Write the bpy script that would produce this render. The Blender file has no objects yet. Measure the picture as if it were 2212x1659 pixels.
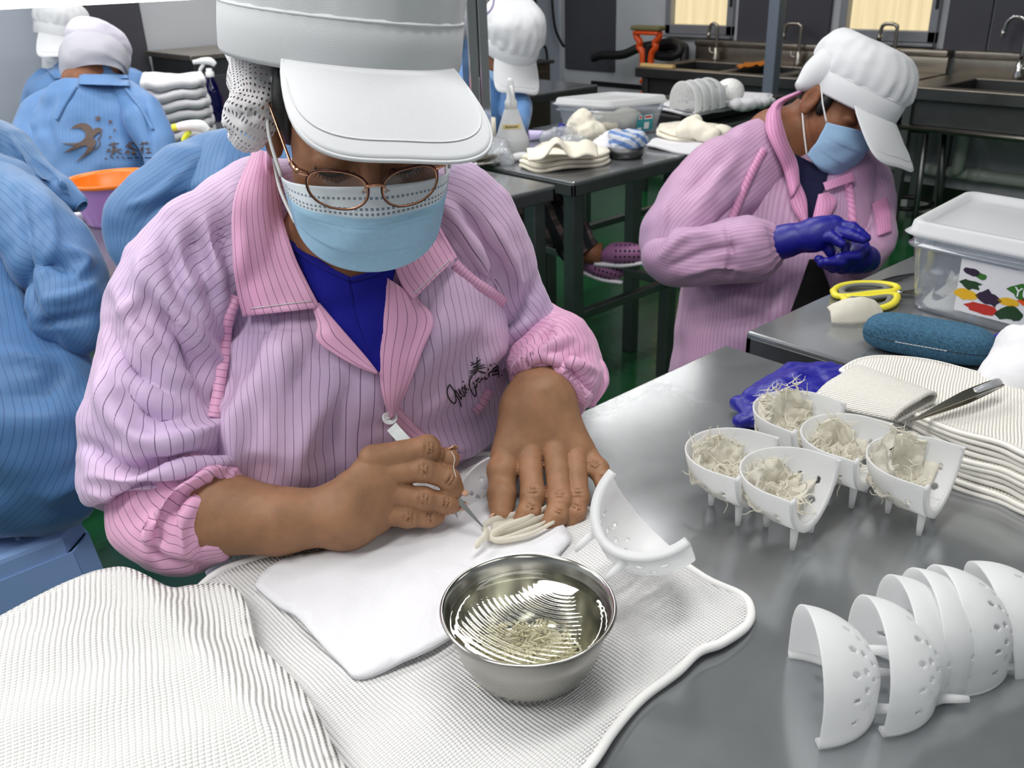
import bpy, bmesh, math, random
import numpy as np
from mathutils import Vector, Matrix, noise
from mathutils.bvhtree import BVHTree
from mathutils.geometry import delaunay_2d_cdt

SC = bpy.context.scene
COL = SC.collection
random.seed(7)
RNG = np.random.default_rng(7)

# ---------------------------------------------------------------- camera
FPX, CU, CV = 1950.0, 1106.0, 829.5
CAM = np.array([0.0, 0.0, 1.29])
_az, _pt, _rl = math.radians(48.962), math.radians(24.927), math.radians(-2.026)
_Fh = np.array([math.cos(_az), math.sin(_az), 0.0])
_Rh = np.array([math.sin(_az), -math.cos(_az), 0.0])
_Z = np.array([0.0, 0.0, 1.0])
FWD = _Fh * math.cos(_pt) - _Z * math.sin(_pt)
_up = _Fh * math.sin(_pt) + _Z * math.cos(_pt)
RGT = _Rh * math.cos(_rl) + _up * math.sin(_rl)
UPV = -_Rh * math.sin(_rl) + _up * math.cos(_rl)
cd = bpy.data.cameras.new('camera')
cam = bpy.data.objects.new('camera', cd)
COL.objects.link(cam)
cam.matrix_world = Matrix([[RGT[i], UPV[i], -FWD[i], CAM[i]] for i in range(3)] + [[0, 0, 0, 1]])
cd.sensor_width = 36.0
cd.lens = FPX / 2212.0 * 36.0
cd.clip_start = 0.02
cd.dof.use_dof = True
cd.dof.focus_distance = 0.93
cd.dof.aperture_fstop = 13.0
SC.camera = cam

# ---------------------------------------------------------------- world, lamps, exposure
wd = bpy.data.worlds.new('world')
SC.world = wd
wd.use_nodes = True
wd.node_tree.nodes['Background'].inputs[0].default_value = (0.75, 0.85, 1.0, 1)
wd.node_tree.nodes['Background'].inputs[1].default_value = 0.4
SC.view_settings.view_transform = 'Standard'
SC.view_settings.look = 'None'
SC.view_settings.gamma = 1.0
SC.view_settings.use_curve_mapping = False
SC.view_settings.exposure = 0.0

def lamp(name, loc, sx, sy, watts, color=(1, 0.98, 0.95), rot=(0, 0, 0)):
    l = bpy.data.lights.new(name, 'AREA')
    l.shape = 'RECTANGLE'
    l.size, l.size_y, l.energy, l.color = sx, sy, watts, color
    o = bpy.data.objects.new(name, l)
    COL.objects.link(o)
    o.location = loc
    o.rotation_euler = rot
    return o
# rows of ceiling tubes running along the tables
for yy, xs in ((-1.5, (-1.2, 0.9, 3.2)), (0.55, (-0.9, 0.75)), (2.12, (-1.5, -0.1, 1.95)), (3.22, (-1.2, 1.2, 3.9)), (4.5, (-0.6, 2.2))):
    for xx in xs:
        lamp('ceiling_tube', (xx, yy, 2.60), 1.0 if xx == 3.9 else 1.25, 0.06 if xx == 3.9 else 0.15 if xx == 1.95 else 0.36, 7.0 if xx == 3.9 else 9.0 if yy < 0 else 23.0 if yy < 1 else 20.0)

# ---------------------------------------------------------------- helpers: surveying
def ray(u, v):
    return RGT * ((u - CU) / FPX) - UPV * ((v - CV) / FPX) + FWD
def vd(u, v, d):
    return CAM + ray(u, v) * d
def at(u, v, z=0.75):
    r = ray(u, v)
    return CAM + r * ((z - CAM[2]) / r[2])
def proj(P):
    q = np.asarray(P) - CAM
    w = q @ FWD
    return CU + FPX * (q @ RGT) / w, CV - FPX * (q @ UPV) / w, w

# ---------------------------------------------------------------- helpers: objects
def empty(name, loc, label=None, cat=None, group=None, kind=None):
    o = bpy.data.objects.new(name, None)
    COL.objects.link(o)
    o.location = Vector(loc)
    o.empty_display_size = 0.05
    return tag(o, label, cat, group, kind)
def tag(o, label=None, cat=None, group=None, kind=None):
    if label: o['label'] = label
    if cat: o['category'] = cat
    if group: o['group'] = group
    if kind: o['kind'] = kind
    return o
ORIGIN = {}
def root_loc(p):
    loc = Vector((0, 0, 0))
    while p is not None:
        loc += p.location
        p = p.parent
    return loc
def mesh(name, verts, faces, mat, parent=None, smooth=True, uv=None, local=False, origin=None, fixn=False, mats=None, fmat=None, vcol=None):
    """verts in world coordinates (or the parent's own when local)"""
    verts = np.asarray(verts, float)
    if origin is not None:
        off = np.array(origin)
    elif parent is not None and not local:
        off = np.array(root_loc(parent))
    else:
        off = np.zeros(3)
    me = bpy.data.meshes.new(name)
    me.from_pydata((verts - off).tolist(), [], [tuple(int(i) for i in f) for f in faces])
    if uv is not None:
        lay = me.uv_layers.new(name='UVMap')
        li = np.empty(len(me.loops), dtype=np.int32)
        me.loops.foreach_get('vertex_index', li)
        uv = np.asarray(uv, float)
        d = uv if len(uv) == len(li) and len(uv) != len(verts) else uv[li]
        lay.data.foreach_set('uv', d.astype(np.float32).ravel())
    if vcol is not None:
        ca = me.attributes.new('tint', 'FLOAT', 'POINT')
        ca.data.foreach_set('value', np.asarray(vcol, np.float32))
    if fixn:
        bm = bmesh.new(); bm.from_mesh(me)
        bmesh.ops.recalc_face_normals(bm, faces=bm.faces)
        bm.to_mesh(me); bm.free()
    for m in (mats or [mat]):
        me.materials.append(m)
    if fmat is not None:
        me.polygons.foreach_set('material_index', np.asarray(fmat, np.int32))
    if smooth:
        me.polygons.foreach_set('use_smooth', np.ones(len(me.polygons), bool))
    o = bpy.data.objects.new(name, me)
    COL.objects.link(o)
    if parent is not None:
        o.parent = parent
    if origin is not None and parent is None:
        o.location = Vector(origin)
    return o
def bmobj(name, bm, mat, parent=None, smooth=False, origin=None):
    V = [v.co[:] for v in bm.verts]
    bm.verts.index_update()
    F = [[v.index for v in f.verts] for f in bm.faces]
    bm.free()
    return mesh(name, V, F, mat, parent, smooth, origin=origin)
def merge(*parts):
    V, F, n = [], [], 0
    for v, f in parts:
        v = np.asarray(v, float)
        V.append(v)
        F += [[i + n for i in q] for q in f]
        n += len(v)
    return np.vstack(V), F
def boxg(lo, hi, bev=0.0):
    """a box with chamfered edges as (verts, faces)"""
    lo, hi = np.array(lo, float), np.array(hi, float)
    bm = bmesh.new()
    bmesh.ops.create_cube(bm, size=1.0)
    for v in bm.verts:
        v.co = Vector([(lo[i] + hi[i]) / 2 + v.co[i] * (hi[i] - lo[i]) for i in range(3)])
    if bev > 0:
        bmesh.ops.bevel(bm, geom=list(bm.edges), offset=bev, segments=2, affect='EDGES', profile=0.5)
    bm.verts.index_update()
    V = np.array([v.co[:] for v in bm.verts])
    F = [[v.index for v in f.verts] for f in bm.faces]
    bm.free()
    return V, F
def xform(g, M):
    v, f = g
    M = np.array(M)
    return v @ M[:3, :3].T + M[:3, 3], f
def catmull(P, n):
    P = np.asarray(P, float)
    k = len(P)
    if k == 2:
        t = np.linspace(0, 1, n)[:, None]
        return P[0] * (1 - t) + P[1] * t
    Q = np.vstack([2 * P[0] - P[1], P, 2 * P[-1] - P[-2]])
    t = np.linspace(0, k - 1, n)
    i = np.minimum(t.astype(int), k - 2)
    f = (t - i)[:, None]
    a, b, c, d = Q[i], Q[i + 1], Q[i + 2], Q[i + 3]
    return 0.5 * (2 * b + (c - a) * f + (2 * a - 5 * b + 4 * c - d) * f * f + (3 * b - a - 3 * c + d) * f ** 3)
def unit(a):
    a = np.asarray(a, float)
    return a / np.maximum(np.linalg.norm(a, axis=-1, keepdims=True), 1e-12)
def tube(path, r, n=8, m=None, closed=False, flat=1.0, upv=None):
    P = np.asarray(path, float)
    if m:
        if closed:
            P = catmull(np.vstack([P, P[:1]]), m + 1)[:-1]
        else:
            P = catmull(P, m)
    k = len(P)
    R = np.full(k, r, float) if np.isscalar(r) else np.interp(np.linspace(0, 1, k), np.linspace(0, 1, len(r)), r)
    if closed:
        T = unit(np.roll(P, -1, 0) - np.roll(P, 1, 0))
    else:
        T = unit(np.gradient(P, axis=0))
    up = np.array(upv if upv is not None else (0.13, 0.21, 0.97))
    N = np.empty_like(P)
    prev = up - T[0] * (up @ T[0])
    if np.linalg.norm(prev) < 1e-3: prev = np.array([1.0, 0, 0]) - T[0] * T[0][0]
    for i in range(k):
        prev = prev - T[i] * (prev @ T[i])
        prev = prev / (np.linalg.norm(prev) + 1e-12)
        N[i] = prev
    Bn = np.cross(T, N)
    a = np.linspace(0, 2 * math.pi, n, endpoint=False)
    V = (P[:, None] + R[:, None, None] * (np.cos(a)[None, :, None] * Bn[:, None] + flat * np.sin(a)[None, :, None] * N[:, None])).reshape(-1, 3)
    F = []
    rng = k if closed else k - 1
    for i in range(rng):
        for j in range(n):
            i2, j2 = (i + 1) % k, (j + 1) % n
            F.append([i * n + j, i * n + j2, i2 * n + j2, i2 * n + j])
    if not closed:
        F.append(list(range(n))[::-1]); F.append([(k - 1) * n + j for j in range(n)])
    return V, F
def lathe(prof, n=48, axis_loc=(0, 0, 0), cap=True):
    """prof: list of (radius, z)"""
    V, F = [], []
    a = np.linspace(0, 2 * math.pi, n, endpoint=False)
    for r, z in prof:
        for t in a:
            V.append((axis_loc[0] + r * math.cos(t), axis_loc[1] + r * math.sin(t), axis_loc[2] + z))
    for i in range(len(prof) - 1):
        for j in range(n):
            j2 = (j + 1) % n
            F.append([i * n + j, i * n + j2, (i + 1) * n + j2, (i + 1) * n + j])
    if cap:
        if prof[0][0] > 1e-6: F.append(list(range(n))[::-1])
        if prof[-1][0] > 1e-6: F.append([(len(prof) - 1) * n + j for j in range(n)])
    return np.array(V), F
def gridfaces(m, n, wrap=False):
    F = []
    for i in range(m - 1):
        for j in range(n if wrap else n - 1):
            j2 = (j + 1) % n
            F.append([i * n + j, i * n + j2, (i + 1) * n + j2, (i + 1) * n + j])
    return F
def thick(o, t, offset=-1.0):
    s = o.modifiers.new('thickness', 'SOLIDIFY')
    s.thickness = t
    s.offset = offset
    return o
def fbm(P, scale, amp, seed=0.0, octs=3):
    P = np.asarray(P)
    out = np.zeros(len(P))
    for i, p in enumerate(P):
        out[i] = noise.fractal(Vector(p * scale + seed), 1.0, 2.0, octs)
    return out * amp

# ---------------------------------------------------------------- helpers: implicit surfaces
def rcone(a, b, ra, rb, k=0.006):
    return ('c', np.array(a, float), np.array(b, float), float(ra), float(rb), k)
def ell(c, r, k=0.01, M=None):
    return ('e', np.array(c, float), np.array(r, float), None if M is None else np.array(M, float), 0.0, k)
def _sd(p, P):
    if p[0] == 'c':
        _, a, b, ra, rb, _k = p
        ab = b - a
        h = np.clip(((P - a) @ ab) / (ab @ ab + 1e-12), 0, 1)
        d = P - a - h[:, None] * ab
        return np.sqrt((d * d).sum(1)) - (ra + (rb - ra) * h)
    _, c, r, M, _x, _k = p
    q = P - c
    if M is not None: q = q @ M
    k0 = np.sqrt(((q / r) ** 2).sum(1))
    k1 = np.sqrt(((q / (r * r)) ** 2).sum(1)) + 1e-9
    return k0 * (k0 - 1.0) / k1
def sdf_eval(prims, P):
    d = None
    for p in prims:
        s = _sd(p, P)
        if d is None:
            d = s
            continue
        k = p[5]
        if k <= 0:
            sub = (k < 0)
            if sub:
                kk = -k
                h = np.clip(0.5 - 0.5 * (s + d) / kk, 0, 1)
                d = d * (1 - h) - s * h + kk * h * (1 - h)
            else:
                d = np.minimum(d, s)
        else:
            h = np.clip(0.5 + 0.5 * (d - s) / k, 0, 1)
            d = s * h + d * (1 - h) - k * h * (1 - h)
    return d
def sdf_mesh(groups, h, pad=0.012):
    """groups: lists of primitives, hard union between lists; surface nets"""
    pts = []
    for g in groups:
        for p in g:
            if p[0] == 'c':
                m = max(p[3], p[4]); pts += [p[1] - m, p[1] + m, p[2] - m, p[2] + m]
            elif p[5] >= 0:
                m = p[2].max() if p[3] is not None else p[2]
                pts += [p[1] - m, p[1] + m]
    lo = np.min(pts, 0) - pad; hi = np.max(pts, 0) + pad
    N = np.ceil((hi - lo) / h).astype(int) + 1
    D = np.empty(N, np.float32)
    ys, zs = np.meshgrid(lo[1] + h * np.arange(N[1]), lo[2] + h * np.arange(N[2]), indexing='ij')
    step = max(1, int(400000 / (N[1] * N[2])))
    for i0 in range(0, N[0], step):
        xs = lo[0] + h * np.arange(i0, min(N[0], i0 + step))
        P = np.empty((len(xs),) + ys.shape + (3,))
        P[..., 0] = xs[:, None, None]; P[..., 1] = ys; P[..., 2] = zs
        P = P.reshape(-1, 3)
        d = None
        for g in groups:
            s = sdf_eval(g, P)
            d = s if d is None else np.minimum(d, s)
        D[i0:i0 + len(xs)] = d.reshape(len(xs), N[1], N[2])
    S = D < 0
    c = np.stack([S[i:N[0] - 1 + i, j:N[1] - 1 + j, k:N[2] - 1 + k] for i in (0, 1) for j in (0, 1) for k in (0, 1)])
    mixed = c.any(0) & ~c.all(0)
    idx = -np.ones(mixed.shape, int)
    cells = np.argwhere(mixed)
    idx[mixed] = np.arange(len(cells))
    acc = np.zeros((len(cells), 3)); cnt = np.zeros(len(cells))
    corners = [(i, j, k) for i in (0, 1) for j in (0, 1) for k in (0, 1)]
    for a in corners:
        for ax in range(3):
            if a[ax]: continue
            b = list(a); b[ax] = 1
            ia = cells + a; ib = cells + b
            da = D[ia[:, 0], ia[:, 1], ia[:, 2]]; db = D[ib[:, 0], ib[:, 1], ib[:, 2]]
            m = (da < 0) != (db < 0)
            t = np.where(m, da / np.where(m, da - db, 1), 0)
            p = np.array(a, float)[None].repeat(len(cells), 0); p[:, ax] = t
            acc[m] += p[m]; cnt[m] += 1
    V = lo + h * (cells + acc / cnt[:, None])
    F = []
    for ax in range(3):
        o1, o2 = [(1, 2), (2, 0), (0, 1)][ax]
        sl0 = [slice(None)] * 3; sl1 = [slice(None)] * 3
        sl0[ax] = slice(0, -1); sl1[ax] = slice(1, None)
        ch = S[tuple(sl0)] != S[tuple(sl1)]
        e = np.argwhere(ch)
        e = e[(e[:, o1] > 0) & (e[:, o2] > 0) & (e[:, o1] < N[o1] - 1) & (e[:, o2] < N[o2] - 1)]
        s0 = S[e[:, 0], e[:, 1], e[:, 2]]
        q = []
        for d1, d2 in ((-1, -1), (0, -1), (0, 0), (-1, 0)):
            x = e.copy(); x[:, o1] += d1; x[:, o2] += d2
            q.append(idx[x[:, 0], x[:, 1], x[:, 2]])
        q = np.stack(q, 1)
        q[~s0] = q[~s0][:, ::-1]
        F.append(q)
    return V, np.vstack(F).tolist()

# ---------------------------------------------------------------- helpers: cloth
def loft(path, n=72, m=80, power=2.0, cap=True, stripe=0.0070, gather=None, seed=0):
    """path rows: (u, v, depth, half width in photo pixels, thickness ratio). Rings across the path."""
    D = catmull(np.asarray(path, float)[:, :5], m)
    C = np.array([vd(*r[:3]) for r in D])
    T = unit(np.gradient(C, axis=0))
    for _ in range(2):
        T[1:-1] = unit(T[:-2] + 2 * T[1:-1] + T[2:])
    view = unit(C - CAM)
    A1 = unit(np.cross(T, view))
    A2 = np.cross(A1, T)
    s = np.sign((A2 * view).sum(1)); s[s == 0] = 1
    A2 = -A2 * s[:, None]
    r1 = D[:, 3] * D[:, 2] / FPX
    r2 = r1 * D[:, 4]
    a = np.linspace(0, 2 * math.pi, n, endpoint=False)
    cx = np.sign(np.cos(a)) * np.abs(np.cos(a)) ** (2 / power)
    sy = np.sign(np.sin(a)) * np.abs(np.sin(a)) ** (2 / power)
    k = np.ones((m, n))
    if gather is not None:
        for s0, s1, amp, freq in gather:      # gathers towards an elastic
            t = np.linspace(0, 1, m)
            w = np.clip((t - s0) / (s1 - s0 + 1e-9), 0, 1)
            w = np.where((t >= min(s0, s1)) & (t <= max(s0, s1)), w, 0)
            ph = RNG.uniform(0, 6, 3)
            k += amp * w[:, None] * (np.sin(freq * a + ph[0]) + .5 * np.sin((freq + 7) * a + ph[1] + .5 * t[:, None]))[None, :].reshape(m, n)
    P = C[:, None] + (k * r1[:, None])[..., None] * cx[None, :, None] * A1[:, None] + (k * r2[:, None])[..., None] * sy[None, :, None] * A2[:, None]
    V = P.reshape(-1, 3)
    F = gridfaces(m, n, True)
    seg = np.linalg.norm(np.diff(C, axis=0), axis=1)
    L = np.concatenate([[0], np.cumsum(seg)])
    per = 2 * math.pi * np.mean(np.sqrt((r1 ** 2 + r2 ** 2) / 2))
    uu = np.linspace(0, round(per / stripe), n, endpoint=False)
    UV = np.stack([np.broadcast_to(uu[None], (m, n)), np.broadcast_to(L[:, None] / stripe, (m, n))], -1).reshape(-1, 2)
    if cap:
        V = np.vstack([V, C[:1], C[-1:]])
        UV = np.vstack([UV, UV[:1], UV[-1:]])
        i0, i1 = m * n, m * n + 1
        for j in range(n):
            F.append([i0, (j + 1) % n, j]); F.append([i1, (m - 1) * n + j, (m - 1) * n + (j + 1) % n])
    G = dict(V=V, F=F, UV=UV, m=m, n=n, C=C, circ=round(per / stripe))
    return G
def vnorm(V, F):
    N = np.zeros_like(V)
    Q = np.array([f if len(f) == 4 else list(f) + [f[-1]] for f in F])
    nn = np.cross(V[Q[:, 2]] - V[Q[:, 0]], V[Q[:, 3]] - V[Q[:, 1]])
    for i in range(4):
        np.add.at(N, Q[:, i], nn)
    return unit(N)
def outward(G):
    N = vnorm(G['V'], G['F'])
    m, n = G['m'], G['n']
    Cc = np.repeat(G['C'], n, 0)
    s = np.sign(((G['V'][:m * n] - Cc) * N[:m * n]).sum(1))
    if s.sum() < 0: N = -N
    return N
def sculpt(G, strokes, facing=True):
    """strokes: (polyline in photo pixels, half width px, height m): folds modelled on the cloth that faces the aisle"""
    V = G['V']
    for line, w, hgt in strokes:
        N = outward(G)
        q = V - CAM
        z = q @ FWD
        uv = np.stack([CU + FPX * (q @ RGT) / z, CV - FPX * (q @ UPV) / z], 1)
        L = catmull(np.asarray(line, float), 24)
        best = np.full(len(V), 1e9); bt = np.zeros(len(V))
        for i in range(len(L) - 1):
            a, b = L[i], L[i + 1]
            ab = b - a
            h = np.clip(((uv - a) @ ab) / (ab @ ab + 1e-9), 0, 1)
            d = np.linalg.norm(uv - a - h[:, None] * ab, axis=1)
            m = d < best
            best[m] = d[m]; bt[m] = (i + h[m]) / (len(L) - 1)
        face = np.clip(-(N * unit(q)).sum(1) * 2.5, 0, 1) if facing else 1.0
        tap = np.clip(np.sin(math.pi * np.clip(bt, 0.02, .98)), 0, 1) ** .6
        V += N * (hgt * np.exp(-(best / w) ** 2) * tap * face)[:, None]
    return G
def rumple(G, scale, amp, seed=0.0, aniso=(1, 1, 1)):
    N = outward(G)
    d = fbm(G['V'] * np.array(aniso), scale, amp, seed)
    G['V'] += N * d[:, None]
    return G
def lofted(name, G, mat, parent):
    F = list(G['F'])
    # uv per loop so that the stripe closes at the seam
    lu = []
    n = G['n']; mn = G['m'] * n
    UV = G['UV']
    for f in F:
        us = UV[f].copy()
        if us[:, 0].max() - us[:, 0].min() > G['circ'] * .5:
            us[us[:, 0] < G['circ'] * .5, 0] += G['circ']
        lu.append(us)
    lu = np.vstack(lu)
    return mesh(name, G['V'], F, mat, parent, True, uv=lu, fixn=False)
def bvh_of(*Gs):
    V, F, k = [], [], 0
    for G in Gs:
        v, f = (G['V'], G['F']) if isinstance(G, dict) else G
        V += [tuple(x) for x in v]; F += [[i + k for i in q] for q in f]; k += len(v)
    return BVHTree.FromPolygons(V, F)
def drape(pts, bvh, off, fallback=1.0):
    """points of a flat piece of cloth or print laid on a modelled surface"""
    out = []
    last = fallback
    for p in pts:
        r = ray(p[0], p[1])
        hit = bvh.ray_cast(Vector(CAM), Vector(r).normalized())
        if hit[0] is not None:
            P = np.array(hit[0]); n = np.array(hit[1])
            if n @ r > 0: n = -n
            last = (P - CAM) @ FWD
            d = last
        else:
            d = last
        o = off if len(p) < 3 else off + p[2]
        out.append(CAM + r * d - unit(r) * o)
    return np.array(out)
def patch(curveA, curveB, bvh, off, m=24, n=16, fallback=1.0, bulge=0.0, smooth_it=2):
    """ruled cloth panel between two edges, laid over bvh"""
    A = catmull(np.asarray(curveA, float), m); B = catmull(np.asarray(curveB, float), m)
    t = np.linspace(0, 1, n)
    uv = (A[:, None] * (1 - t)[None, :, None] + B[:, None] * t[None, :, None])
    P = drape(uv.reshape(-1, uv.shape[-1]), bvh, off, fallback).reshape(m, n, 3)
    d = (P - CAM) @ FWD
    for _ in range(smooth_it):
        e = np.pad(d, 1, mode='edge')
        d = (e[:-2, 1:-1] + e[2:, 1:-1] + e[1:-1, :-2] + e[1:-1, 2:] + 4 * d) / 8
    if bulge:
        d = d - bulge * (np.sin(math.pi * t)[None, :] * np.ones((m, 1)))
    for i in range(m):
        for j in range(n):
            P[i, j] = vd(uv[i, j, 0], uv[i, j, 1], d[i, j])
    wid = np.linalg.norm(P[:, 0] - P[:, -1], axis=1).mean()
    leng = np.linalg.norm(np.diff(P[:, 0], axis=0), axis=1).sum()
    UV = np.stack([np.broadcast_to(t[None] * wid / .0070, (m, n)), np.broadcast_to(np.linspace(0, 1, m)[:, None] * leng / .0070, (m, n))], -1).reshape(-1, 2)
    return P.reshape(-1, 3), gridfaces(m, n), UV
def ribbon(pts, bvh, w, off=0.0006, fallback=1.0, m=None, taper=False):
    """a printed stroke: flat strip along photo polyline, laid on a surface"""
    L = catmull(np.asarray(pts, float), m or max(6, 6 * len(pts)))
    P = drape(L, bvh, off, fallback)
    for _ in range(4): P[1:-1] = (P[:-2] + 2 * P[1:-1] + P[2:]) / 4
    T = unit(np.gradient(P, axis=0))
    S = unit(np.cross(T, unit(P - CAM)))
    k = len(P)
    ww = np.full(k, w / 2.0)
    if taper: ww = ww * (0.35 + 0.65 * np.sin(math.pi * np.linspace(0.08, .92, k)))
    V = np.vstack([P + S * ww[:, None], P - S * ww[:, None]])
    return V, [[i, i + 1, k + i + 1, k + i] for i in range(k - 1)]
def flat_cloth(boundary, spacing, zfun, uvs=1.0, dense=True):
    """boundary: closed list of xy; returns verts, faces, uv of a triangulated sheet, height zfun(x, y)"""
    b = np.asarray(boundary, float)[:, :2]
    k = len(b)
    if dense:
        b = catmull(np.vstack([b, b[:1]]), k * 5 + 1)[:-1]
    lo, hi = b.min(0), b.max(0)
    xs = np.arange(lo[0], hi[0], spacing); ys = np.arange(lo[1], hi[1], spacing)
    gx, gy = np.meshgrid(xs, ys)
    pts = np.stack([gx.ravel(), gy.ravel()], 1)
    pts += RNG.uniform(-.15, .15, pts.shape) * spacing
    # inside test
    ins = np.zeros(len(pts), bool)
    dmin = np.full(len(pts), 1e9)
    for i in range(len(b)):
        p, q = b[i], b[(i + 1) % len(b)]
        c = ((p[1] > pts[:, 1]) != (q[1] > pts[:, 1])) & (pts[:, 0] < (q[0] - p[0]) * (pts[:, 1] - p[1]) / (q[1] - p[1] + 1e-15) + p[0])
        ins ^= c
        ab = q - p
        h = np.clip(((pts - p) @ ab) / (ab @ ab + 1e-12), 0, 1)
        dmin = np.minimum(dmin, np.linalg.norm(pts - p - h[:, None] * ab, axis=1))
    pts = pts[ins & (dmin > spacing * .45)]
    allp = np.vstack([b, pts])
    r = delaunay_2d_cdt([Vector(p) for p in allp], [(i, (i + 1) % len(b)) for i in range(len(b))], [list(range(len(b)))], 1, 1e-6)
    XY = np.array([v[:] for v in r[0]])
    F = [list(f) for f in r[2]]
    Zs = np.array([zfun(x, y) for x, y in XY])
    V = np.column_stack([XY, Zs])
    return V, F, XY * uvs, b
def hull_lines(b, zfun, dz=0.0):
    return np.array([[x, y, zfun(x, y) + dz] for x, y in b])

# ---------------------------------------------------------------- materials
def srgb(r, g, b):
    f = lambda c: (c / 255 / 12.92) if c <= 10.3 else ((c / 255 + 0.055) / 1.055) ** 2.4
    return (f(r), f(g), f(b), 1.0)
class NT:
    def __init__(s, name):
        s.m = bpy.data.materials.new(name)
        s.m.use_nodes = True
        s.t = s.m.node_tree
        s.t.nodes.clear()
        s.out = s.t.nodes.new('ShaderNodeOutputMaterial')
    def n(s, typ, ins=None, **kw):
        nd = s.t.nodes.new('ShaderNode' + typ)
        for k, v in kw.items(): setattr(nd, k, v)
        for k, v in (ins or {}).items():
            i = nd.inputs[k]
            if hasattr(v, 'is_output') or isinstance(v, bpy.types.NodeSocket): s.t.links.new(v, i)
            else: i.default_value = v
        return nd
    def math(s, op, a, b=None, c=None):
        nd = s.n('Math', operation=op)
        for i, x in enumerate((a, b, c)):
            if x is None: continue
            if isinstance(x, bpy.types.NodeSocket): s.t.links.new(x, nd.inputs[i])
            else: nd.inputs[i].default_value = x
        return nd.outputs[0]
    def mix(s, f, a, b):
        nd = s.n('Mix', data_type='RGBA')
        for k, x in ((0, f), (6, a), (7, b)):
            if isinstance(x, bpy.types.NodeSocket): s.t.links.new(x, nd.inputs[k])
            else: nd.inputs[k].default_value = x
        return nd.outputs[2]
    def ramp(s, f, lo, hi):
        nd = s.n('MapRange', {0: f, 1: lo, 2: hi}); nd.clamp = True
        return nd.outputs[0]
    def noise(s, scale, detail=3, rough=.5, vec=None, dist=0.0):
        i = {'Scale': scale, 'Detail': detail, 'Roughness': rough, 'Distortion': dist}
        if vec is not None: i['Vector'] = vec
        return s.n('TexNoise', i).outputs[0]
    def obj(s): return s.n('TexCoord').outputs['Object']
    def uv(s): return s.n('TexCoord').outputs['UV']
    def mapping(s, vec, scale=(1, 1, 1), rot=(0, 0, 0)):
        return s.n('Mapping', {'Vector': vec, 'Scale': scale, 'Rotation': rot}).outputs[0]
    def bump(s, h, dist, strength=1.0):
        return s.n('Bump', {'Height': h, 'Distance': dist, 'Strength': strength}).outputs[0]
    def surf(s, sh):
        s.t.links.new(sh, s.out.inputs[0]); return s.m
    def pbr(s, **kw):
        ins = {k.replace('_', ' '): v for k, v in kw.items()}
        return s.n('BsdfPrincipled', ins).outputs[0]

def plain(name, rgb, rough=.5, metal=0.0, bump=None, var=0.0, spec=.5, **kw):
    t = NT(name); c = srgb(*rgb); o = t.obj()
    col = c
    if var:
        f = t.noise(9.0, 4, vec=o)
        col = t.mix(f, tuple(x * (1 - var) for x in c[:3]) + (1,), tuple(min(1, x * (1 + var)) for x in c[:3]) + (1,))
    d = {'Base Color': col, 'Roughness': rough, 'Metallic': metal, 'Specular IOR Level': spec}
    if bump: d['Normal'] = t.bump(t.noise(bump[0], 4, vec=o), bump[1])
    d.update(kw)
    return t.surf(t.n('BsdfPrincipled', d).outputs[0])

def steel(name, rgb, rough=.34, grain=(3, 90, 90), scratch=True, metal=1.0):
    t = NT(name); o = t.obj(); c = srgb(*rgb)
    g = t.noise(1.0, 5, .7, vec=t.mapping(o, tuple(x * 6 for x in grain)))
    blot = t.noise(5.0, 5, .6, vec=o, dist=.6)
    col = t.mix(t.ramp(blot, .3, .7), tuple(x * .82 for x in c[:3]) + (1,), tuple(x * 1.1 for x in c[:3]) + (1,))
    r = t.math('ADD', t.math('MULTIPLY', t.ramp(blot, .2, .8), .07), t.math('ADD', t.math('MULTIPLY', g, .04), rough - .05))
    h = g
    return t.surf(t.pbr(Base_Color=col, Metallic=metal, Roughness=r, Normal=t.bump(h, .00004, .5)))

def stripes(name, base, line, width=.09, base2=None, rough=.5, weave=True, sheen=.3, axis=0, soft=.03, trans=0.0):
    t = NT(name); uv = t.uv(); c = srgb(*base)
    x = t.n('SeparateXYZ', {0: uv}).outputs[axis]
    f = t.math('ABSOLUTE', t.math('SUBTRACT', t.math('FRACT', x), .5))
    ln = t.ramp(f, width / 2 + soft, max(0.0, width / 2 - soft))
    n = t.ramp(t.noise(6.0, 2, vec=t.obj()), .35, .65)
    col = t.mix(n, c, srgb(*(base2 or base)))
    col = t.mix(ln, col, srgb(*line))
    wv = t.noise(1.0, 2, vec=t.mapping(uv, (9, 2, 1)))
    d = dict(Base_Color=col, Roughness=rough, Sheen_Weight=sheen, Sheen_Roughness=.4, Specular_IOR_Level=.35,
             Normal=t.bump(t.math('ADD', wv, t.math('MULTIPLY', ln, -.5)), .0004, .5))
    sh = t.pbr(**d)
    if trans:
        tr = t.n('BsdfTranslucent', {'Color': col}).outputs[0]
        sh = t.n('MixShader', {0: trans, 1: sh, 2: tr}).outputs[0]
    return t.surf(sh)

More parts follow.
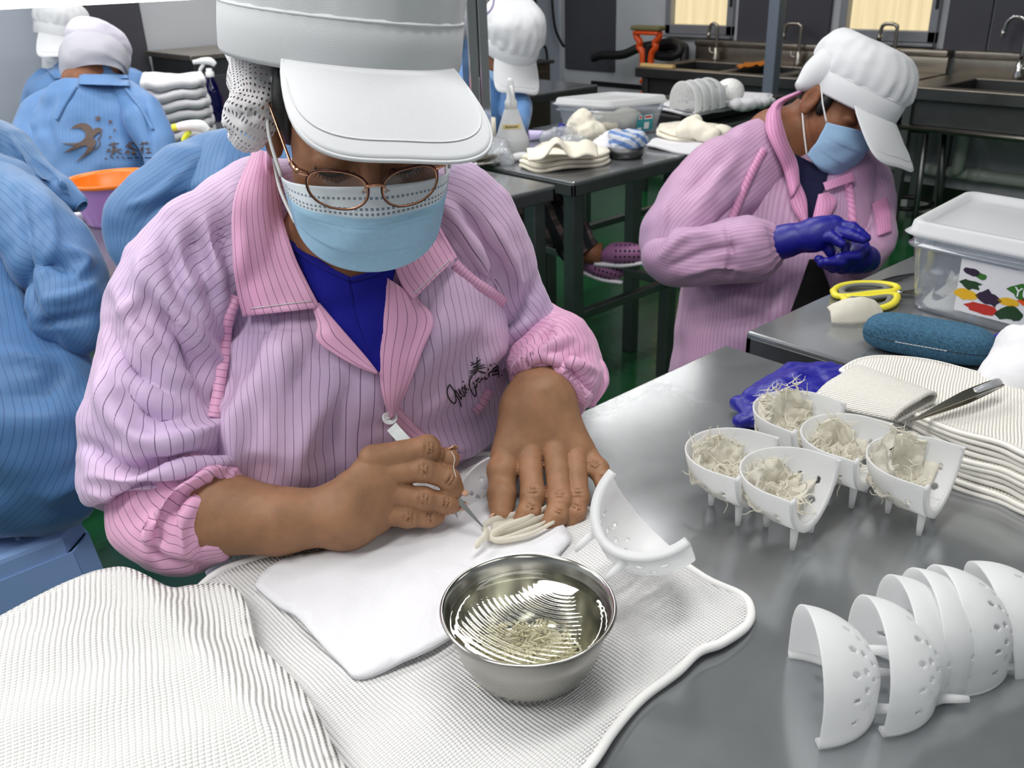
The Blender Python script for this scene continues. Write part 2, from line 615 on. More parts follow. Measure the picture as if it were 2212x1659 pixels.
def ribbed(name, rgb, pitch=.004, amp=.0012, rot=0.0, cells=True, rough=.9):
    """knitted towelling: ribs across uv metres"""
    t = NT(name); uv = t.mapping(t.uv(), (1, 1, 1), (0, 0, rot)); c = srgb(*rgb)
    wob = t.noise(14.0, 2, vec=uv)
    s = t.n('SeparateXYZ', {0: uv})
    x = t.math('ADD', t.math('MULTIPLY', s.outputs[0], 2 * math.pi / pitch), t.math('MULTIPLY', wob, 9.0))
    y = t.math('ADD', t.math('MULTIPLY', s.outputs[1], 2 * math.pi / (pitch * .72)), t.math('MULTIPLY', wob, 6.0))
    h = t.math('SINE', x)
    if cells: h = t.math('ADD', h, t.math('MULTIPLY', t.math('SINE', y), t.math('ADD', .55, t.math('MULTIPLY', h, .3))))
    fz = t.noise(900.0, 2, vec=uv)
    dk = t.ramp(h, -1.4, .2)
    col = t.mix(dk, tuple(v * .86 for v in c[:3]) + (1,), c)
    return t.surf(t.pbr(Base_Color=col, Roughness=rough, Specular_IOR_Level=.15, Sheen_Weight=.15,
                        Normal=t.bump(t.math('ADD', h, t.math('MULTIPLY', fz, .5)), amp, .8)))
def woven(name, rgb, scale=700, amp=.0003, rough=.85, var=.04, wr=(14, .0015)):
    t = NT(name); o = t.obj(); c = srgb(*rgb)
    n = t.noise(scale, 2, vec=o); w = t.noise(wr[0], 4, .55, vec=o, dist=1.2)
    col = t.mix(n, tuple(v * (1 - var) for v in c[:3]) + (1,), c)
    b = t.bump(n, amp, .6)
    nd = t.n('Bump', {'Height': w, 'Distance': wr[1] * 4, 'Strength': .5, 'Normal': b}).outputs[0]
    return t.surf(t.pbr(Base_Color=col, Roughness=rough, Specular_IOR_Level=.2, Sheen_Weight=.1, Normal=nd))
def frosted(name, rgb, see=.12, rough=.35, trans=.45):
    t = NT(name); c = srgb(*rgb)
    a = t.pbr(Base_Color=c, Roughness=rough, Specular_IOR_Level=.4, Normal=t.bump(t.noise(260, 2, vec=t.obj()), .0003, .3))
    b = t.n('BsdfTranslucent', {'Color': c}).outputs[0]
    s = t.n('MixShader', {0: trans, 1: a, 2: b}).outputs[0]
    tr = t.n('BsdfTransparent', {'Color': (1, 1, 1, 1)}).outputs[0]
    return t.surf(t.n('MixShader', {0: see, 1: s, 2: tr}).outputs[0])
def clear(name, tint, see=.9, rough=.05, milk=(225, 230, 238)):
    t = NT(name)
    fr = t.math('ADD', .035, t.math('MULTIPLY', t.math('POWER', t.n('LayerWeight', {'Blend': .5}).outputs['Facing'], 3.5), .9))
    g = t.n('BsdfGlossy', {'Roughness': rough}).outputs[0]
    tr = t.n('BsdfTransparent', {'Color': srgb(*tint)}).outputs[0]
    df = t.n('BsdfDiffuse', {'Color': srgb(*milk)}).outputs[0]
    s = t.n('MixShader', {0: see, 1: df, 2: tr}).outputs[0]
    return t.surf(t.n('MixShader', {0: fr, 1: s, 2: g}).outputs[0])
def glow(name, rgb, strength, streak=True):
    t = NT(name); col = srgb(*rgb)
    if streak:
        n = t.noise(1.0, 3, vec=t.mapping(t.obj(), (30, 30, 1.0)))
        col = t.mix(t.ramp(n, .3, .75), tuple(x * .78 for x in col[:3]) + (1,), col)
    return t.surf(t.n('Emission', {'Color': col, 'Strength': strength}).outputs[0])
def skinmat(name, rgb, dark=.25):
    t = NT(name); o = t.obj(); c = srgb(*rgb)
    n = t.ramp(t.noise(38, 4, .6, vec=o), .3, .7)
    n2 = t.noise(420, 3, .6, vec=o)
    col = t.mix(n, tuple(v * (1 - dark) for v in c[:3]) + (1,), tuple(min(1, v * 1.08) for v in c[:3]) + (1,))
    wr = t.n('TexVoronoi', {'Vector': t.mapping(o, (1, 1, 1)), 'Scale': 900.0}).outputs[0]
    return t.surf(t.pbr(Base_Color=col, Roughness=.52, Specular_IOR_Level=.35, Subsurface_Weight=.12, Subsurface_Radius=(.012, .004, .002), Subsurface_Scale=.5,
                        Normal=t.bump(t.math('ADD', n2, t.math('MULTIPLY', wr, .5)), .00035, .6)))
def capmat(name, rgb):
    t = NT(name); uv = t.obj(); c = srgb(*rgb)
    w = t.n('TexWave', {'Vector': uv, 'Scale': 420.0, 'Distortion': .6}, bands_direction='DIAGONAL').outputs[1]
    return t.surf(t.pbr(Base_Color=c, Roughness=.9, Specular_IOR_Level=.15, Sheen_Weight=.15,
                        Normal=t.bump(w, .00012, .5)))
def meshmat(name, rgb, cell=.0032, hole=.55):
    """open netting: honeycomb of holes in uv metres"""
    t = NT(name); c = srgb(*rgb)
    s = t.n('SeparateXYZ', {0: t.uv()})
    a = t.math('SINE', t.math('MULTIPLY', s.outputs[0], 2 * math.pi / cell))
    b = t.math('SINE', t.math('MULTIPLY', s.outputs[1], 2 * math.pi / cell))
    h = t.ramp(t.math('MULTIPLY', t.math('ADD', a, 1), t.math('ADD', b, 1)), 4 * (1 - hole) - .35, 4 * (1 - hole) + .35)
    d = t.pbr(Base_Color=c, Roughness=.85, Specular_IOR_Level=.1)
    tr = t.n('BsdfTransparent').outputs[0]
    return t.surf(t.n('MixShader', {0: h, 1: d, 2: tr}).outputs[0])
def maskmat(name, a, b):
    """pleated mask: white top strip, blue below, embossed rows of dots (uv 0..1)"""
    t = NT(name); uv = t.uv()
    s = t.n('SeparateXYZ', {0: uv}); x, y = s.outputs[0], s.outputs[1]
    top = t.ramp(y, .27, .24)
    nz = t.noise(30, 3, vec=uv)
    col = t.mix(t.ramp(nz, .3, .8), srgb(*b), tuple(v * 1.12 for v in srgb(*b)[:3]) + (1,))
    col = t.mix(top, col, srgb(*a))
    dots = None
    def sq(ax, ay, nx, y0, y1, ny):
        fx = t.math('ABSOLUTE', t.math('SUBTRACT', t.math('FRACT', t.math('MULTIPLY', ax, nx)), .5))
        yy = t.math('MULTIPLY', t.math('DIVIDE', t.math('SUBTRACT', ay, y0), y1 - y0), ny)
        fy = t.math('ABSOLUTE', t.math('SUBTRACT', t.math('FRACT', yy), .5))
        inb = t.math('MULTIPLY', t.math('GREATER_THAN', ay, y0), t.math('LESS_THAN', ay, y1))
        return t.math('MULTIPLY', inb, t.math('MULTIPLY', t.math('LESS_THAN', fx, .28), t.math('LESS_THAN', fy, .28)))
    for d in (sq(x, y, 44, .085, .125, 1), sq(x, y, 44, .17, .25, 2)):
        dots = d if dots is None else t.math('MAXIMUM', dots, d)
    edge = t.math('LESS_THAN', t.math('ABSOLUTE', t.math('SUBTRACT', t.math('ABSOLUTE', t.math('SUBTRACT', x, .5)), .462)), .028)
    dots = t.math('MAXIMUM', dots, t.math('MULTIPLY', edge, sq(x, y, 56, .05, .98, 26)))
    col = t.mix(t.math('MULTIPLY', dots, .75), col, srgb(70, 95, 120))
    return t.surf(t.pbr(Base_Color=col, Roughness=.75, Specular_IOR_Level=.2, Normal=t.bump(t.math('SUBTRACT', t.noise(90, 3, vec=uv), dots), .0004, .5)))
def nestmat(name, rgb):
    t = NT(name); o = t.obj(); c = srgb(*rgb)
    f1 = t.noise(1.0, 5, .7, vec=t.mapping(o, (60, 60, 420)), dist=2.5)
    f2 = t.noise(1.0, 5, .7, vec=t.mapping(o, (420, 70, 60)), dist=2.5)
    h = t.math('MAXIMUM', t.ramp(f1, .4, .7), t.ramp(f2, .4, .7))
    col = t.mix(h, tuple(v * .955 for v in c[:3]) + (1,), c)
    a = t.pbr(Base_Color=col, Roughness=.45, Specular_IOR_Level=.5, Normal=t.bump(h, .00035, .7))
    b = t.n('BsdfTranslucent', {'Color': col}).outputs[0]
    return t.surf(t.n('MixShader', {0: .5, 1: a, 2: b}).outputs[0])

M = {}
M['table'] = steel('brushed_steel_top', (160, 163, 166), .165, (2, 60, 60), True, .68)
M['table_dark'] = steel('steel_edge', (120, 122, 124), .45, (2, 40, 40), False)
M['leg_steel'] = steel('steel_leg', (125, 128, 128), .4, (40, 40, 2), False)
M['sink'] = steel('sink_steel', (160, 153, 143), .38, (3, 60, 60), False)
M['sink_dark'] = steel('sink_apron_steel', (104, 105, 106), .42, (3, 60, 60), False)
M['panel_dark'] = plain('dark_laminate', (76, 76, 84), .45, 0.3, var=.08)
M['steel_warm'] = steel('cabinet_steel', (120, 112, 100), .42, (3, 40, 40), False)
M['chrome'] = plain('chrome', (205, 205, 205), .09, 1.0)
M['bowl'] = steel('bowl_steel', (190, 188, 182), .2, (40, 40, 3), False)
M['nickel'] = plain('brushed_nickel', (170, 165, 155), .28, 1.0)
M['wall'] = plain('grey_white_wall', (186, 190, 196), .6, var=.03)
M['wall_blue'] = plain('pale_blue_grey_wall', (178, 186, 202), .55, var=.03)
M['ceil'] = plain('grey_white_ceiling', (188, 190, 194), .8)
M['floor'] = plain('green_epoxy', (26, 92, 50), .16, var=.25, bump=(25, .0006))
M['alu'] = plain('window_aluminium', (150, 153, 160), .4, .5)
M['pvc'] = plain('grey_pvc', (188, 196, 190), .4)
M['rubber'] = plain('black_rubber', (22, 22, 25), .5)
M['orange'] = plain('orange_plastic', (226, 84, 28), .35)
M['orange_cloth'] = woven('orange_cloth', (205, 120, 30))
M['wood_pale'] = plain('pale_batten', (225, 190, 130), .5, var=.1)
M['sponge'] = plain('olive_sponge', (120, 115, 80), .9, bump=(200, .001))
M['glow_win'] = glow('warm_window_glow', (248, 228, 182), 1.1)
M['tube_glow'] = glow('led_tube_glow', (255, 255, 245), 6.0, False)
M['white_plastic'] = plain('white_plastic', (232, 234, 236), .35)
M['milk'] = frosted('milky_plastic', (232, 234, 236), .05, .35, .4)
M['mould'] = frosted('frosted_mould_plastic', (250, 251, 252), .12, .34, .52)
M['clear'] = clear('clear_plastic', (244, 246, 250), .88, .10)
M['lid'] = frosted('lid_plastic', (240, 242, 245), .15, .3, .4)
M['bag'] = clear('thin_bag_plastic', (245, 245, 245), .62, .15)
M['lens'] = clear('lens_glass', (250, 250, 250), .985, .02)
M['water'] = clear('clear_water', (238, 240, 232), 1.0, .015)
M['nest'] = nestmat('edible_nest_fibre', (252, 249, 239))
M['nest_wet'] = nestmat('soaked_nest_fibre', (248, 243, 224))
M['glove'] = plain('blue_nitrile', (22, 20, 134), .42, bump=(90, .0006))
M['pink'] = stripes('pink_striped_coat', (220, 186, 218), (100, 74, 108), .06, (200, 176, 212), soft=.02)
M['pink_plain'] = stripes('pink_double_layer', (234, 178, 212), (112, 74, 104), .065, (230, 170, 208), soft=.02)
M['pink_far'] = stripes('pink_coat_narrow_stripe', (196, 156, 188), (174, 130, 168), .30, (178, 148, 182), soft=.15)
M['pink_far2'] = stripes('pink_collar_narrow_stripe', (212, 146, 188), (182, 116, 158), .30, (198, 138, 178), soft=.15)
M['blue'] = stripes('blue_striped_coat', (86, 128, 174), (58, 92, 138), .10, (70, 112, 162), soft=.04)
M['blue_plain'] = stripes('blue_coat_cloth', (96, 136, 186), (82, 122, 174), .2, (86, 128, 180), soft=.1)
M['scrub'] = woven('royal_blue_scrub', (22, 24, 140), 900)
M['navy'] = woven('navy_shirt', (14, 16, 52), 900)
M['black_cloth'] = woven('black_cloth', (12, 12, 14), 900)
M['cap'] = capmat('white_cap_cotton', (216, 218, 222))
M['cap_lilac'] = capmat('lilac_cap_cotton', (214, 210, 226))
M['net'] = meshmat('white_hair_net', (232, 232, 236), .0042, .45)
M['veil'] = meshmat('fine_veil_net', (190, 190, 200), .003, .25)
M['maskm'] = maskmat('pleated_mask', (228, 236, 244), (160, 200, 228))
M['mask_far'] = plain('pale_blue_mask', (150, 186, 220), .75, bump=(120, .0006))
M['skin'] = skinmat('skin', (158, 116, 86))
M['skin_face'] = skinmat('face_skin', (150, 104, 76))
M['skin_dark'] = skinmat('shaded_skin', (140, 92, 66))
M['nail'] = plain('nail', (206, 160, 134), .3)
M['hair'] = plain('black_hair', (16, 13, 13), .45)
M['gold'] = plain('rose_gold', (205, 150, 120), .18, 1.0)
M['rim'] = plain('brown_rim', (70, 36, 32), .3, .5)
M['ink'] = plain('black_print', (18, 16, 24), .6)
M['brown_ink'] = plain('brown_print', (84, 66, 58), .6)
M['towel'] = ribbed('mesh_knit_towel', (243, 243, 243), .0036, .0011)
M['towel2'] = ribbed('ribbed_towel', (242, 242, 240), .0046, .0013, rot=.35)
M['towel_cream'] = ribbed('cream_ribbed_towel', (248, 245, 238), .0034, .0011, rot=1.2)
M['cotton'] = woven('white_cotton', (220, 220, 225))
M['cotton_cream'] = woven('cream_cotton', (236, 230, 214))
M['hem'] = ribbed('towel_hem', (240, 240, 240), .0022, .0008, cells=False)
M['stool'] = plain('pale_blue_stool_plastic', (128, 160, 206), .42, bump=(60, .0003))
M['basin_o'] = plain('orange_basin_plastic', (240, 120, 20), .3)
M['basin_p'] = plain('violet_basin_plastic', (178, 130, 206), .35)
M['yellow'] = plain('yellow_plastic', (226, 214, 60), .4)
M['grey_rub'] = plain('grey_soft_grip', (112, 114, 106), .6)
M['spray_blue'] = clear('cobalt_bottle', (16, 18, 130), .85, .08, (16, 18, 120))
M['denim'] = None
t = NT('teal_melange_cloth'); o = t.obj()
a1 = t.noise(1.0, 3, .7, vec=t.mapping(o, (1500, 160, 300))); a2 = t.noise(1.0, 3, .7, vec=t.mapping(o, (160, 1500, 1500)))
h = t.math('ADD', a1, a2)
M['denim'] = t.surf(t.pbr(Base_Color=t.mix(t.ramp(h, .72, 1.3), srgb(22, 48, 72), srgb(82, 128, 156)), Roughness=.85, Specular_IOR_Level=.2, Normal=t.bump(h, .0005, .6)))
t = NT('plaid_cloth'); o = t.obj()
bands = []
for ax, sc in ((0, 26.0), (2, 22.0)):
    x = t.n('SeparateXYZ', {0: t.mapping(o, (1, 1, 1), (.3, .2, .5))}).outputs[ax]
    f = t.math('FRACT', t.math('MULTIPLY', x, sc))
    bands.append(t.math('LESS_THAN', f, .42))
c1 = t.mix(bands[0], srgb(22, 26, 34), srgb(110, 92, 92))
c2 = t.mix(t.math('MULTIPLY', bands[1], .6), c1, srgb(12, 14, 20))
M['plaid'] = t.surf(t.pbr(Base_Color=c2, Roughness=.9))
M['croc'] = plain('mauve_clog_rubber', (150, 98, 142), .5)
M['stripe_net'] = stripes('blue_white_striped_net', (226, 232, 242), (120, 158, 218), .42, soft=.03, trans=.3)
M['teal'] = plain('teal_print', (40, 140, 150), .5)
M['red_print'] = plain('red_print', (186, 40, 30), .5)
M['green_print'] = plain('green_print', (52, 110, 40), .5)
M['dgreen_print'] = plain('dark_green_print', (24, 60, 28), .5)
M['yellow_print'] = plain('yellow_print', (226, 176, 30), .5)
M['purple_print'] = plain('aubergine_print', (44, 26, 56), .5)
M['label'] = plain('white_label', (224, 224, 230), .4)
M['lime'] = plain('lime_trigger', (226, 236, 70), .35)
M['led_lilac'] = plain('lilac_tube', (196, 186, 226), .4)
M['stud'] = plain('gold_foil', (205, 160, 70), .4, .6)

# ---------------------------------------------------------------- the room
def struct(name, g, mat, smooth=False, kind='structure'):
    o = mesh(name, g[0], g[1], mat, None, smooth, fixn=False)
    o['kind'] = kind
    return o
XW, YW, XL, YL, ZC = 4.85, 4.92, -2.6, -2.4, 2.75
struct('floor', boxg((XL - .2, YL - .2, -.1), (XW + .2, YW + .2, 0)), M['floor'])
struct('ceiling', boxg((XL - .2, YL - .2, ZC), (XW + .2, YW + .2, ZC + .1)), M['ceil'])
struct('wall_left', boxg((XL - .1, YL, 0), (XL, YW, ZC)), M['wall'])
struct('wall_front', boxg((XL, YL - .1, 0), (XW, YL, ZC)), M['wall'])
# back wall: pale panels, joint at x = 1.86
_r = ray(87, 15); _pl = float(_r[0] / _r[1] * (YW - .05))
wb = struct('wall_back', boxg((XL, YW, 0), (XW, YW + .1, ZC)), M['wall_blue'])
mesh('wall_panel', *boxg((1.875, YW - .03, .02), (3.55, YW, ZC - .02), .004), M['wall'], wb, False)
mesh('wall_panel', *boxg((3.56, YW - .03, .02), (4.22, YW, ZC - .02), .004), M['wall'], wb, False)
mesh('dark_panel', *boxg((_pl, YW - .05, .02), (1.597, YW, ZC - .02), .006), M['panel_dark'], wb, False)
mesh('dark_panel', *boxg((1.604, YW - .06, .02), (1.862, YW, ZC - .02), .006), M['panel_dark'], wb, False)
# right wall with two window openings
WIN = [(3.43, 3.94), (2.20, 2.74)]
wz0, wz1 = .86, 1.75
def wallpiece(y0, y1, z0, z1): return boxg((XW, y0, z0), (XW + .1, y1, z1))
segs = [wallpiece(YL, YW, 0, wz0), wallpiece(YL, YW, wz1, ZC), wallpiece(3.94, YW, wz0, wz1), wallpiece(2.74, 3.43, wz0, wz1), wallpiece(YL, 2.20, wz0, wz1)]
wr = struct('wall_right', merge(*segs), M['wall'])
for y0, y1, z0 in ((4.38, 4.85, .60), (2.80, 3.40, .80), (1.95, 2.16, .80), (.6, 1.94, .80), (2.16, 2.80, 1.80), (3.40, 3.98, 1.80)):  # unseen panels over the windows and upper extensions added to darken the table's reflection
    mesh('dark_panel', *boxg((XW - .02, y0, z0), (XW, y1, 2.72), .003), M['panel_dark'], wr, False)
for k, (y0, y1) in enumerate(WIN):
    fr = []
    e = .055
    for lo, hi in (((y0, wz0), (y1, wz0 + e)), ((y0, wz1 - e), (y1, wz1)), ((y0, wz0), (y0 + e * .8, wz1)), ((y1 - e * .8, wz0), (y1, wz1))):
        fr.append(boxg((XW - .03, lo[0], lo[1]), (XW + .06, hi[0], hi[1]), .004))
    w = struct('window_%d' % (k + 1), merge(*fr), M['alu'])
    mesh('pane', *boxg((XW + .015, y0 + e * .7, wz0 + e * .9), (XW + .025, y1 - e * .7, wz1 - e * .9)), M['glow_win'], w, False)
    mesh('sill', *boxg((XW - .05, y0, wz0 - .018), (XW + .02, y1, wz0 - .002), .003), M['alu'], w, False)
    mesh('hinge', *boxg((XW - .04, y0 + .006, 1.02), (XW - .028, y0 + .02, 1.12), .002), M['rubber'], w, False)
struct('baseboard_right', boxg((XW - .02, YL, .0), (XW, YW, .06), .003), M['pvc'])
struct('trim_1', boxg((XW - .006, YL, .06), (XW, YW, .15)), plain('green_wall_band', (16, 44, 26), .5))
struct('trim_2', boxg((XW - .012, 3.86, .50), (XW, 4.6, .53), .002), M['rubber'])

# ---------------------------------------------------------------- tables and sinks
def atX(u, v, X): r = ray(u, v); return CAM + r * ((X - CAM[0]) / r[0])
def atY(u, v, Y): r = ray(u, v); return CAM + r * ((Y - CAM[1]) / r[1])
TZ = 0.75
def work_table(x0, x1, y0, y1, label, z=TZ, shelf=True, apron=.042, legs=((0, 0), (1, 0), (0, 1), (1, 1)), inset=.02):
    t = empty('work_table', ((x0 + x1) / 2, (y0 + y1) / 2, 0), label, 'table', 'steel work tables')
    mesh('tabletop', *boxg((x0, y0, z - .012), (x1, y1, z), .004), M['table'], t, False)
    ap = [boxg((x0, y0, z - apron), (x1, y0 + .012, z - .008), .003), boxg((x0, y1 - .012, z - apron), (x1, y1, z - .008), .003),
          boxg((x0, y0, z - apron), (x0 + .012, y1, z - .008), .003), boxg((x1 - .012, y0, z - apron), (x1, y1, z - .008), .003)]
    mesh('apron', *merge(*ap), M['table_dark'], t, False)
    for i, j in legs:
        lx = x0 + inset if i == 0 else x1 - inset - .042
        ly = y0 + inset if j == 0 else y1 - inset - .042
        mesh('leg', *boxg((lx, ly, 0.0), (lx + .042, ly + .042, z - .02), .004), M['leg_steel'], t, False)
    if shelf:
        for j in (0, 1):
            ly = y0 + inset + .008 if j == 0 else y1 - inset - .034
            mesh('rail', *boxg((x0 + .03, ly, .325), (x1 - .03, ly + .026, .351), .003), M['leg_steel'], t, False)
        for i in (0, 1):
            lx = x0 + inset + .008 if i == 0 else x1 - inset - .034
            mesh('rail', *boxg((lx, y0 + .03, .325), (lx + .026, y1 - .03, .351), .003), M['leg_steel'], t, False)
    return t
work_table(-.80, 1.088, .0, .747, 'scratched steel table under the water bowl and white mesh towel')
work_table(1.156, 2.75, .0, .757, 'steel table under the blue spectacle case and yellow scissors')
work_table(-.60, 1.690, 1.735, 2.45, 'steel table under the orange basin and the square tin')
work_table(1.745, 2.262, 1.722, 2.52, 'steel table under the cream cloths and the milky conical bottle')
work_table(1.95, 3.34, 3.13, 3.90, 'bare steel table behind the worker bending in front of the post')
work_table(-.9, 1.80, 3.26, 3.95, 'steel table under the white towel stack and cobalt spray bottle')
work_table(2.275, 3.32, 1.96, 2.46, 'steel table under the rear clear box and the black tray', apron=.05)
o = mesh('black_tray', *merge(boxg((2.60, 2.04, .751), (3.28, 2.44, .788), .006)), M['rubber'], None, False, origin=(2.95, 2.27, .751)); tag(o, 'black tray carrying white towels and stacked cream moulds', 'tray')

def sink_unit(y0, y1, basins, label):
    z, x0, x1 = .725, 4.22, 4.80
    s = empty('sink_unit', ((x0 + x1) / 2, (y0 + y1) / 2, 0), label, 'sink', 'steel wash sinks')
    bx0, bx1 = x0 + .07, x1 - .14
    pcs = [boxg((x0, y0, z - .01), (bx0, y1, z), .003), boxg((bx1, y0, z - .01), (x1, y1, z), .003)]
    yy = y0
    for a, b in basins + [(y1, y1)]:
        pcs.append(boxg((bx0, yy, z - .01), (bx1, a, z), .0)); yy = b
    mesh('counter', *merge(*pcs), M['sink'], s, False)
    for a, b in basins:
        w = [boxg((bx0, a, z - .2), (bx0 + .006, b, z - .004)), boxg((bx1 - .006, a, z - .2), (bx1, b, z - .004)), boxg((bx0, a, z - .2), (bx1, a + .006, z - .004)),
             boxg((bx0, b - .006, z - .2), (bx1, b, z - .004)), boxg((bx0, a, z - .206), (bx1, b, z - .2))]
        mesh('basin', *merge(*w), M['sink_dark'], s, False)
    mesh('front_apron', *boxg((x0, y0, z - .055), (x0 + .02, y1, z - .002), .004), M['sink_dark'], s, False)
    sp = merge(boxg((x1 - .02, y0, z - .01), (x1 + .01, y1, .805), .004), boxg((x1 - .035, y0, .80), (x1 + .045, y1, .835), .008))
    mesh('backsplash', *sp, M['sink'], s, True)
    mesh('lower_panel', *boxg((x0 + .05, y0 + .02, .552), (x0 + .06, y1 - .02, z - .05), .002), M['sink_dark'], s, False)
    mesh('rail', *tube([(x0 + .03, y0 + .03, .54), (x0 + .03, y1 - .03, .54)], .013, 10), M['nickel'], s)
    for yv in (y0 + .05, y1 - .05):
        for xv in (x0 + .05, x1 - .06):
            mesh('leg', *boxg((xv - .02, yv - .02, 0), (xv + .02, yv + .02, z - .03), .003), M['leg_steel'], s, False)
    return s
sink_unit(2.10, 3.66, [(2.2, 2.7), (2.78, 3.06), (3.12, 3.56)], 'long steel wash sink below the left window with the orange rag')
sink_unit(.35, 2.07, [(.5, 1.15), (1.3, 1.9)], 'steel wash sink at the right end with the tall chrome tap')

def tap(b, top, sx, label, mat, swan=False, cross=False):
    """gooseneck tap: base point, height of the bend, spout reach along +y"""
    b = np.array(b)
    t = empty('gooseneck_tap', b, label, 'tap', 'gooseneck taps over the sinks')
    h = top
    mesh('base', *lathe([(.022, 0), (.022, .012), (.016, .03), (.016, .07), (.011, .075)], 20, b), mat, t)
    if swan:
        a = np.linspace(0, math.pi * .93, 14)
        r = sx / 2
        path = [b + (0, 0, .06), b + (0, 0, h - r)] + [b + (0, r - r * math.cos(q), h - r + r * math.sin(q)) for q in a[1:]] + [b + (0, sx + .004, h - r - .03)]
    else:
        e = .025
        path = [b + (0, 0, .05), b + (0, 0, h - e), b + (0, e * .3, h - e * .3), b + (0, e, h), b + (0, sx - e, h), b + (0, sx - e * .3, h - e * .3), b + (0, sx, h - e), b + (0, sx + .004, h - .07)]
    mesh('spout', *tube(path, .0095, 12, 60), mat, t)
    mesh('nozzle', *tube([path[-1] + np.array((0, 0, .02)), path[-1] + np.array((0, .002, -.012))], .012, 12), mat, t)
    if cross:
        hp = b + np.array((-.0, -.05, .045))
        hd = mesh('handle', *tube([b + (0, 0, .045), hp], .009, 10), mat, t)
        for k in range(4):
            q = np.array((math.cos(k * math.pi / 2 + .5), 0, math.sin(k * math.pi / 2 + .5))) * .022
            mesh('lever', *tube([hp, hp + q], [.005, .007], 8), mat, hd)
    else:
        mesh('handle', *tube([b + (-.0, .01, .04), b + (0, .045, .045), b + (0, .05, .075)], .006, 8), mat, t)
    return t
tap((4.74, 3.475, .7262), .205, .055, 'brushed gooseneck tap in front of the left window', M['nickel'])
tap((4.74, 2.915, .7262), .215, .10, 'brushed gooseneck tap between the two windows', M['nickel'])
tap((4.74, 2.365, .7262), .225, .085, 'brushed gooseneck tap in front of the right window', M['nickel'])
tap((4.74, 1.745, .7262), .27, .095, 'chrome swan-neck tap with cross handle at the right end', M['chrome'], True, True)

o = empty('drain_pipe', (4.76, 2.0, .25), 'grey drain pipe running below the sinks along the wall', 'pipe')
mesh('run', *tube([(4.76, 1.0, .255), (4.76, 3.4, .255)], .03, 16), M['pvc'], o)
mesh('drop', *tube([(4.70, 1.93, .53), (4.70, 1.93, .31), (4.735, 1.96, .265), (4.76, 1.99, .255)], .03, 16, 30), M['pvc'], o)
for yv in (1.86, 2.06, 2.3):
    mesh('collar', *tube([(4.76, yv - .03, .255), (4.76, yv + .03, .255)], .035, 16), M['pvc'], o)
o = empty('bar_stool', (4.45, 2.05, 0), 'black round-legged stool pushed under the right sink', 'stool')
for dx in (-.13, .13):
    for dy in (-.12, .12):
        mesh('leg', *tube([(4.45 + dx, 2.05 + dy, 0), (4.45 + dx * .75, 2.05 + dy * .75, .5)], .013, 10), M['leg_steel'], o)
mesh('foot_ring', *tube([(4.45 + .13 * math.cos(q), 2.05 + .12 * math.sin(q), .14) for q in np.linspace(0, 6.28, 20)[:-1]], .012, 8, closed=True), M['rubber'], o)
mesh('seat', *lathe([(.10, .50), (.135, .505), (.14, .52), (.12, .535), (0, .538)], 28, (4.45, 2.05, 0)), M['rubber'], o)

o = empty('wet_vacuum_head', (4.55, 3.84, .70), 'orange floor squeegee with olive sponge at the left end of the sink', 'cleaning tool')
hb = []
for s in (-1, 1):
    hb.append(tube([(4.55, 3.85 + s * .095, .88), (4.55, 3.85 + s * .085, .855), (4.55, 3.85 + s * .06, .83), (4.55, 3.85 + s * .065, .80), (4.55, 3.85 + s * .035, .76), (4.55, 3.85 + s * .032, .66)], .02, 10, 30))
hb.append(boxg((4.52, 3.75, .872), (4.58, 3.95, .895), .008))
mesh('bracket', *merge(*hb), M['orange'], o)
mesh('sponge_strip', *boxg((4.515, 3.735, .897), (4.585, 3.965, .925), .01), M['sponge'], o, True)
mesh('clamp', *tube([(4.55 + .0, 3.85 + .05 * math.cos(q), .56 + .06 * math.sin(q)) for q in np.linspace(.5, 5.8, 14)], .012, 8, 30), M['orange'], o)
mesh('stick', *boxg((4.54, 3.84, .0), (4.56, 3.86, .8), .003), M['rubber'], o, False)
o = mesh('vacuum_hose', *tube([atX(1282, 126, 4.6), atX(1300, 120, 4.6), atX(1345, 118, 4.6), atX(1380, 104, 4.62), atX(1420, 96, 4.68), atX(1455, 92, 4.7), atX(1470, 108, 4.7), atX(1450, 122, 4.68), atX(1415, 118, 4.7), atX(1430, 106, 4.74), atX(1474, 100, 4.74), atX(1478, 128, 4.72), atX(1470, 200, 4.7)], .028, 14, 110), M['rubber'])
tag(o, 'thick black hose looped behind the orange squeegee', 'hose')
V, F, UV, b = flat_cloth([(4.42, 3.10), (4.60, 3.13), (4.66, 3.02), (4.55, 2.96), (4.50, 3.0), (4.36, 3.02)], .012, lambda x, y: .733 + .016 * abs(math.sin(x * 60) * math.cos(y * 45)))
o = thick(mesh('rag', V, F, M['orange_cloth'], None, True, uv=UV), .004, 1); tag(o, 'orange rag dropped on the divider of the long sink', 'cloth')
a, b_ = atX(1388, 139, 4.26), atX(1478, 131, 4.5)
o = mesh('batten', *boxg((4.24, 3.40, .727), (4.27, 3.64, .745), .003), M['wood_pale'], None, False, origin=(4.25, 3.5, .727)); tag(o, 'pale batten lying on the front edge of the long sink', 'batten')

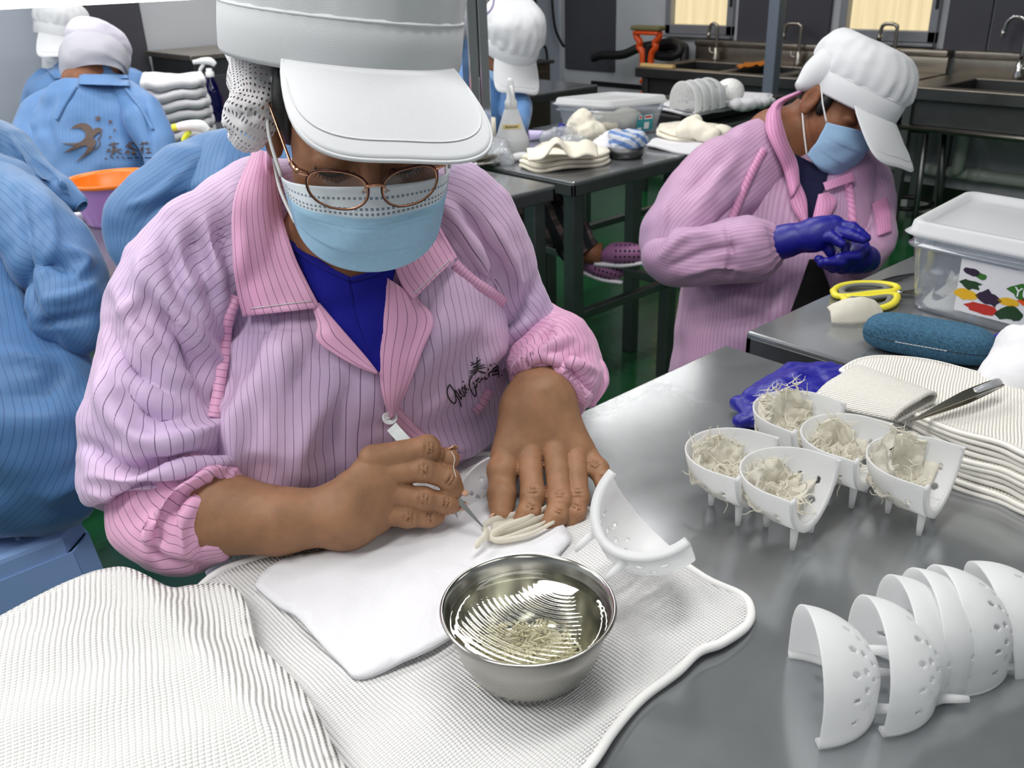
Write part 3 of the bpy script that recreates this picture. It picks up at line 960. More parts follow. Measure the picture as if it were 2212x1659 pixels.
# steel column, cables on the wall
o = mesh('steel_column', *boxg((4.02, 2.60, 0), (4.08, 2.66, ZC), .006), plain('column_paint', (126, 136, 152), .4, .4), None, False, origin=(4.05, 2.63, 0))
tag(o, 'blue-grey square steel column in front of the sinks', 'column')
for k, (pts, lab) in enumerate((([(1154, -30), (1160, 40), (1168, 95), (1182, 126)], 'dark cable hanging left on the back wall beside the thin pole'), ([(1190, -30), (1198, 55), (1214, 95), (1231, 128)], 'dark cable sloping right on the back wall beside the thin pole'))):
    P = [atY(u, v, YW - .05) for u, v in pts]
    P.append(P[-1] * (1, 1, 0) + np.array([0, 0, .0]))
    o = mesh('cable', *tube(P, .009, 8, 40), M['rubber']); tag(o, lab, 'cable')
o = mesh('thin_pole', *tube([(3.0, 3.52, TZ), (3.0, 3.52, 1.9)], .016, 12), M['nickel'], origin=(3.0, 3.52, TZ)); tag(o, 'thin steel pole standing on the bare rear table', 'pole')
o = empty('steel_cabinet', (3.75, 4.62, 0), 'brownish low steel cabinet along the back wall', 'cabinet')
mesh('body', *boxg((2.7, 4.45, .0), (4.30, 4.85, .70), .005), M['steel_warm'], o, False)
mesh('top', *boxg((2.68, 4.43, .70), (4.32, 4.86, .72), .004), M['sink_dark'], o, False)
for k in range(3):
    mesh('door', *boxg((2.73 + k * .52, 4.44, .05), (3.22 + k * .52, 4.452, .66), .003), M['steel_warm'], o, False)

# lamp frame over the second table: two posts and a tube
o = empty('lamp_frame', (1.35, 2.09, TZ), 'bright tube lamp on two steel posts over the table with the tin', 'lamp')
mesh('post', *merge(boxg((1.755, 2.155, TZ), (1.792, 2.19, 1.66), .003), boxg((1.796, 2.155, TZ), (1.832, 2.19, 1.66), .003)), M['chrome'], o, False)
mesh('post', *merge(boxg((1.00, 2.10, TZ), (1.04, 2.13, 1.62), .003)), M['chrome'], o, False)
for x, yq in ((1.80, 2.172), (1.02, 2.115)):
    mesh('foot', *boxg((x - .04, yq - .025, TZ), (x + .034, yq + .025, TZ + .006), .002), M['chrome'], o, False)
mesh('beam', *boxg((-.60, 2.08, 1.275), (1.80, 2.16, 1.31), .004), M['alu'], o, False)
mesh('tube', *tube([(-.55, 2.11, 1.258), (.935, 2.11, 1.258)], .017, 12), M['tube_glow'], o)
for q in range(2):
    c = [vd(1020, 36, 2.66), vd(1032, 18, 2.64), vd(1045, -5, 2.62)] if q == 0 else [vd(1018, 40, 2.65), vd(1040, 38, 2.64), vd(1062, 18, 2.64), vd(1068, -10, 2.64)]
    mesh('cord', *tube(c, .0035, 8, 24), M['rubber'] if q == 0 else M['led_lilac'], o)
o = empty('drawer_cart', (2.0, 4.55, 0), 'dark steel drawer cart by the back wall behind the cobalt spray bottle', 'cart')
mesh('body', *boxg((1.85, 4.3, .08), (2.6, 4.8, .93), .004), M['sink_dark'], o, False)
mesh('top', *boxg((1.83, 4.28, .93), (2.62, 4.82, .955), .004), M['sink'], o, False)
for k in range(3):
    d = mesh('drawer', *boxg((1.87, 4.285, .66 - k * .22 + .02), (2.58, 4.30, .66 - k * .22 + .2), .003), M['panel_dark'], o, False)
    mesh('handle', *boxg((2.1, 4.27, .66 - k * .22 + .17), (2.35, 4.285, .66 - k * .22 + .185), .002), M['nickel'], d, False)

# ---------------------------------------------------------------- the moulds
R_, E_, H_ = .052, .024, .055
def mould_geo():
    nphi, nt = 150, 54
    # path of the U: from (E, R) round to (E, -R)
    ts = np.linspace(0, 1, nt) ** .8
    V, keep = [], []
    Lu = []
    for t in ts:
        rho = R_ * (.87 + .13 * t) * max(1e-3, (1 - (1 - t) ** 2.3)) ** .55
        half = math.pi * rho
        tot = 2 * E_ + half
        row = []
        for s in np.linspace(0, 1, nphi):
            l = s * (2 * E_ + math.pi * R_)
            if l < E_: p = (E_ - l, rho)
            elif l > E_ + math.pi * R_: p = (l - E_ - math.pi * R_, -rho)
            else:
                a = math.pi / 2 + (l - E_) / R_
                p = (rho * math.cos(a), rho * math.sin(a))
            row.append((p[0], p[1], H_ * t + .0))
        V += row
    F = []
    holes = []
    for i, (tr, off, n) in enumerate(((.10, 0, 9), (.22, .5, 10), (.36, 0, 11), (.52, .5, 9))):
        for k in range(n):
            s = (k + .5 + off * .5) / (n + .5)
            if .06 < s < .94: holes.append((s, tr, .0150 if i < 3 else .012, .048 if i < 3 else .065))
    for i in range(nt - 1):
        tm = (ts[i] + ts[i + 1]) / 2
        for j in range(nphi - 1):
            sm = (j + .5) / (nphi - 1)
            if any(((sm - hs) / hw) ** 2 + ((tm - ht) / hh) ** 2 < 1 for hs, ht, hw, hh in holes): continue
            F.append([i * nphi + j, i * nphi + j + 1, (i + 1) * nphi + j + 1, (i + 1) * nphi + j])
    wall = (np.array(V), F)
    # lip along the cut, in the plane x = E
    lv, lf = [], []
    prof = [(R_ * (.87 + .13 * t) * max(1e-3, (1 - (1 - t) ** 2.3)) ** .55, H_ * t) for t in np.linspace(0, 1, 22) ** 1.2]
    pts = [(-r, z) for r, z in prof[::-1]] + [(r, z) for r, z in prof[1:]]
    pts = np.array(pts)
    T = unit(np.gradient(pts, axis=0)); N = np.stack([-T[:, 1], T[:, 0]], 1)
    for dx in (-.0018, .0012):
        for w in (-.001, .0075):
            q = pts + N * w
            lv.append(np.column_stack([np.full(len(q), E_ + dx), q[:, 0], q[:, 1]]))
    k = len(pts)
    lv = np.vstack(lv)
    for a, b2 in ((0, 1), (1, 3), (3, 2), (2, 0)):
        lf += [[a * k + i, a * k + i + 1, b2 * k + i + 1, b2 * k + i] for i in range(k - 1)]
    lf += [[0, k, 3 * k, 2 * k], [k - 1, 2 * k - 1, 4 * k - 1, 3 * k - 1]]
    pegs = []
    for x, y, z0 in ((-.024, .0, .014), (.016, .020, .006), (.016, -.020, .006)):
        pegs.append(lathe([(.0042, z0), (.0034, -.010), (.0026, -.019), (0, -.0195)], 12, (x, y, 0)))
    return wall, (lv, lf), pegs
WALL, LIP, PEGS = mould_geo()
def mould(M3, label, group, mat='mould', cat='mould'):
    root = empty('nest_mould', np.array(M3)[:3, 3], label, cat, group)
    root.rotation_euler = Matrix(M3).to_euler()
    return root
first_mould = None
def place_mould(Mx, label, group, mat=None, scale=1.0):
    global first_mould
    r = empty('nest_mould', (0, 0, 0), label, 'mould', group)
    r.matrix_world = Matrix(Mx)
    if scale != 1.0: r.scale = (scale,) * 3
    if first_mould is None or mat is not None:
        mm = M[mat] if mat else M['mould']
        parts = [thick(mesh('shell', WALL[0], WALL[1], mm, r, True, local=True), .0017, 0)]
        parts.append(mesh('lip', LIP[0], LIP[1], mm, r, True, local=True))
        for p in PEGS: parts.append(mesh('peg', p[0], p[1], mm, r, True, local=True))
        if mat is None: first_mould = (r, parts)
    else:
        for p in first_mould[1]:
            c = p.copy(); c.parent = r; COL.objects.link(c)
    return r
def frame(o, x, z):
    """matrix from origin, x axis hint and exact z axis"""
    z = unit(np.array(z, float)); x = np.array(x, float); x = unit(x - z * (x @ z)); y = np.cross(z, x)
    m = np.eye(4); m[:3, 0] = x; m[:3, 1] = y; m[:3, 2] = z; m[:3, 3] = o
    return m
CA = lambda r, u, t: unit(r * RGT + u * UPV - t * FWD)      # right, up, towards the viewer
cutdir = at(1812, 1029, .83) - at(1725, 1108, .83)
cutn = unit(np.array([-cutdir[1], cutdir[0], 0]));
if cutn @ RGT < 0: cutn = -cutn
UP = [((1580, 1106), 'upright mould at the left of the five with a torn hollow nest', .10), ((1700, 1156), 'upright mould nearest the viewer of the five with a pointed nest', 0),
      ((1716, 1010), 'upright mould at the back beside the blue gloves with a ragged nest', -.12), ((1822, 1070), 'upright mould in the middle of the five with a low flat nest', .05), ((1966, 1126), 'upright mould at the right of the five with a tall peaked nest', .0)]
UPM = []
for (u, v), lab, da in UP:
    c, s = math.cos(da), math.sin(da)
    n2 = np.array([cutn[0] * c - cutn[1] * s, cutn[0] * s + cutn[1] * c, 0])
    mx = frame(at(u, v, TZ) + (0, 0, .0197), n2, (0, 0, 1))
    UPM.append(mx)
    place_mould(mx, lab, 'moulds holding nests')
# lying row: pegs to the right, standing on the cut
f1a, f1b = at(1702, 1412), at(1768, 1618)
ydir = unit(f1a - f1b)
axis = unit(np.cross(ydir, (0, 0, 1)))
if axis @ RGT < 0: axis = -axis
base1 = (f1a + f1b) / 2
side = unit(at(1945, 1590) - at(1768, 1620))
LY = [((0, 0), 'lying frosted mould at the near end of the row, clear of the others', 0), ((.052, .0), 'lying frosted mould second from the near end of the row', .02),
      ((.084, .0213), 'lying frosted mould third in the row, tucked behind the second', .0), ((.1049, .0247), 'lying frosted mould in the middle of the nested row', .02), ((.1278, .0271), 'lying frosted mould fifth in the row with pegs showing in the gap', -.02),
      ((.176, .0375), 'lying frosted mould at the far end of the row, tipped with pegs up', -.22)]
perp = ydir
for (da, dp), lab, tilt in LY:
    o0 = base1 + side * da + perp * dp
    z = -axis + np.array([0, 0, tilt])
    org = o0 + (0, 0, E_ + .0022) + axis * (H_ * 1.0)
    place_mould(frame(org, (0, 0, -1), z), lab, 'frosted moulds lying in a row')
# leaning against the bowl
zl = CA(.72, .62, -.15); xl = CA(-.52, .30, .80)
place_mould(frame(at(1315, 1205, .805), xl, zl), 'frosted mould tipped on its side against the steel bowl', 'loose moulds by the bowl')
# under the hand
zl = CA(-.12, .58, .80); xl = CA(.98, .12, .1)
hm = place_mould(frame(vd(1100, 1080, .951) - zl * H_ * .55, xl, zl), 'frosted mould under the worker\'s fingers beside the tweezers', 'loose moulds by the bowl')
hm.scale = (1.08, 1.12, .55)

# nests in the upright moulds
def nest(mx, label, seed, tail, rim, holey=0.0):
    rng = np.random.default_rng(seed)
    nphi, nt = 70, 26
    V = []
    keep = np.ones((nt, nphi), bool)
    for i, t in enumerate(np.linspace(.04, 1, nt)):
        for j, s in enumerate(np.linspace(.17, .83, nphi)):
            tt = t * (rim + tail * math.exp(-((s - .72) / .06) ** 2) + .10 * math.sin(9 * s + seed) + .05 * math.sin(23 * s))
            rho = R_ * .90 * max(1e-3, (1 - (1 - min(tt, 1)) ** 2.3)) ** .55
            if tt > 1: rho *= 1 - .25 * (tt - 1)
            l = s * (2 * E_ + math.pi * R_)
            if l < E_: p = (E_ - l, rho)
            elif l > E_ + math.pi * R_: p = (l - E_ - math.pi * R_, -rho)
            else:
                a = math.pi / 2 + (l - E_) / R_
                p = (rho * math.cos(a), rho * math.sin(a))
            q = np.array((p[0], p[1], H_ * tt + .003))
            nz = noise.fractal(Vector(q * 45 + seed * 3.1), 1, 2, 3)
            q[:2] *= 1 - .20 * abs(nz) * (0.4 + t)
            q[2] += .007 * nz
            V.append(q)
            if holey and noise.noise(Vector(q * 38 + seed)) > holey and t > .2: keep[i, j] = False
    F = []
    for i in range(nt - 1):
        for j in range(nphi - 1):
            if keep[i, j]: F.append([i * nphi + j, i * nphi + j + 1, (i + 1) * nphi + j + 1, (i + 1) * nphi + j])
    V = np.array(V) @ mx[:3, :3].T + mx[:3, 3]
    root = empty('bird_nest', mx[:3, 3], label, 'nest', 'nests in the upright moulds')
    thick(mesh('cup', V, F, M['nest'], root, True), .0028, 0)
    # crust filling the bottom of the cup
    fil = []
    for k in range(46):
        a = rng.uniform(0, 6.28); r = rng.uniform(0, .9) ** .6 * R_ * .72
        c = np.array((min(.006, r * math.cos(a) * .8 - .008), r * math.sin(a), H_ * rng.uniform(.28, .55)))
        P = [c]
        d = rng.normal(size=3) * (1, 1, .5)
        for _ in range(5):
            d = unit(d + rng.normal(size=3) * .55)
            P.append(np.array(P[-1]) + d * .0055)
        fil.append(tube(np.array(P) @ mx[:3, :3].T + mx[:3, 3], [.0011, .0004], 5, 12))
    # loose fringe at the rim
    for k in range(60):
        j = rng.integers(2, nphi - 2)
        p = V[(nt - 1) * nphi + j]
        c = mx[:3, 3] + np.array((0, 0, .045))
        d = unit((c - p) + rng.normal(size=3) * .05 + np.array((0, 0, .03)))
        P = [p]
        for _ in range(4):
            d = unit(d + rng.normal(size=3) * .35)
            P.append(P[-1] + d * .004)
        fil.append(tube(P, [.0008, .0002], 4, 8))
    s = mesh('fibres', *merge(*fil), M['nest'], root, True); s['kind'] = 'stuff'
    # floor of the nest
    xs = np.linspace(-.88, .12, 22); V2, F2 = [], []
    for a in xs:
        for b3 in np.linspace(-.82, .82, 22):
            e = a * a + b3 * b3
            z = H_ * (.30 + .26 * e) + .010 * noise.fractal(Vector((a * 3 + seed, b3 * 3, seed)), 1, 2, 3)
            w = min(1, .93 / math.sqrt(e + 1e-6)) if e > .8 else 1
            V2.append((a * R_ * w, b3 * R_ * w, z))
    thick(mesh('nest_floor', np.array(V2) @ mx[:3, :3].T + mx[:3, 3], gridfaces(22, 22), M['nest'], root, True), .002, 0)
    return root
NL = ['cream nest with a torn hole in the leftmost upright mould', 'cream nest with a short point in the nearest upright mould', 'ragged cream nest spilling from the mould by the blue gloves', 'flat cream nest in the middle upright mould', 'cream nest with a tall peak in the right-hand upright mould']
for k, (tl, rm, hl) in enumerate(((.18, .80, .33), (.45, .66, 0), (.05, 1.02, .30), (.15, .74, 0), (.85, .92, 0))):
    nest(UPM[k], NL[k], 3 + k * 7, tl, rm, hl)

# ---------------------------------------------------------------- cloths on the near table
def near_towel(px, z0, zf, spacing, mat, name, label, th=.004, rot=0.0, hem=None, cat='towel'):
    b = [at(u, v, z0)[:2] for u, v in px]
    V, F, UV, bb = flat_cloth(b, spacing, lambda x, y: z0 + zf(x, y))
    if hem:
        root = empty(name, (V[:, 0].mean(), V[:, 1].mean(), z0), label, cat)
        thick(mesh('cloth', V, F, mat, root, True, uv=UV), th, -1)
        hl = np.array([[x, y, z0 + zf(x, y) - .001] for x, y in bb])
        n = len(hl)
        ph = np.arange(n)
        mesh('hem', *tube(hl, hem, 8, closed=True), M['hem'], root)
        return root
    o = mesh(name, V, F, mat, None, True, uv=UV, origin=(V[:, 0].mean(), V[:, 1].mean(), z0))
    tag(o, label, cat)
    return thick(o, th, -1)
def wave(x, y):
    return .0022 * math.sin(38 * x + 21 * y) + .0016 * math.sin(55 * y - 17 * x + 1) + .0016
near_towel([(405, 1290), (470, 1240), (560, 1208), (700, 1170), (860, 1080), (980, 1000), (1065, 985), (1110, 1020), (1240, 1085), (1330, 1140), (1425, 1190), (1520, 1250), (1600, 1280), (1622, 1310), (1612, 1350), (1560, 1390), (1510, 1410), (1465, 1450), (1400, 1495), (1360, 1535), (1320, 1590), (1275, 1660), (1180, 1760), (900, 1900), (600, 1900), (480, 1600)],
           .7565, wave, .011, M['towel'], 'mesh_towel', 'large white mesh towel under the steel bowl with a corded hem', .003, hem=.0042)
def wavef(x, y):
    d = (x * _Rh[0] + y * _Rh[1])
    return .006 + .004 * math.sin(30 * x + 10) + .003 * math.sin(44 * y + 2) + .0016 * noise.noise(Vector((x * 40, y * 40, 0)))
b = near_towel([(553, 1272), (575, 1240), (640, 1205), (750, 1180), (900, 1120), (1000, 1060), (1060, 1040), (1180, 1110), (1228, 1160), (1215, 1190), (1100, 1290), (960, 1390), (870, 1432), (778, 1468), (740, 1440), (690, 1392), (640, 1335), (600, 1310)],
               .7612, lambda x, y: .004 + .0014 * math.sin(60 * x) * math.sin(50 * y) + .0016 * abs(noise.noise(Vector((x * 22 + y * 9, y * 30 - x * 8, 1)))) + .0008 * noise.noise(Vector((x * 60, y * 60, 3))), .009, M['cotton'], 'folded_cloth', 'smooth white folded cotton cloth under the working hands', .0045, cat='cloth')
fa = at(385, 1290, .78); fb = at(700, 1659, .78)
fd = unit((fb - fa)[:2]); fn = np.array([-fd[1], fd[0]])
if fn @ (at(100, 1500, .78) - fa)[:2] < 0: fn = -fn
def foldz(x, y):
    d = (np.array([x, y]) - fa[:2]) @ fn
    s = (np.array([x, y]) - fa[:2]) @ fd
    up = 1 / (1 + math.exp(-d * 130))
    z = .010 + .012 * up + .008 * math.exp(-((d - .016) / .016) ** 2) + .006 * math.exp(-((d + .05) / .02) ** 2)
    z += .006 * math.sin(18 * x + 9 * y) * up + .0015 * math.sin(70 * y + 20 * x)
    return z
near_towel([(0, 1392), (90, 1338), (160, 1295), (215, 1268), (265, 1268), (320, 1283), (370, 1293), (420, 1281), (490, 1288), (530, 1320), (548, 1370), (562, 1415), (600, 1455), (648, 1500), (690, 1570), (735, 1655), (800, 1800), (500, 2000), (0, 1900), (-300, 1700), (-200, 1500)],
           .7605, foldz, .010, M['towel2'], 'ribbed_towel', 'thick ribbed white towel folded over at the near left corner', .006)

# ---------------------------------------------------------------- bowl of water
bc = at(1141, 1318, .816); bc[2] = .761
bowl = empty('steel_bowl', bc, 'round steel bowl of water with nest scraps on the mesh towel', 'bowl')
rr = 186 * ((at(1141, 1318, .812) - CAM) @ FWD) / FPX
rb = rr * .70; hb_ = .060
prof = [(0, 0), (rb * .9, 0), (rb, .003), (rb + (rr - rb) * .45, .022), (rr - .003, hb_ - .004), (rr - .0005, hb_ - .0015), (rr + .0012, hb_), (rr - .0005, hb_ + .0012), (rr - .0022, hb_), (rr - .0045, hb_ - .004), (rb + (rr - rb) * .42, .023), (rb - .002, .005), (rb * .88, .002), (0, .002)]
pp = []
for i in range(len(prof) - 1):
    for t_ in (0, .5): pp.append(tuple(np.array(prof[i]) * (1 - t_) + np.array(prof[i + 1]) * t_))
pp.append(prof[-1])
mesh('shell', *lathe(pp, 96, bc), M['bowl'], bowl, True)
wl = .047
rw = rb + (rr - rb) * .45 + (rr - rb) * .55 * (wl - .022) / (hb_ - .026) - .0035
V, F = [], []
rc = bc + rw * .95 * unit(_Rh * .55 + _Fh * .75)
for i, r in enumerate(np.linspace(0, rw, 90)):
    for j in range(120):
        a = j / 120 * 2 * math.pi
        x, y = bc[0] + r * math.cos(a), bc[1] + r * math.sin(a)
        d = math.hypot(x - rc[0], y - rc[1])
        V.append((x, y, bc[2] + wl + .00022 * math.sin(d * 1250) * math.exp(-((d - .07) / .03) ** 2) + .0007 * math.exp(-((rw - r) / .003) ** 2)))
mesh('water', V, gridfaces(90, 120, True), M['water'], bowl, True)
rng = np.random.default_rng(5)
V2, F2 = [], []
nc = bc + np.array((0, 0, .004)) + _Rh * -.004
fl = []
for k in range(420):
    a = rng.uniform(0, 6.28); r = rng.uniform(0, 1) ** .5 * rb * .86
    p = nc + np.array((r * math.cos(a), r * math.sin(a), rng.uniform(.0, .010)))
    d = unit(rng.normal(size=3) * (1, 1, .15)); P = [p]
    for _ in range(3):
        d = unit(d + rng.normal(size=3) * (.5, .5, .1)); P.append(P[-1] + d * rng.uniform(.002, .005))
    fl.append(tube(P, [.0007, .0012, .0004], 4))
s = mesh('nest_scraps', *merge(*fl), M['nest_wet'], bowl, True); s['kind'] = 'stuff'
V2 = []
for i, r in enumerate(np.linspace(0, 1, 26)):
    for j in range(60):
        a = j / 60 * 6.2832
        q = r * rb * .86 * (1 + .07 * math.sin(5 * a) + .04 * math.sin(11 * a))
        p = nc + np.array((q * math.cos(a), q * math.sin(a), 0))
        V2.append(p + np.array((0, 0, .004 * (1 - r ** 3) * (1 + .6 * noise.noise(Vector(p * 90))) - .001)))
mesh('scrap_bed', V2, gridfaces(26, 60, True), M['nest_wet'], bowl, True)

# tweezers held in the right hand
def tweezers(a, b, label, w=.0062, gap=.0045, up=None, sleeve=False, mt='leg_steel'):
    a, b = np.array(a), np.array(b)
    root = empty('tweezers', (a + b) / 2, label, 'tweezers')
    d = unit(b - a); v = up if up is not None else np.cross(d, unit(a - CAM)); v = unit(v - d * (v @ d)); s = np.cross(d, v)
    for sg in (-1, 1):
        n = 24
        V = []
        for t in np.linspace(0, 1, n):
            wd = w * (1.0 if t < .40 else 1 - .88 * (t - .40) / .60)
            off = gap * sg * (math.sin(math.pi * min(1, t * 1.02)) ** .8) * (1 - .4 * t) + sg * .0005
            c = a + (b - a) * t + s * off
            for x, y in ((-1, -1), (1, -1), (1, 1), (-1, 1)): V.append(c + v * x * wd + s * y * .0006)
        F = []
        for i in range(n - 1):
            for j in range(4): F.append([i * 4 + j, i * 4 + (j + 1) % 4, (i + 1) * 4 + (j + 1) % 4, (i + 1) * 4 + j])
        F += [[0, 1, 2, 3], [4 * n - 1, 4 * n - 2, 4 * n - 3, 4 * n - 4]]
        mesh('arm', V, F, M[mt], root, False)
    if sleeve:
        mesh('tip_sleeve', *tube([a + (b - a) * .02, a + (b - a) * .3], .0062, 10), M['bag'], root)
    return root
TWA, TWB = vd(846, 922, .945), at(1043, 1138, .776)
tweezers(TWA, TWB, 'steel tweezers held in the right hand, tip at the nest')
tweezers(at(2160, 826, .835), at(1968, 910, .822), 'steel tweezers lying across the cream towel stack', up=np.array([0, 0, 1]) * .3 + _Fh, sleeve=True, mt='nickel')
# soaked nest strip being picked
root = empty('nest_strip', at(1110, 1140, .775), 'wet folded nest strip pinched under the fingertips beside the tweezers', 'nest')
for k, pts in enumerate(([(1175, 1095), (1120, 1112), (1060, 1128), (1046, 1142), (1066, 1150), (1120, 1136), (1180, 1112)], [(1185, 1112), (1130, 1134), (1066, 1152), (1056, 1164), (1090, 1162), (1150, 1140), (1195, 1120)], [(1190, 1090), (1140, 1122), (1090, 1140), (1062, 1160), (1080, 1168), (1140, 1156), (1196, 1128)], [(1052, 1144), (1046, 1160), (1036, 1170), (1028, 1182)])):
    P = [at(u, v, .767 + .003 * k + .002 * math.sin(i)) for i, (u, v) in enumerate(pts)]
    mesh('strand', *tube(P, [.0016, .0028, .0022, .0026, .0016], 8, 40, flat=1.9), M['nest'], root)
V, F = [], []
for i in range(16):
    for j in range(16):
        a, c = i / 15, j / 15
        p = at(1060 + 105 * a, 1146 - 40 * a + 20 * (c - .5) * 2, .763 + .006 * math.sin(math.pi * c) + .003 * a)
        V.append(p + np.array((0, 0, .004 * noise.noise(Vector(p * 80)))))
thick(mesh('sheet', V, gridfaces(16, 16), M['nest'], root), .002)

# ---------------------------------------------------------------- gloves, towels and tools at the right
def lumpy(name, prims, h, mat, label, cat, amp=.004, sc=40, seed=0, group=None, parent=None, facet=True):
    V, F = sdf_mesh([prims], h)
    G = vnorm(V, F)
    V = V + G * fbm(V, sc, amp, seed, 3)[:, None]
    if facet:
        V = V + G * (np.abs(fbm(V * np.array((1, 1, .6)), sc * .6, amp * 1.6, seed + 9, 2)))[:, None]
    o = mesh(name, V, F, mat, parent, True, origin=None if parent else V.mean(0) * (1, 1, 0) + np.array((0, 0, V[:, 2].min())))
    if label: tag(o, label, cat, group)
    return o
pr = []
for u, v, w in ((1650, 875, .012), (1690, 845, .016), (1730, 820, .014), (1770, 825, .014), (1810, 828, .010), (1750, 850, .018), (1720, 870, .014), (1790, 845, .012)):
    pr.append(ell(at(u, v, .768), (.040, .034, w), .02))
pr += [rcone(at(1700, 880, .758), at(1640, 895, .757), .008, .006, .008), rcone(at(1600, 912, .760), at(1660, 912, .760), .0085, .009, .004), rcone(at(1730, 805, .765), at(1760, 850, .77), .012, .014, .01)]
lumpy('nitrile_gloves', pr, .0035, M['glove'], 'crumpled pair of royal blue gloves behind the upright moulds', 'gloves', .005, 34, 4)
pr = [ell(at(2175, 750, .765), (.035, .03, .014), .01), rcone(at(2145, 770, .757), at(2200, 730, .77), .012, .014, .01), rcone(at(2200, 760, .76), at(2240, 740, .77), .014, .014, .01)]
lumpy('nitrile_glove', pr, .0035, M['glove'], 'blue glove squeezed between the spectacle case and white bundle', 'glove', .004, 40, 8)
# cream towel stack, each towel doubled
base_px = [(1800, 905), (1845, 880), (1905, 872), (2020, 880), (2200, 930), (2400, 1000), (2420, 1080), (2260, 1122), (2160, 1085), (2050, 1050), (1930, 985), (1850, 945)]
bb0 = np.array([at(u, v, TZ)[:2] for u, v in base_px]); cb = bb0.mean(0)
stk_lab = ['bottom', 'second lowest', 'middle', 'second from the top']
for k in range(5):
    z0 = TZ + .001 + k * .0125
    j = np.random.default_rng(20 + k)
    sh = _Rh[:2] * j.uniform(-.006, .006) + _Fh[:2] * (.003 * k)
    bb = cb + (bb0 - cb) * (1.0 - .012 * k) + sh
    lab = 'cream ribbed towel, %s of the stack behind the upright moulds' % stk_lab[k] if k < 4 else 'cream ribbed towel on top of the stack, under the tweezers, corner rolled'
    root = empty('folded_towel', (bb[:, 0].mean(), bb[:, 1].mean(), z0), lab, 'towel', 'cream towels in the stack')
    for q in range(2):
        zz = z0 + q * .0062
        corner = at(1880, 830, .80)[:2]
        def zf(x, y, zz=zz, k=k, q=q):
            up = 0.0
            if k == 4 and q == 1: up = .010 * math.exp(-(((x - corner[0]) / .05) ** 2 + ((y - corner[1]) / .05) ** 2))
            return zz + .0055 + .0012 * math.sin(45 * x + k) + .0012 * math.sin(38 * y + 2 * k + q) + up
        b5 = cb + (bb - cb) * (1 - .01 * q)
        V, F, UV, ob = flat_cloth(b5, .014, zf)
        thick(mesh('layer', V, F, M['towel_cream'], root, True, uv=UV), .0052, -1)
        mesh('fold', *tube(hull_lines(ob, zf, -.0027), .0031, 8, closed=True), M['towel_cream'], root)
# rolled corner on top
P0, P1 = at(1850, 812, .815), at(2010, 862, .822)
root_l = empty('rolled_towel', (P0 + P1) / 2, 'cream ribbed towel folded in a loop at the back of the stack', 'towel', 'cream towels in the stack')
V, F, UV = [], [], []
n1, n2 = 30, 40
dirp = unit(np.cross(P1 - P0, (0, 0, 1)))
if dirp @ FWD > 0: dirp = -dirp
sec = [(.085, -.012), (.06, .004), (.03, .010), (.008, .014), (-.008, .010), (-.014, .0), (-.008, -.010), (.004, -.012), (.03, -.015), (.07, -.020)]
secd = catmull(np.array(sec), n2)
for i in range(n1):
    t = i / (n1 - 1)
    c = P0 * (1 - t) + P1 * t
    for j, (x, z) in enumerate(secd):
        V.append(c + dirp * x * (1 - .2 * t) + np.array((0, 0, z * (1 - .45 * t))))
        UV.append((t * .16, j * .005))
thick(mesh('loop', V, gridfaces(n1, n2), M['towel_cream'], root_l, True, uv=np.array(UV)), .004, 0)
o = mesh('plastic_disc', *xform(lathe([(0, 0), (.085, 0), (.087, .003), (.085, .006), (.08, .003), (0, .003)], 64), Matrix(frame(at(2110, 885, .80), (1, 0, 0), (.05, .06, 1)))), M['lid'], None, True); tag(o, 'thin round translucent lid showing behind the towel stack', 'disc')
pr = [ell(at(2215, 830, .80), (.05, .05, .045), .02), ell(at(2235, 780, .82), (.045, .05, .05), .02), ell(at(2200, 850, .78), (.03, .03, .028), .02), ell(at(2260, 840, .79), (.06, .05, .045), .02)]
lumpy('cloth_bundle', pr, .005, M['cotton'], 'loose white cotton bundle beside the blue spectacle case', 'cloth', .008, 20, 3)

# spectacle case
ca, cb2 = at(1862, 752, .752), at(2132, 802, .752)
ax = unit((cb2 - ca) * (1, 1, 0)); pv = np.cross((0, 0, 1), ax); ctr = (ca + cb2) / 2
Lc = np.linalg.norm(cb2 - ca) / 2 + .006
if pv @ FWD < 0: pv = -pv
ctr = ctr + pv * .020; ctr[2] = TZ
case = empty('spectacle_case', ctr, 'teal-blue melange spectacle case lying closed on the right table', 'case')
def caseshell(z0, z1, sgn):
    V, F = [], []
    m, n = 44, 40
    for i in range(m):
        t = -1 + 2 * i / (m - 1)
        e = max(0.02, 1 - abs(t) ** 5) ** .45
        for j in range(n):
            a = math.pi * j / (n - 1)
            yy = math.cos(a) ; zz = math.sin(a)
            yy = np.sign(yy) * abs(yy) ** .75; zz = zz ** .75
            V.append(ctr + ax * t * Lc + pv * yy * .032 * e + np.array((0, 0, z0 + (z1 - z0) * zz * e)))
    return np.array(V), gridfaces(m, n)
mesh('top_half', *caseshell(.0265, .056, 1), M['denim'], case, True)
mesh('bottom_half', *caseshell(.0255, .001, -1), M['denim'], case, True)
mesh('seam', *[*tube([ctr + ax * t * (Lc - .0015) - pv * .0312 * max(.02, 1 - abs(t) ** 5) ** .45 + np.array((0, 0, .026)) for t in np.linspace(-.99, .99, 30)], .0012, 6)], M['rubber'], case)
for k in range(14):
    t = -.42 + k * .055
    p = ctr + ax * t * Lc - pv * .0327 + np.array((0, 0, .0258))
    mesh('stitch', *boxg((0, 0, 0), (.0042, .0008, .0008)), M['white_plastic'], case, False, local=True).matrix_local = Matrix.Translation(Vector(p - np.array(case.location))) @ Matrix([[ax[0], pv[0], 0, 0], [ax[1], pv[1], 0, 0], [0, 0, 1, 0], [0, 0, 0, 1]])
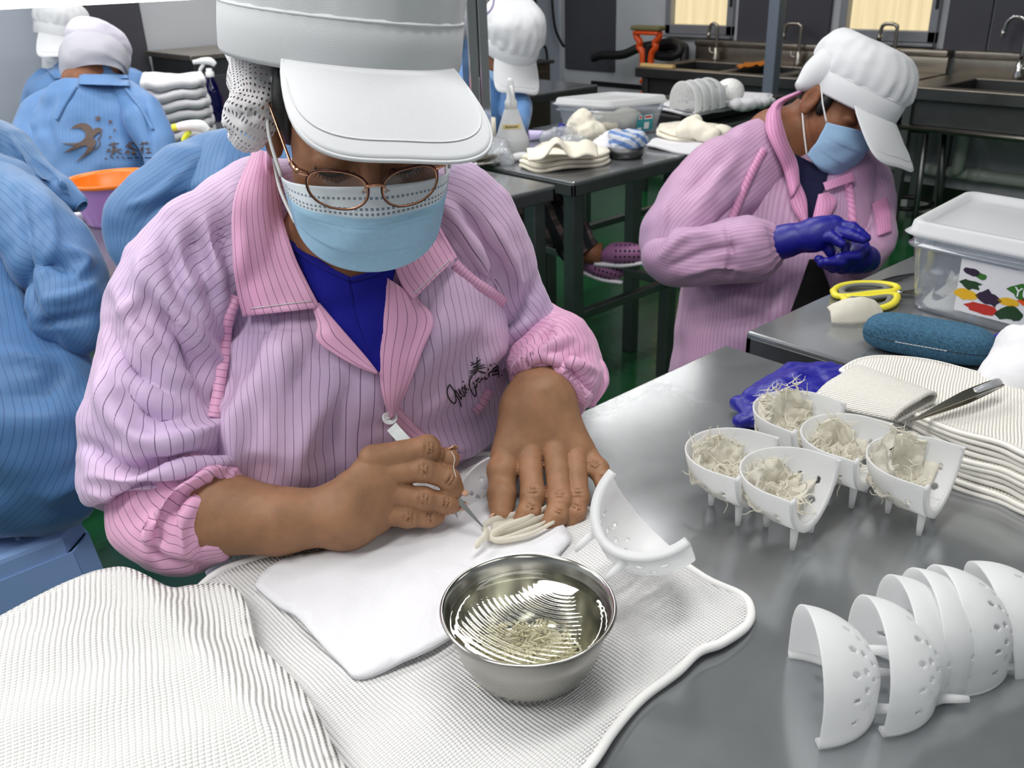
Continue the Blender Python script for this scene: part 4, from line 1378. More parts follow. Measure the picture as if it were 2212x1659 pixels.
for sg in (-1, 1):
    q = ctr + ax * sg * (Lc - .002) + np.array((0, 0, .026))
    mesh('frayed_tab', *[[q + pv * -.008, q + pv * .008, q + pv * .006 + ax * sg * .010 + np.array((0, 0, .004)), q + ax * sg * .007 + np.array((0, 0, -.002)), q - pv * .007 + ax * sg * .011], [[0, 1, 2, 3, 4]]], M['grey_rub'], case, False)

# scissors
sc = empty('scissors', at(1890, 635), 'yellow-handled scissors with grey grips beside the spectacle case', 'scissors')
zz = .758
l1 = [(1800, 628), (1815, 618), (1850, 612), (1900, 612), (1935, 618), (1932, 628), (1880, 634), (1830, 640), (1806, 638)]
l2 = [(1820, 641), (1870, 642), (1925, 636), (1938, 640), (1930, 655), (1905, 665), (1870, 667), (1838, 658)]
for L in (l1, l2):
    P = [at(u, v, zz) for u, v in L]
    h = mesh('handle', *tube(P, .0062, 10, 60, closed=True, flat=.8), M['yellow'], sc)
    c = np.mean(P, 0)
    mesh('grip', *tube([c + (p - c) * .72 for p in P], .0062, 8, 50, closed=True, flat=.6), M['grey_rub'], h)
pv1 = at(1943, 634, .757)
for tip, wd in (((2015, 622), .006), ((2020, 640), .006)):
    tp = at(*tip, .757); d = unit(tp - pv1); nrm = np.cross((0, 0, 1), d)
    st = pv1 - d * .022
    V = [st + nrm * wd, st - nrm * wd, tp + nrm * .0006, tp - nrm * .0006]
    V = [v + np.array((0, 0, dz)) for dz in (0, .002) for v in V]
    mesh('blade', V, [[0, 2, 3, 1], [4, 5, 7, 6], [0, 1, 5, 4], [1, 3, 7, 5], [3, 2, 6, 7], [2, 0, 4, 6]], M['nickel'], sc, False)
mesh('pivot', *lathe([(.005, 0), (.005, .004), (.003, .0055), (0, .006)], 16, pv1), M['chrome'], sc)
tweezers(at(1898, 612, .754), at(1990, 588, .756), 'dark steel tweezers behind the scissors on the right table', w=.004, gap=.004, up=np.array([0, 0, 1.0]))
# crescent piece of nest
root = empty('nest_piece', at(1850, 695), 'pale crescent piece of nest standing beside the spectacle case', 'nest')
V = []
a0, a1 = at(1795, 700), at(1905, 690)
for i in range(30):
    t = i / 29
    for j in range(12):
        s = j / 11
        base = a0 * (1 - t) + a1 * t
        hgt = .034 * math.sin(math.pi * min(1, .12 + t * .80)) ** .7
        P = base + np.array((0, 0, hgt * math.sin(s * math.pi / 2))) + unit(_Fh) * (.022 * (1 - math.cos(s * math.pi / 2)) - .012 * math.sin(math.pi * t)) + np.array((0, 0, .001))
        V.append(P + .0014 * np.array((noise.noise(Vector(P * 90)), 0, noise.noise(Vector(P * 110)))) + np.array((0, 0, .001)))
thick(mesh('shell', V, gridfaces(30, 12), M['nest'], root), .003)

# ---------------------------------------------------------------- lidded boxes
def lid_box(o, dx, dy, lx, ly, h, label, flare=.012, wall=None):
    """o near-left bottom corner; dx along the front face, dy away"""
    dx, dy = unit(np.append(dx, 0)), unit(np.append(dy, 0))
    o = np.array(o); z = np.array((0, 0, 1.0))
    root = empty('storage_box', o + dx * lx / 2 + dy * ly / 2, label, 'box', 'clear boxes with white lids')
    def ring(z0, ex, r=.022, n=8):
        pts = []
        for cx_, cy_, a in ((lx + ex - r, -ex + r, -math.pi / 2), (lx + ex - r, ly + ex - r, 0), (-ex + r, ly + ex - r, math.pi / 2), (-ex + r, -ex + r, math.pi)):
            for k in range(n):
                q = a + k / (n - 1) * math.pi / 2
                pts.append(o + dx * (cx_ + r * math.cos(q)) + dy * (cy_ + r * math.sin(q)) + z * z0)
        return pts
    def stack(levels, capb=False, capt=False):
        V = sum([ring(*l) for l in levels], [])
        n = 32; F = gridfaces(len(levels), n, True)
        if capb: F.append(list(range(n))[::-1])
        if capt: F.append([(len(levels) - 1) * n + j for j in range(n)])
        return np.array(V), F
    thick(mesh('tub', *stack([(.001, -flare - .008), (.004, -flare - .002), (.012, -flare), (h * .5, -flare * .5), (h - .022, 0), (h - .02, .006), (h - .016, .0065), (h - .014, .001), (h, .002)], capb=True), M['clear'], root, True), .0015, -1)
    mesh('lid', *stack([(h - .004, .004), (h + .001, .012), (h + .002, .013), (h + .006, .006), (h + .018, .004), (h + .021, .001), (h + .0205, -.010), (h + .013, -.014), (h + .012, -.034), (h + .014, -.040)], capt=True), M['lid'], root, True)
    return root, o, dx, dy
c2o = at(1942, 668)
c2, o2, dx2, dy2 = lid_box(c2o, (at(2175, 732) - c2o)[:2], (.99, .08), .34, .25, .130, 'large clear box with white lid and vegetable label on the right table')
def on_face(o, dx, dy, s, z, off=.0025):      # point on the front face, s metres along, z up
    return o + dx * s + np.array((0, 0, z)) - dy * (off - .010 * (1 - z / .13))
def face_poly(name, root, o, dx, dy, pts, mat, off=.003):
    V = [on_face(o, dx, dy, s, z, off) for s, z in pts]
    return mesh(name, V, [list(range(len(V)))], mat, root, False)
def blob(cx_, cz, rx, rz, n=14, seed=0, rough=.18):
    r = np.random.default_rng(seed)
    return [(cx_ + rx * math.cos(q) * (1 + rough * r.uniform(-1, 1)), cz + rz * math.sin(q) * (1 + rough * r.uniform(-1, 1))) for q in np.linspace(0, 2 * math.pi, n, endpoint=False)]
lb = face_poly('label', c2, o2, dx2, dy2, [(.088, .022), (.30, .022), (.30, .108), (.088, .108)], M['label'], .003)
V = []
for nm, pts, mt in (('purple_patch', blob(.106, .090, .014, .006, seed=1), 'purple_print'), ('green_patch', blob(.122, .086, .008, .005, seed=2), 'green_print'),
                    ('green_patch', blob(.108, .070, .016, .008, seed=3, rough=.4), 'dgreen_print'), ('yellow_patch', blob(.103, .052, .017, .009, seed=4), 'yellow_print'), ('purple_patch', blob(.138, .054, .017, .012, seed=5, rough=.3), 'purple_print'),
                    ('red_patch', blob(.130, .035, .026, .009, seed=6), 'red_print'), ('green_patch', blob(.172, .038, .018, .012, seed=7, rough=.35), 'dgreen_print'), ('yellow_patch', blob(.168, .056, .016, .007, seed=8), 'yellow_print'), ('red_patch', blob(.195, .062, .014, .006, seed=9), 'orange'),
                    ('green_patch', blob(.186, .076, .020, .010, seed=10, rough=.4), 'green_print'), ('red_patch', blob(.215, .040, .018, .012, seed=12), 'red_print'), ('green_patch', blob(.245, .05, .02, .016, seed=13), 'green_print')):
    P = np.array([on_face(o2, dx2, dy2, s, z, .0036) for s, z in pts]) - np.array(lb.location)
    pm = mesh(nm, P - np.array(c2.location), [list(range(len(P)))], M[mt], lb, False, local=True)
def text_on(body, size, P, X, Z, mat, parent, name='lettering', ext=.0002, sp=1.0):
    cu = bpy.data.curves.new(name, 'FONT'); cu.body = body; cu.size = size; cu.extrude = ext; cu.space_character = sp
    o = bpy.data.objects.new(name, cu); COL.objects.link(o)
    cu.materials.append(mat)
    X = unit(X); Zv = unit(np.array(Z) - X * (np.array(Z) @ X)); Nn = np.cross(X, Zv)
    m = Matrix([[X[i], Zv[i], Nn[i], P[i]] for i in range(3)] + [[0, 0, 0, 1]])
    me = bpy.data.meshes.new_from_object(o.evaluated_get(bpy.context.evaluated_depsgraph_get()))
    bpy.data.objects.remove(o)
    me.transform(Matrix.Translation(-root_loc(parent)) @ m)
    o = bpy.data.objects.new(name, me); COL.objects.link(o); o.parent = parent
    return o
text_on('YUN', .022, on_face(o2, dx2, dy2, .172, .068, .0045), dx2, (0, 0, 1), M['label'], lb, sp=.9)
mesh('sticker', [o2 + dy2 * s - dx2 * (.0 - .010 * (1 - z / .13)) * -1 + np.array((0, 0, z)) + dx2 * .004 for s, z in ((.05, .07), (.11, .07), (.11, .105), (.05, .105))], [[0, 1, 2, 3]], M['label'], c2, False)
# nests inside the large box
for k, (s, d, r, z) in enumerate(((.055, .06, .035, .012), (.045, .12, .03, .014), (.15, .07, .04, .012), (.23, .08, .035, .012), (.12, .16, .04, .012), (.20, .17, .04, .014))):
    c = c2o + dx2 * s + dy2 * d
    V = []
    rr2 = np.random.default_rng(60 + k); tw = rr2.uniform(0, 6)
    for i in range(34):
        a = tw + i / 33 * 4.9
        for j in range(9):
            w = j / 8
            q = c + np.array((math.cos(a) * r * (1 - .35 * w), math.sin(a) * r * (1 - .35 * w), .004 + w * .045 * (.6 + .4 * math.sin(a * 1.7 + k)))) 
            V.append(q + .004 * np.array((noise.noise(Vector(q * 40)), noise.noise(Vector(q * 43 + 9)), noise.noise(Vector(q * 37)) + .6)))
    o = thick(mesh('nest_piece', V, gridfaces(34, 9), M['nest'], None, True, origin=c), .0025, 0)
    tag(o, 'curled nest piece in the large clear box, ' + ('nearest its left corner', 'behind the left corner piece', 'under the red pepper label', 'toward the right front', 'at the middle of the back', 'at the right of the back')[k], 'nest', 'nests inside the large clear box')
# smaller box on the rear table
c1o = at(1312, 301)
c1, o1, dx1, dy1 = lid_box(c1o, (at(1428, 286) - c1o)[:2], (at(1207, 291) - c1o)[:2], .235, .21, .102, 'clear box with white lid and teal label on the rear table')
def on1(s, z, off=.003): return o1 + dx1 * s + np.array((0, 0, z)) - dy1 * (off - .010 * (1 - z / .102))
lb1 = mesh('label', [on1(s, z) for s, z in ((.12, .012), (.185, .012), (.185, .066), (.12, .066))], [[0, 1, 2, 3]], M['teal'], c1, False)
for nm, (s0, s1, z0, z1), mt in (('white_patch', (.124, .140, .052, .064), 'label'), ('white_patch', (.148, .18, .05, .064), 'label'), ('white_patch', (.150, .170, .018, .040), 'label'), ('white_patch', (.124, .140, .014, .024), 'label'), ('red_patch', (.150, .176, .054, .061), 'red_print'), ('red_patch', (.126, .138, .055, .061), 'red_print')):
    off = .0038 if mt == 'label' else .0044
    mesh(nm, np.array([on1(s, z, off) for s, z in ((s0, z0), (s1, z0), (s1, z1), (s0, z1))]) - np.array(c1.location), [[0, 1, 2, 3]], M[mt], lb1, False, local=True)
c1o = c1o + (0, 0, .012)
pr = [ell(c1o + dx1 * .05 + dy1 * .06 + (0, 0, .03), (.04, .05, .026), .02), ell(c1o + dx1 * .14 + dy1 * .07 + (0, 0, .03), (.06, .05, .03), .02), ell(c1o + dx1 * .12 + dy1 * .15 + (0, 0, .028), (.07, .04, .026), .02), ell(c1o + dx1 * .18 + dy1 * .1 + (0, 0, .034), (.035, .05, .03), .02)]
lumpy('cloth_heap', pr, .006, M['cotton_cream'], 'cream cloth heap inside the rear clear box', 'cloth', .006, 24, 5)

# ---------------------------------------------------------------- rear table things
def folded_heap(px, z0, n, h, mat, labels, group, name='folded_cloth', shrink=.02, seed=0, amp=.003):
    bb0 = np.array([at(u, v, z0)[:2] for u, v in px]); cb = bb0.mean(0)
    for k in range(n):
        rg = np.random.default_rng(seed + k)
        rp_ = np.random.default_rng(seed)
        bb = cb + (bb0 - cb) * (1 - shrink * k) + rg.uniform(-.006, .006, 2)
        z = z0 + k * h
        ph = rp_.uniform(0, 6, 3)
        def zf(x, y): return z + h * .95 + amp * math.sin(24 * x + ph[0]) * math.sin(20 * y + ph[1]) + amp * .6 * math.sin(50 * x + 30 * y + ph[2])
        V, F, UV, ob = flat_cloth(bb, .018, zf)
        root = empty(name, (bb[:, 0].mean(), bb[:, 1].mean(), z), labels[k] if isinstance(labels, list) else labels, 'cloth', group)
        thick(mesh('layer', V, F, mat, root, True, uv=UV), h * .8, -1)
        mesh('fold', *tube(hull_lines(ob, zf, -h * .42), h * .45, 8, closed=True), mat, root)
folded_heap([(1125, 362), (1160, 372), (1200, 370), (1300, 358), (1310, 345), (1250, 330), (1170, 335)], TZ + .001, 3, .012, M['cotton_cream'], ['cream cloth at the bottom of the pile below the milky bottle', 'cream cloth in the middle of the pile below the milky bottle', 'cream cloth on the pile below the milky bottle, under the raised fold'], 'cream cloths on the rear table', seed=2)
V, UVn = [], []
ga, gb = at(1140, 348, .79), at(1290, 345, .79)
for i in range(36):
    t = i / 35
    for j in range(18):
        s = j / 17
        base = ga * (1 - t) + gb * t + _Fh * (s - .2) * .12
        z = .006 + .045 * math.exp(-((t - .42) / .14) ** 2) * (1 - .7 * s) + .022 * math.exp(-((t - .85) / .14) ** 2) * math.sin(math.pi * (.2 + .7 * s)) + .02 * math.sin(math.pi * s)
        V.append(base + np.array((0, 0, z)))
o = thick(mesh('folded_cloth', V, gridfaces(36, 18), M['cotton_cream'], None, True, origin=(ga + gb) / 2), .005, 0); tag(o, 'cream cloth with a raised fold on top of the pile', 'cloth', 'cream cloths on the rear table')
# milky conical bottle with sprayer
b0 = at(1107, 334)
o = empty('conical_bottle', b0, 'milky cone-shaped spray bottle with a tape label on the rear table', 'bottle')
mesh('body', *lathe([(0, 0), (.048, 0), (.052, .004), (.053, .046), (.051, .052), (.044, .07), (.022, .135), (.018, .140), (.018, .155), (.0, .156)], 40, b0), M['milk'], o)
mesh('neck', *lathe([(.019, .140), (.019, .160), (.013, .170), (.0115, .205), (.009, .222), (.006, .228), (0, .229)], 20, b0), M['white_plastic'], o)
tv = unit(-_Fh + .2 * _Rh)
mesh('trigger', *tube([b0 + tv * .012 + (0, 0, .205), b0 + tv * .026 + (0, 0, .185), b0 + tv * .026 + (0, 0, .150)], .006, 8, 12), M['white_plastic'], o)
qd = unit(CAM - b0)[:2]
ang = math.atan2(qd[1], qd[0])
def strip(r0, r1, z0, z1, a0, a1, n=12):
    V = []
    for z, r in ((z0, r0), (z1, r1)):
        for k in range(n): V.append(b0 + np.array((r * math.cos(a0 + (a1 - a0) * k / (n - 1)), r * math.sin(a0 + (a1 - a0) * k / (n - 1)), z)))
    return np.array(V), gridfaces(2, n)
lbl = mesh('tape_label', *strip(.0405, .0362, .084, .097, ang - .8, ang + .8), plain('tape', (206, 188, 130), .5), o)
for k in range(7):
    a = ang - .5 + k * .15
    mesh('mark', *[strip(.0405, .0385, .0875, .093, a, a + .09, 4)[0] - np.array(o.location), strip(0, 0, 0, 0, 0, 0, 4)[1]], M['ink'], lbl, local=True)
# generic trigger sprayer
def spray(b0, label, body, head, trig, h=.24, r=.034, face=None):
    b0 = np.array(b0); f = unit(np.append(face, 0)) if face is not None else unit(-_Rh)
    o = empty('spray_bottle', b0, label, 'spray bottle')
    s = h / .24
    mesh('bottle', *lathe([(0, 0), (r, 0), (r + .001, .006), (r, .10 * s), (r * .8, .13 * s), (r * .42, .165 * s), (r * .4, .172 * s), (0, .172 * s)], 32, b0), body, o)
    mesh('collar', *lathe([(.016, .168 * s), (.017, .172 * s), (.017, .186 * s), (.012, .19 * s), (.012, .2 * s)], 20, b0), head, o)
    z = np.array((0, 0, 1.0)); top = b0 + z * .2 * s
    hd = mesh('head', *tube([top - f * .028 + z * .012, top - f * .01 + z * .026, top + f * .02 + z * .028, top + f * .045 + z * .026], [.010, .015, .013, .009], 12, 24), head, o)
    mesh('nozzle', *tube([top + f * .040 + z * .026, top + f * .058 + z * .025], .0085, 12), trig if trig is not head else head, o)
    mesh('trigger', *tube([top + f * .018 + z * .015, top + f * .035 - z * .005, top + f * .034 - z * .03, top + f * .026 - z * .055], [.007, .007, .006, .004], 8, 24), trig, o)
    return o
spray(at(470, 262), 'cobalt blue spray bottle with white trigger on the far left table', M['spray_blue'], M['white_plastic'], M['white_plastic'], .245, .036, -_Rh[:2])
spray(at(455, 452), 'white spray bottle with lime trigger behind the blue sleeve', M['white_plastic'], M['white_plastic'], M['lime'], .215, .032, -_Rh[:2])
# tin
tb = at(1032, 358); 
o = empty('square_tin', tb, 'low square aluminium tin with rounded corners beside the lamp post', 'tin')
mesh('tin_body', *boxg(tb + (-.055, -.055, .0), tb + (.055, .055, .028), .012), M['chrome'], o)
mesh('lid', *boxg(tb + (-.058, -.058, .027), tb + (.058, .058, .036), .004), M['nickel'], o)
# hair net ball in dark bowl
hb0 = at(1352, 340)
o = empty('dark_bowl', hb0, 'small dark steel bowl holding the blue and white net', 'bowl')
mesh('shell', *lathe([(0, 0), (.045, 0), (.052, .008), (.056, .035), (.0545, .035), (.05, .009), (0, .004)], 36, hb0), M['sink_dark'], o)
V, F = sdf_mesh([[ell(hb0 + (0, 0, .045), (.053, .053, .034), .02), ell(hb0 + _Rh * .03 + (0, 0, .062), (.03, .03, .018), .015), ell(hb0 - _Rh * .03 + (0, 0, .06), (.026, .03, .02), .015)]], .004)
N_ = vnorm(V, F); V = V + N_ * fbm(V, 22, .014, 3)[:, None]
q = V - hb0
o = mesh('striped_net', V, F, M['stripe_net'], None, True, uv=np.stack([q[:, 0] * 28 + q[:, 2] * 34, q[:, 1] * 30], 1), origin=hb0 + (0, 0, .02)); tag(o, 'blue and white striped net bunched in the small dark bowl', 'net')
pr = [ell(at(1312, 318, .775), (.05, .04, .022), .02), ell(at(1335, 300, .785), (.05, .05, .02), .02), ell(at(1296, 312, .77), (.025, .03, .016), .02)]
lumpy('crumpled_cloth', pr, .005, M['cotton'], 'crumpled white cloth behind the small dark bowl', 'cloth', .008, 26, 6)
# flat cloths at the right end of that table
folded_heap([(1395, 320), (1480, 335), (1530, 345), (1570, 318), (1500, 300), (1420, 303)], TZ + .001, 1, .012, M['cotton'], ['white cloth hanging over the right corner of the rear table'], None, name='draped_cloth', seed=9)
folded_heap([(1425, 296), (1470, 303), (1540, 300), (1550, 285), (1480, 276), (1430, 280)], TZ + .014, 2, .012, M['cotton_cream'], ['cream cloth below its twin beside the rear clear box', 'cream cloth with the fold facing out beside the rear clear box'], 'cream cloths by the rear box', seed=12)
pr = [rcone(at(1490, 275, .80), at(1540, 290, .79), .03, .02, .02), rcone(at(1500, 262, .81), at(1480, 285, .79), .022, .025, .02), ell(at(1560, 285, .785), (.05, .03, .015), .02)]
lumpy('crumpled_cloth', pr, .006, M['cotton_cream'], 'crumpled cream cloth standing up behind the pink worker', 'cloth', .009, 18, 2)
T5 = .79
folded_heap([(1425, 240), (1500, 250), (1600, 236), (1668, 220), (1600, 212), (1480, 215)], T5 + .001, 2, .013, M['cotton'], ['white towel at the bottom below the stacked cream moulds', 'white towel directly below the stacked cream moulds'], 'white towels below the stacked moulds', seed=15)
for k in range(4):
    p = at(1506 + 17 * k, 236 - 3 * k, T5 + .028)
    place_mould(frame(p + (0, 0, (E_ + .002) * 1.25), (0, 0, -1), unit(-_Rh * .75 - _Fh * .45)), 'cream perforated mould, %s of the four stacked on white towels' % ('first', 'second', 'third', 'last')[k], 'cream moulds stacked on white towels', mat=None, scale=1.25)
sb = at(1574, 222, T5 + .028) + np.array((0, 0, .038))
V, F = sdf_mesh([[ell(sb, (.052, .052, .045), .01)]], .005)
o = mesh('sponge_ball', V, F, plain('white_sponge', (238, 238, 236), .8, bump=(120, .003)), None, True, origin=sb - (0, 0, .045)); tag(o, 'white round sponge behind the stacked cream moulds', 'sponge')
pr = [ell(at(1640, 222, T5 + .03), (.09, .03, .016), .02), ell(at(1600, 226, T5 + .03), (.05, .03, .02), .02)]
lumpy('crumpled_cloth', pr, .006, M['cotton'], 'white cloth scraps right of the round sponge', 'cloth', .007, 26, 11)
# clutter left of the box
pr = [ell(at(1076, 322, .79), (.030, .035, .034), .02), ell(at(1082, 338, .775), (.034, .03, .02), .02)]
lumpy('plastic_bag', pr, .006, M['bag'], 'crumpled clear bag beside the milky conical bottle', 'bag', .012, 24, 1)
pr = [ell(at(1212, 292, .78), (.07, .035, .024), .02), ell(at(1240, 306, .768), (.05, .03, .014), .02)]
lumpy('plastic_bag', pr, .006, M['bag'], 'crumpled clear bag in front of the rear box', 'bag', .010, 20, 14)
pr = [ell(at(1255, 272, .80), (.045, .04, .05), .02), ell(at(1235, 290, .775), (.04, .03, .03), .02), ell(at(1280, 285, .785), (.05, .03, .035), .02)]
lumpy('paper_towel', pr, .006, M['cotton_cream'], 'crumpled cream paper leaning on the rear box', 'paper', .012, 22, 17)
o = mesh('marker_pen', *tube([at(1207, 290, .785), at(1216, 271, .81)], [.012, .015], 14), M['glove'], None); tag(o, 'short blue marker standing in the clear bag', 'pen')
o = mesh('lilac_tube', *tube([at(1143, 293, .768), at(1190, 290, .768)], [.018, .012], 14), M['led_lilac'], None); tag(o, 'lilac squeeze tube lying behind the milky bottle', 'tube')
o = mesh('cotton_pad', *sdf_mesh([[ell(at(1122, 338, .763), (.04, .02, .012), .01)]], .004), M['cotton'], None, True); tag(o, 'white cotton pad at the foot of the milky bottle', 'pad')
o = mesh('paper_roll', *tube([at(1056, 312), at(1056, 312) + (0, 0, .085)], .026, 20), M['cotton_cream'], None); tag(o, 'white jar behind the lamp post', 'jar')
folded_heap([(1020, 330), (1048, 335), (1050, 318), (1025, 315)], TZ + .001, 1, .03, M['cotton'], ['white cloth pad against the foot of the lamp post'], None, seed=31)
# towels at far left
folded_heap([(330, 300), (365, 312), (445, 302), (455, 285), (400, 275), (340, 280)], TZ + .010, 6, .034, M['cotton'], ['white towel, %s of the tall stack left of the cobalt bottle' % s for s in ('lowest', 'second', 'third', 'fourth', 'fifth', 'topmost and bunched')], 'white towels stacked at far left', seed=40, amp=.008, shrink=.012)
o = mesh('paper_sheet', *boxg(at(385, 300) + (0, 0, .001), at(420, 296) + (.12, .05, .006), .001), M['label'], None, False); tag(o, 'white paper at the foot of the tall towel stack', 'paper')
# orange basin
ob0 = at(262, 478)
o = empty('plastic_basin', ob0, 'orange and violet plastic basin on the table behind the left worker', 'basin')
mesh('outer_shell', *lathe([(0, 0), (.072, 0), (.078, .008), (.090, .05), (.092, .056), (.104, .103)], 56, ob0, False), M['basin_p'], o)
mesh('inner_bowl', *lathe([(0, .006), (.07, .006), (.10, .100), (.104, .108), (.110, .108), (.111, .101), (.106, .098)], 56, ob0, False), M['basin_o'], o)
o = mesh('white_tray', *boxg(at(170, 472) - (.06, .05, 0), at(170, 472) + (.06, .08, .022), .006), M['white_plastic'], None); tag(o, 'low white tray beside the orange basin', 'tray')
# blue stool of the left worker
def stool():
    z = .50
    cn = at(196, 1138, z)
    ex, ey = np.array((-1.0, 0, 0)), np.array((0, 1.0, 0)); c0 = cn
    c = c0 + ex * .145 + ey * .145
    root = empty('plastic_stool', c * (1, 1, 0), 'pale blue plastic stool under the worker at the left edge', 'stool')
    top = []
    s = .142
    V, F = [], []
    def ring(h, zz, ch):
        r = []
        for a, b in ((1, 1), (-1, 1), (-1, -1), (1, -1)):
            for p, q in (((h, h - ch), (h - ch, h)) if a * b > 0 else ((h - ch, h), (h, h - ch))):
                r.append(c + ex * a * p + ey * b * q + np.array((0, 0, zz - c[2])))
        return r
    lv = [ring(s - .012, z + .004, .035), ring(s - .002, z, .04), ring(s, z - .006, .04), ring(s + .002, z - .03, .042)]
    V = sum(lv, []); F = gridfaces(4, 8, True); F.append(list(range(8))[::-1])
    mesh('seat', V, F, M['stool'], root, False)
    for k in range(5):
        g0 = c + ex * (-.1 + .05 * k) - ey * .11; g1 = g0 + ey * .22
        mesh('seat_rib', *tube([g0 + (0, 0, z + .004 - c[2]), g1 + (0, 0, z + .004 - c[2])], .004, 6, flat=.5), M['stool'], root)
    for ax, ay in ((ex, ey), (ey, ex), (-ex, ey), (-ey, ex)):
        pan = [(-1, 1), (-1.0, 0)]
        arch = [(-.62 + .0, 0)] + [(-.62 * math.cos(q), .50 * math.sin(q) ** .8 + .0) for q in np.linspace(0.05, math.pi - .05, 16)] + [(.62, 0)]
        poly = [(-1, 1)] + [(-1, .5), (-1, 0)] + arch + [(1, 0), (1, .5), (1, 1)]
        def P(a, b, o=0):
            h = s + .003 + (1 - b) * .04
            return c + ax * (h + o) + ay * a * (h - .035) + np.array((0, 0, (z - .03) * b - c[2]))
        r = delaunay_2d_cdt([Vector(p) for p in poly], [(i, (i + 1) % len(poly)) for i in range(len(poly))], [list(range(len(poly)))], 1, 1e-6)
        thick(mesh('side_panel', [P(*v) for v in r[0]], [list(f) for f in r[2]], M['stool'], root, False), .004, 0)
        mesh('arch_ridge', *tube([P(a, b, .003) for a, b in arch], .004, 6), M['stool'], root)
        mesh('arch_ridge', *tube([P(a * 1.28, b * 1.32 + .0, .003) for a, b in arch], .003, 6), M['stool'], root)
    for a, b in ((1, 1), (-1, 1), (-1, -1), (1, -1)):
        V = []
        for zz in (z - .03, 0):
            h = s + .003 + (1 - zz / (z - .03)) * .04
            for p, q in ((h, h - .035), (h - .035, h)):
                V.append(c + ex * a * p + ey * b * q + np.array((0, 0, zz - c[2])))
        thick(mesh('leg', V, [[0, 1, 3, 2]], M['stool'], root, False), .004, 0)
    return root
stool()

# ---------------------------------------------------------------- people: heads, caps, masks
class Frame:
    """local axes: x to the viewer's right when the face looks at the viewer, y up, z out of the face"""
    def __init__(s, c, yaw, pitch, roll=0.0):
        a, b, g = map(math.radians, (yaw, pitch, roll))
        n = np.array((math.sin(a) * math.cos(b), -math.sin(b), math.cos(a) * math.cos(b)))
        t = np.array((math.sin(a) * math.sin(b), math.cos(b), math.cos(a) * math.sin(b)))
        r = np.cross(t, n)
        r, t = r * math.cos(g) + t * math.sin(g), t * math.cos(g) - r * math.sin(g)
        B = np.stack([RGT, UPV, -FWD], 1)
        s.c = np.array(c); s.R = B @ np.stack([r, t, n], 1)
    def P(s, p): return np.asarray(p, float) @ s.R.T + s.c
    def prims(s, L):
        out = []
        for q in L:
            if q[0] == 'c': out.append(('c', s.P(q[1]), s.P(q[2]), q[3], q[4], q[5]))
            else: out.append(('e', s.P(q[1]), q[2], s.R, 0.0, q[5]))
        return out
def head_prims(f, neck_to=None, neck_r=(.055, .058), skull=(.076, .098, .098)):
    L = [ell((0, .035, -.018), skull), ell((0, -.035, .022), (.064, .080, .068), .03), rcone((-.018, -.100, .068), (.018, -.100, .068), .02, .02, .03),
         ell((-.038, -.036, .052), (.026, .030, .022), .02), ell((.038, -.036, .052), (.026, .030, .022), .02),
         ell((0, .024, .074), (.052, .013, .018), .014),
         rcone((0, .004, .086), (0, -.040, .108), .0065, .0115, .012), ell((-.012, -.045, .098), (.009, .008, .010), .006), ell((.012, -.045, .098), (.009, .008, .010), .006),
         ell((-.032, -.004, .090), (.018, .010, .010), -.008), ell((.032, -.004, .090), (.018, .010, .010), -.008),
         ell((-.032, -.004, .0745), (.0165, .0115, .0125), .004), ell((.032, -.004, .0745), (.0165, .0115, .0125), .004),
         ell((0, -.071, .090), (.023, .006, .009), .006), ell((0, -.081, .088), (.020, .007, .009), .005)]
    for s in (-1, 1):
        L += [ell((s * .080, -.008, -.010), (.011, .034, .021), .006), ell((s * .0915, -.004, -.006), (.008, .021, .011), -.003), ell((s * .080, -.036, -.004), (.007, .010, .008), .006)]
    L.append(rcone((0, -.06, -.025), (0, -.10, -.03), neck_r[0], neck_r[0], .03))
    P = f.prims(L)
    if neck_to is not None: P.append(rcone(f.P((0, -.095, -.03)), neck_to, neck_r[0], neck_r[1], .03))
    return P
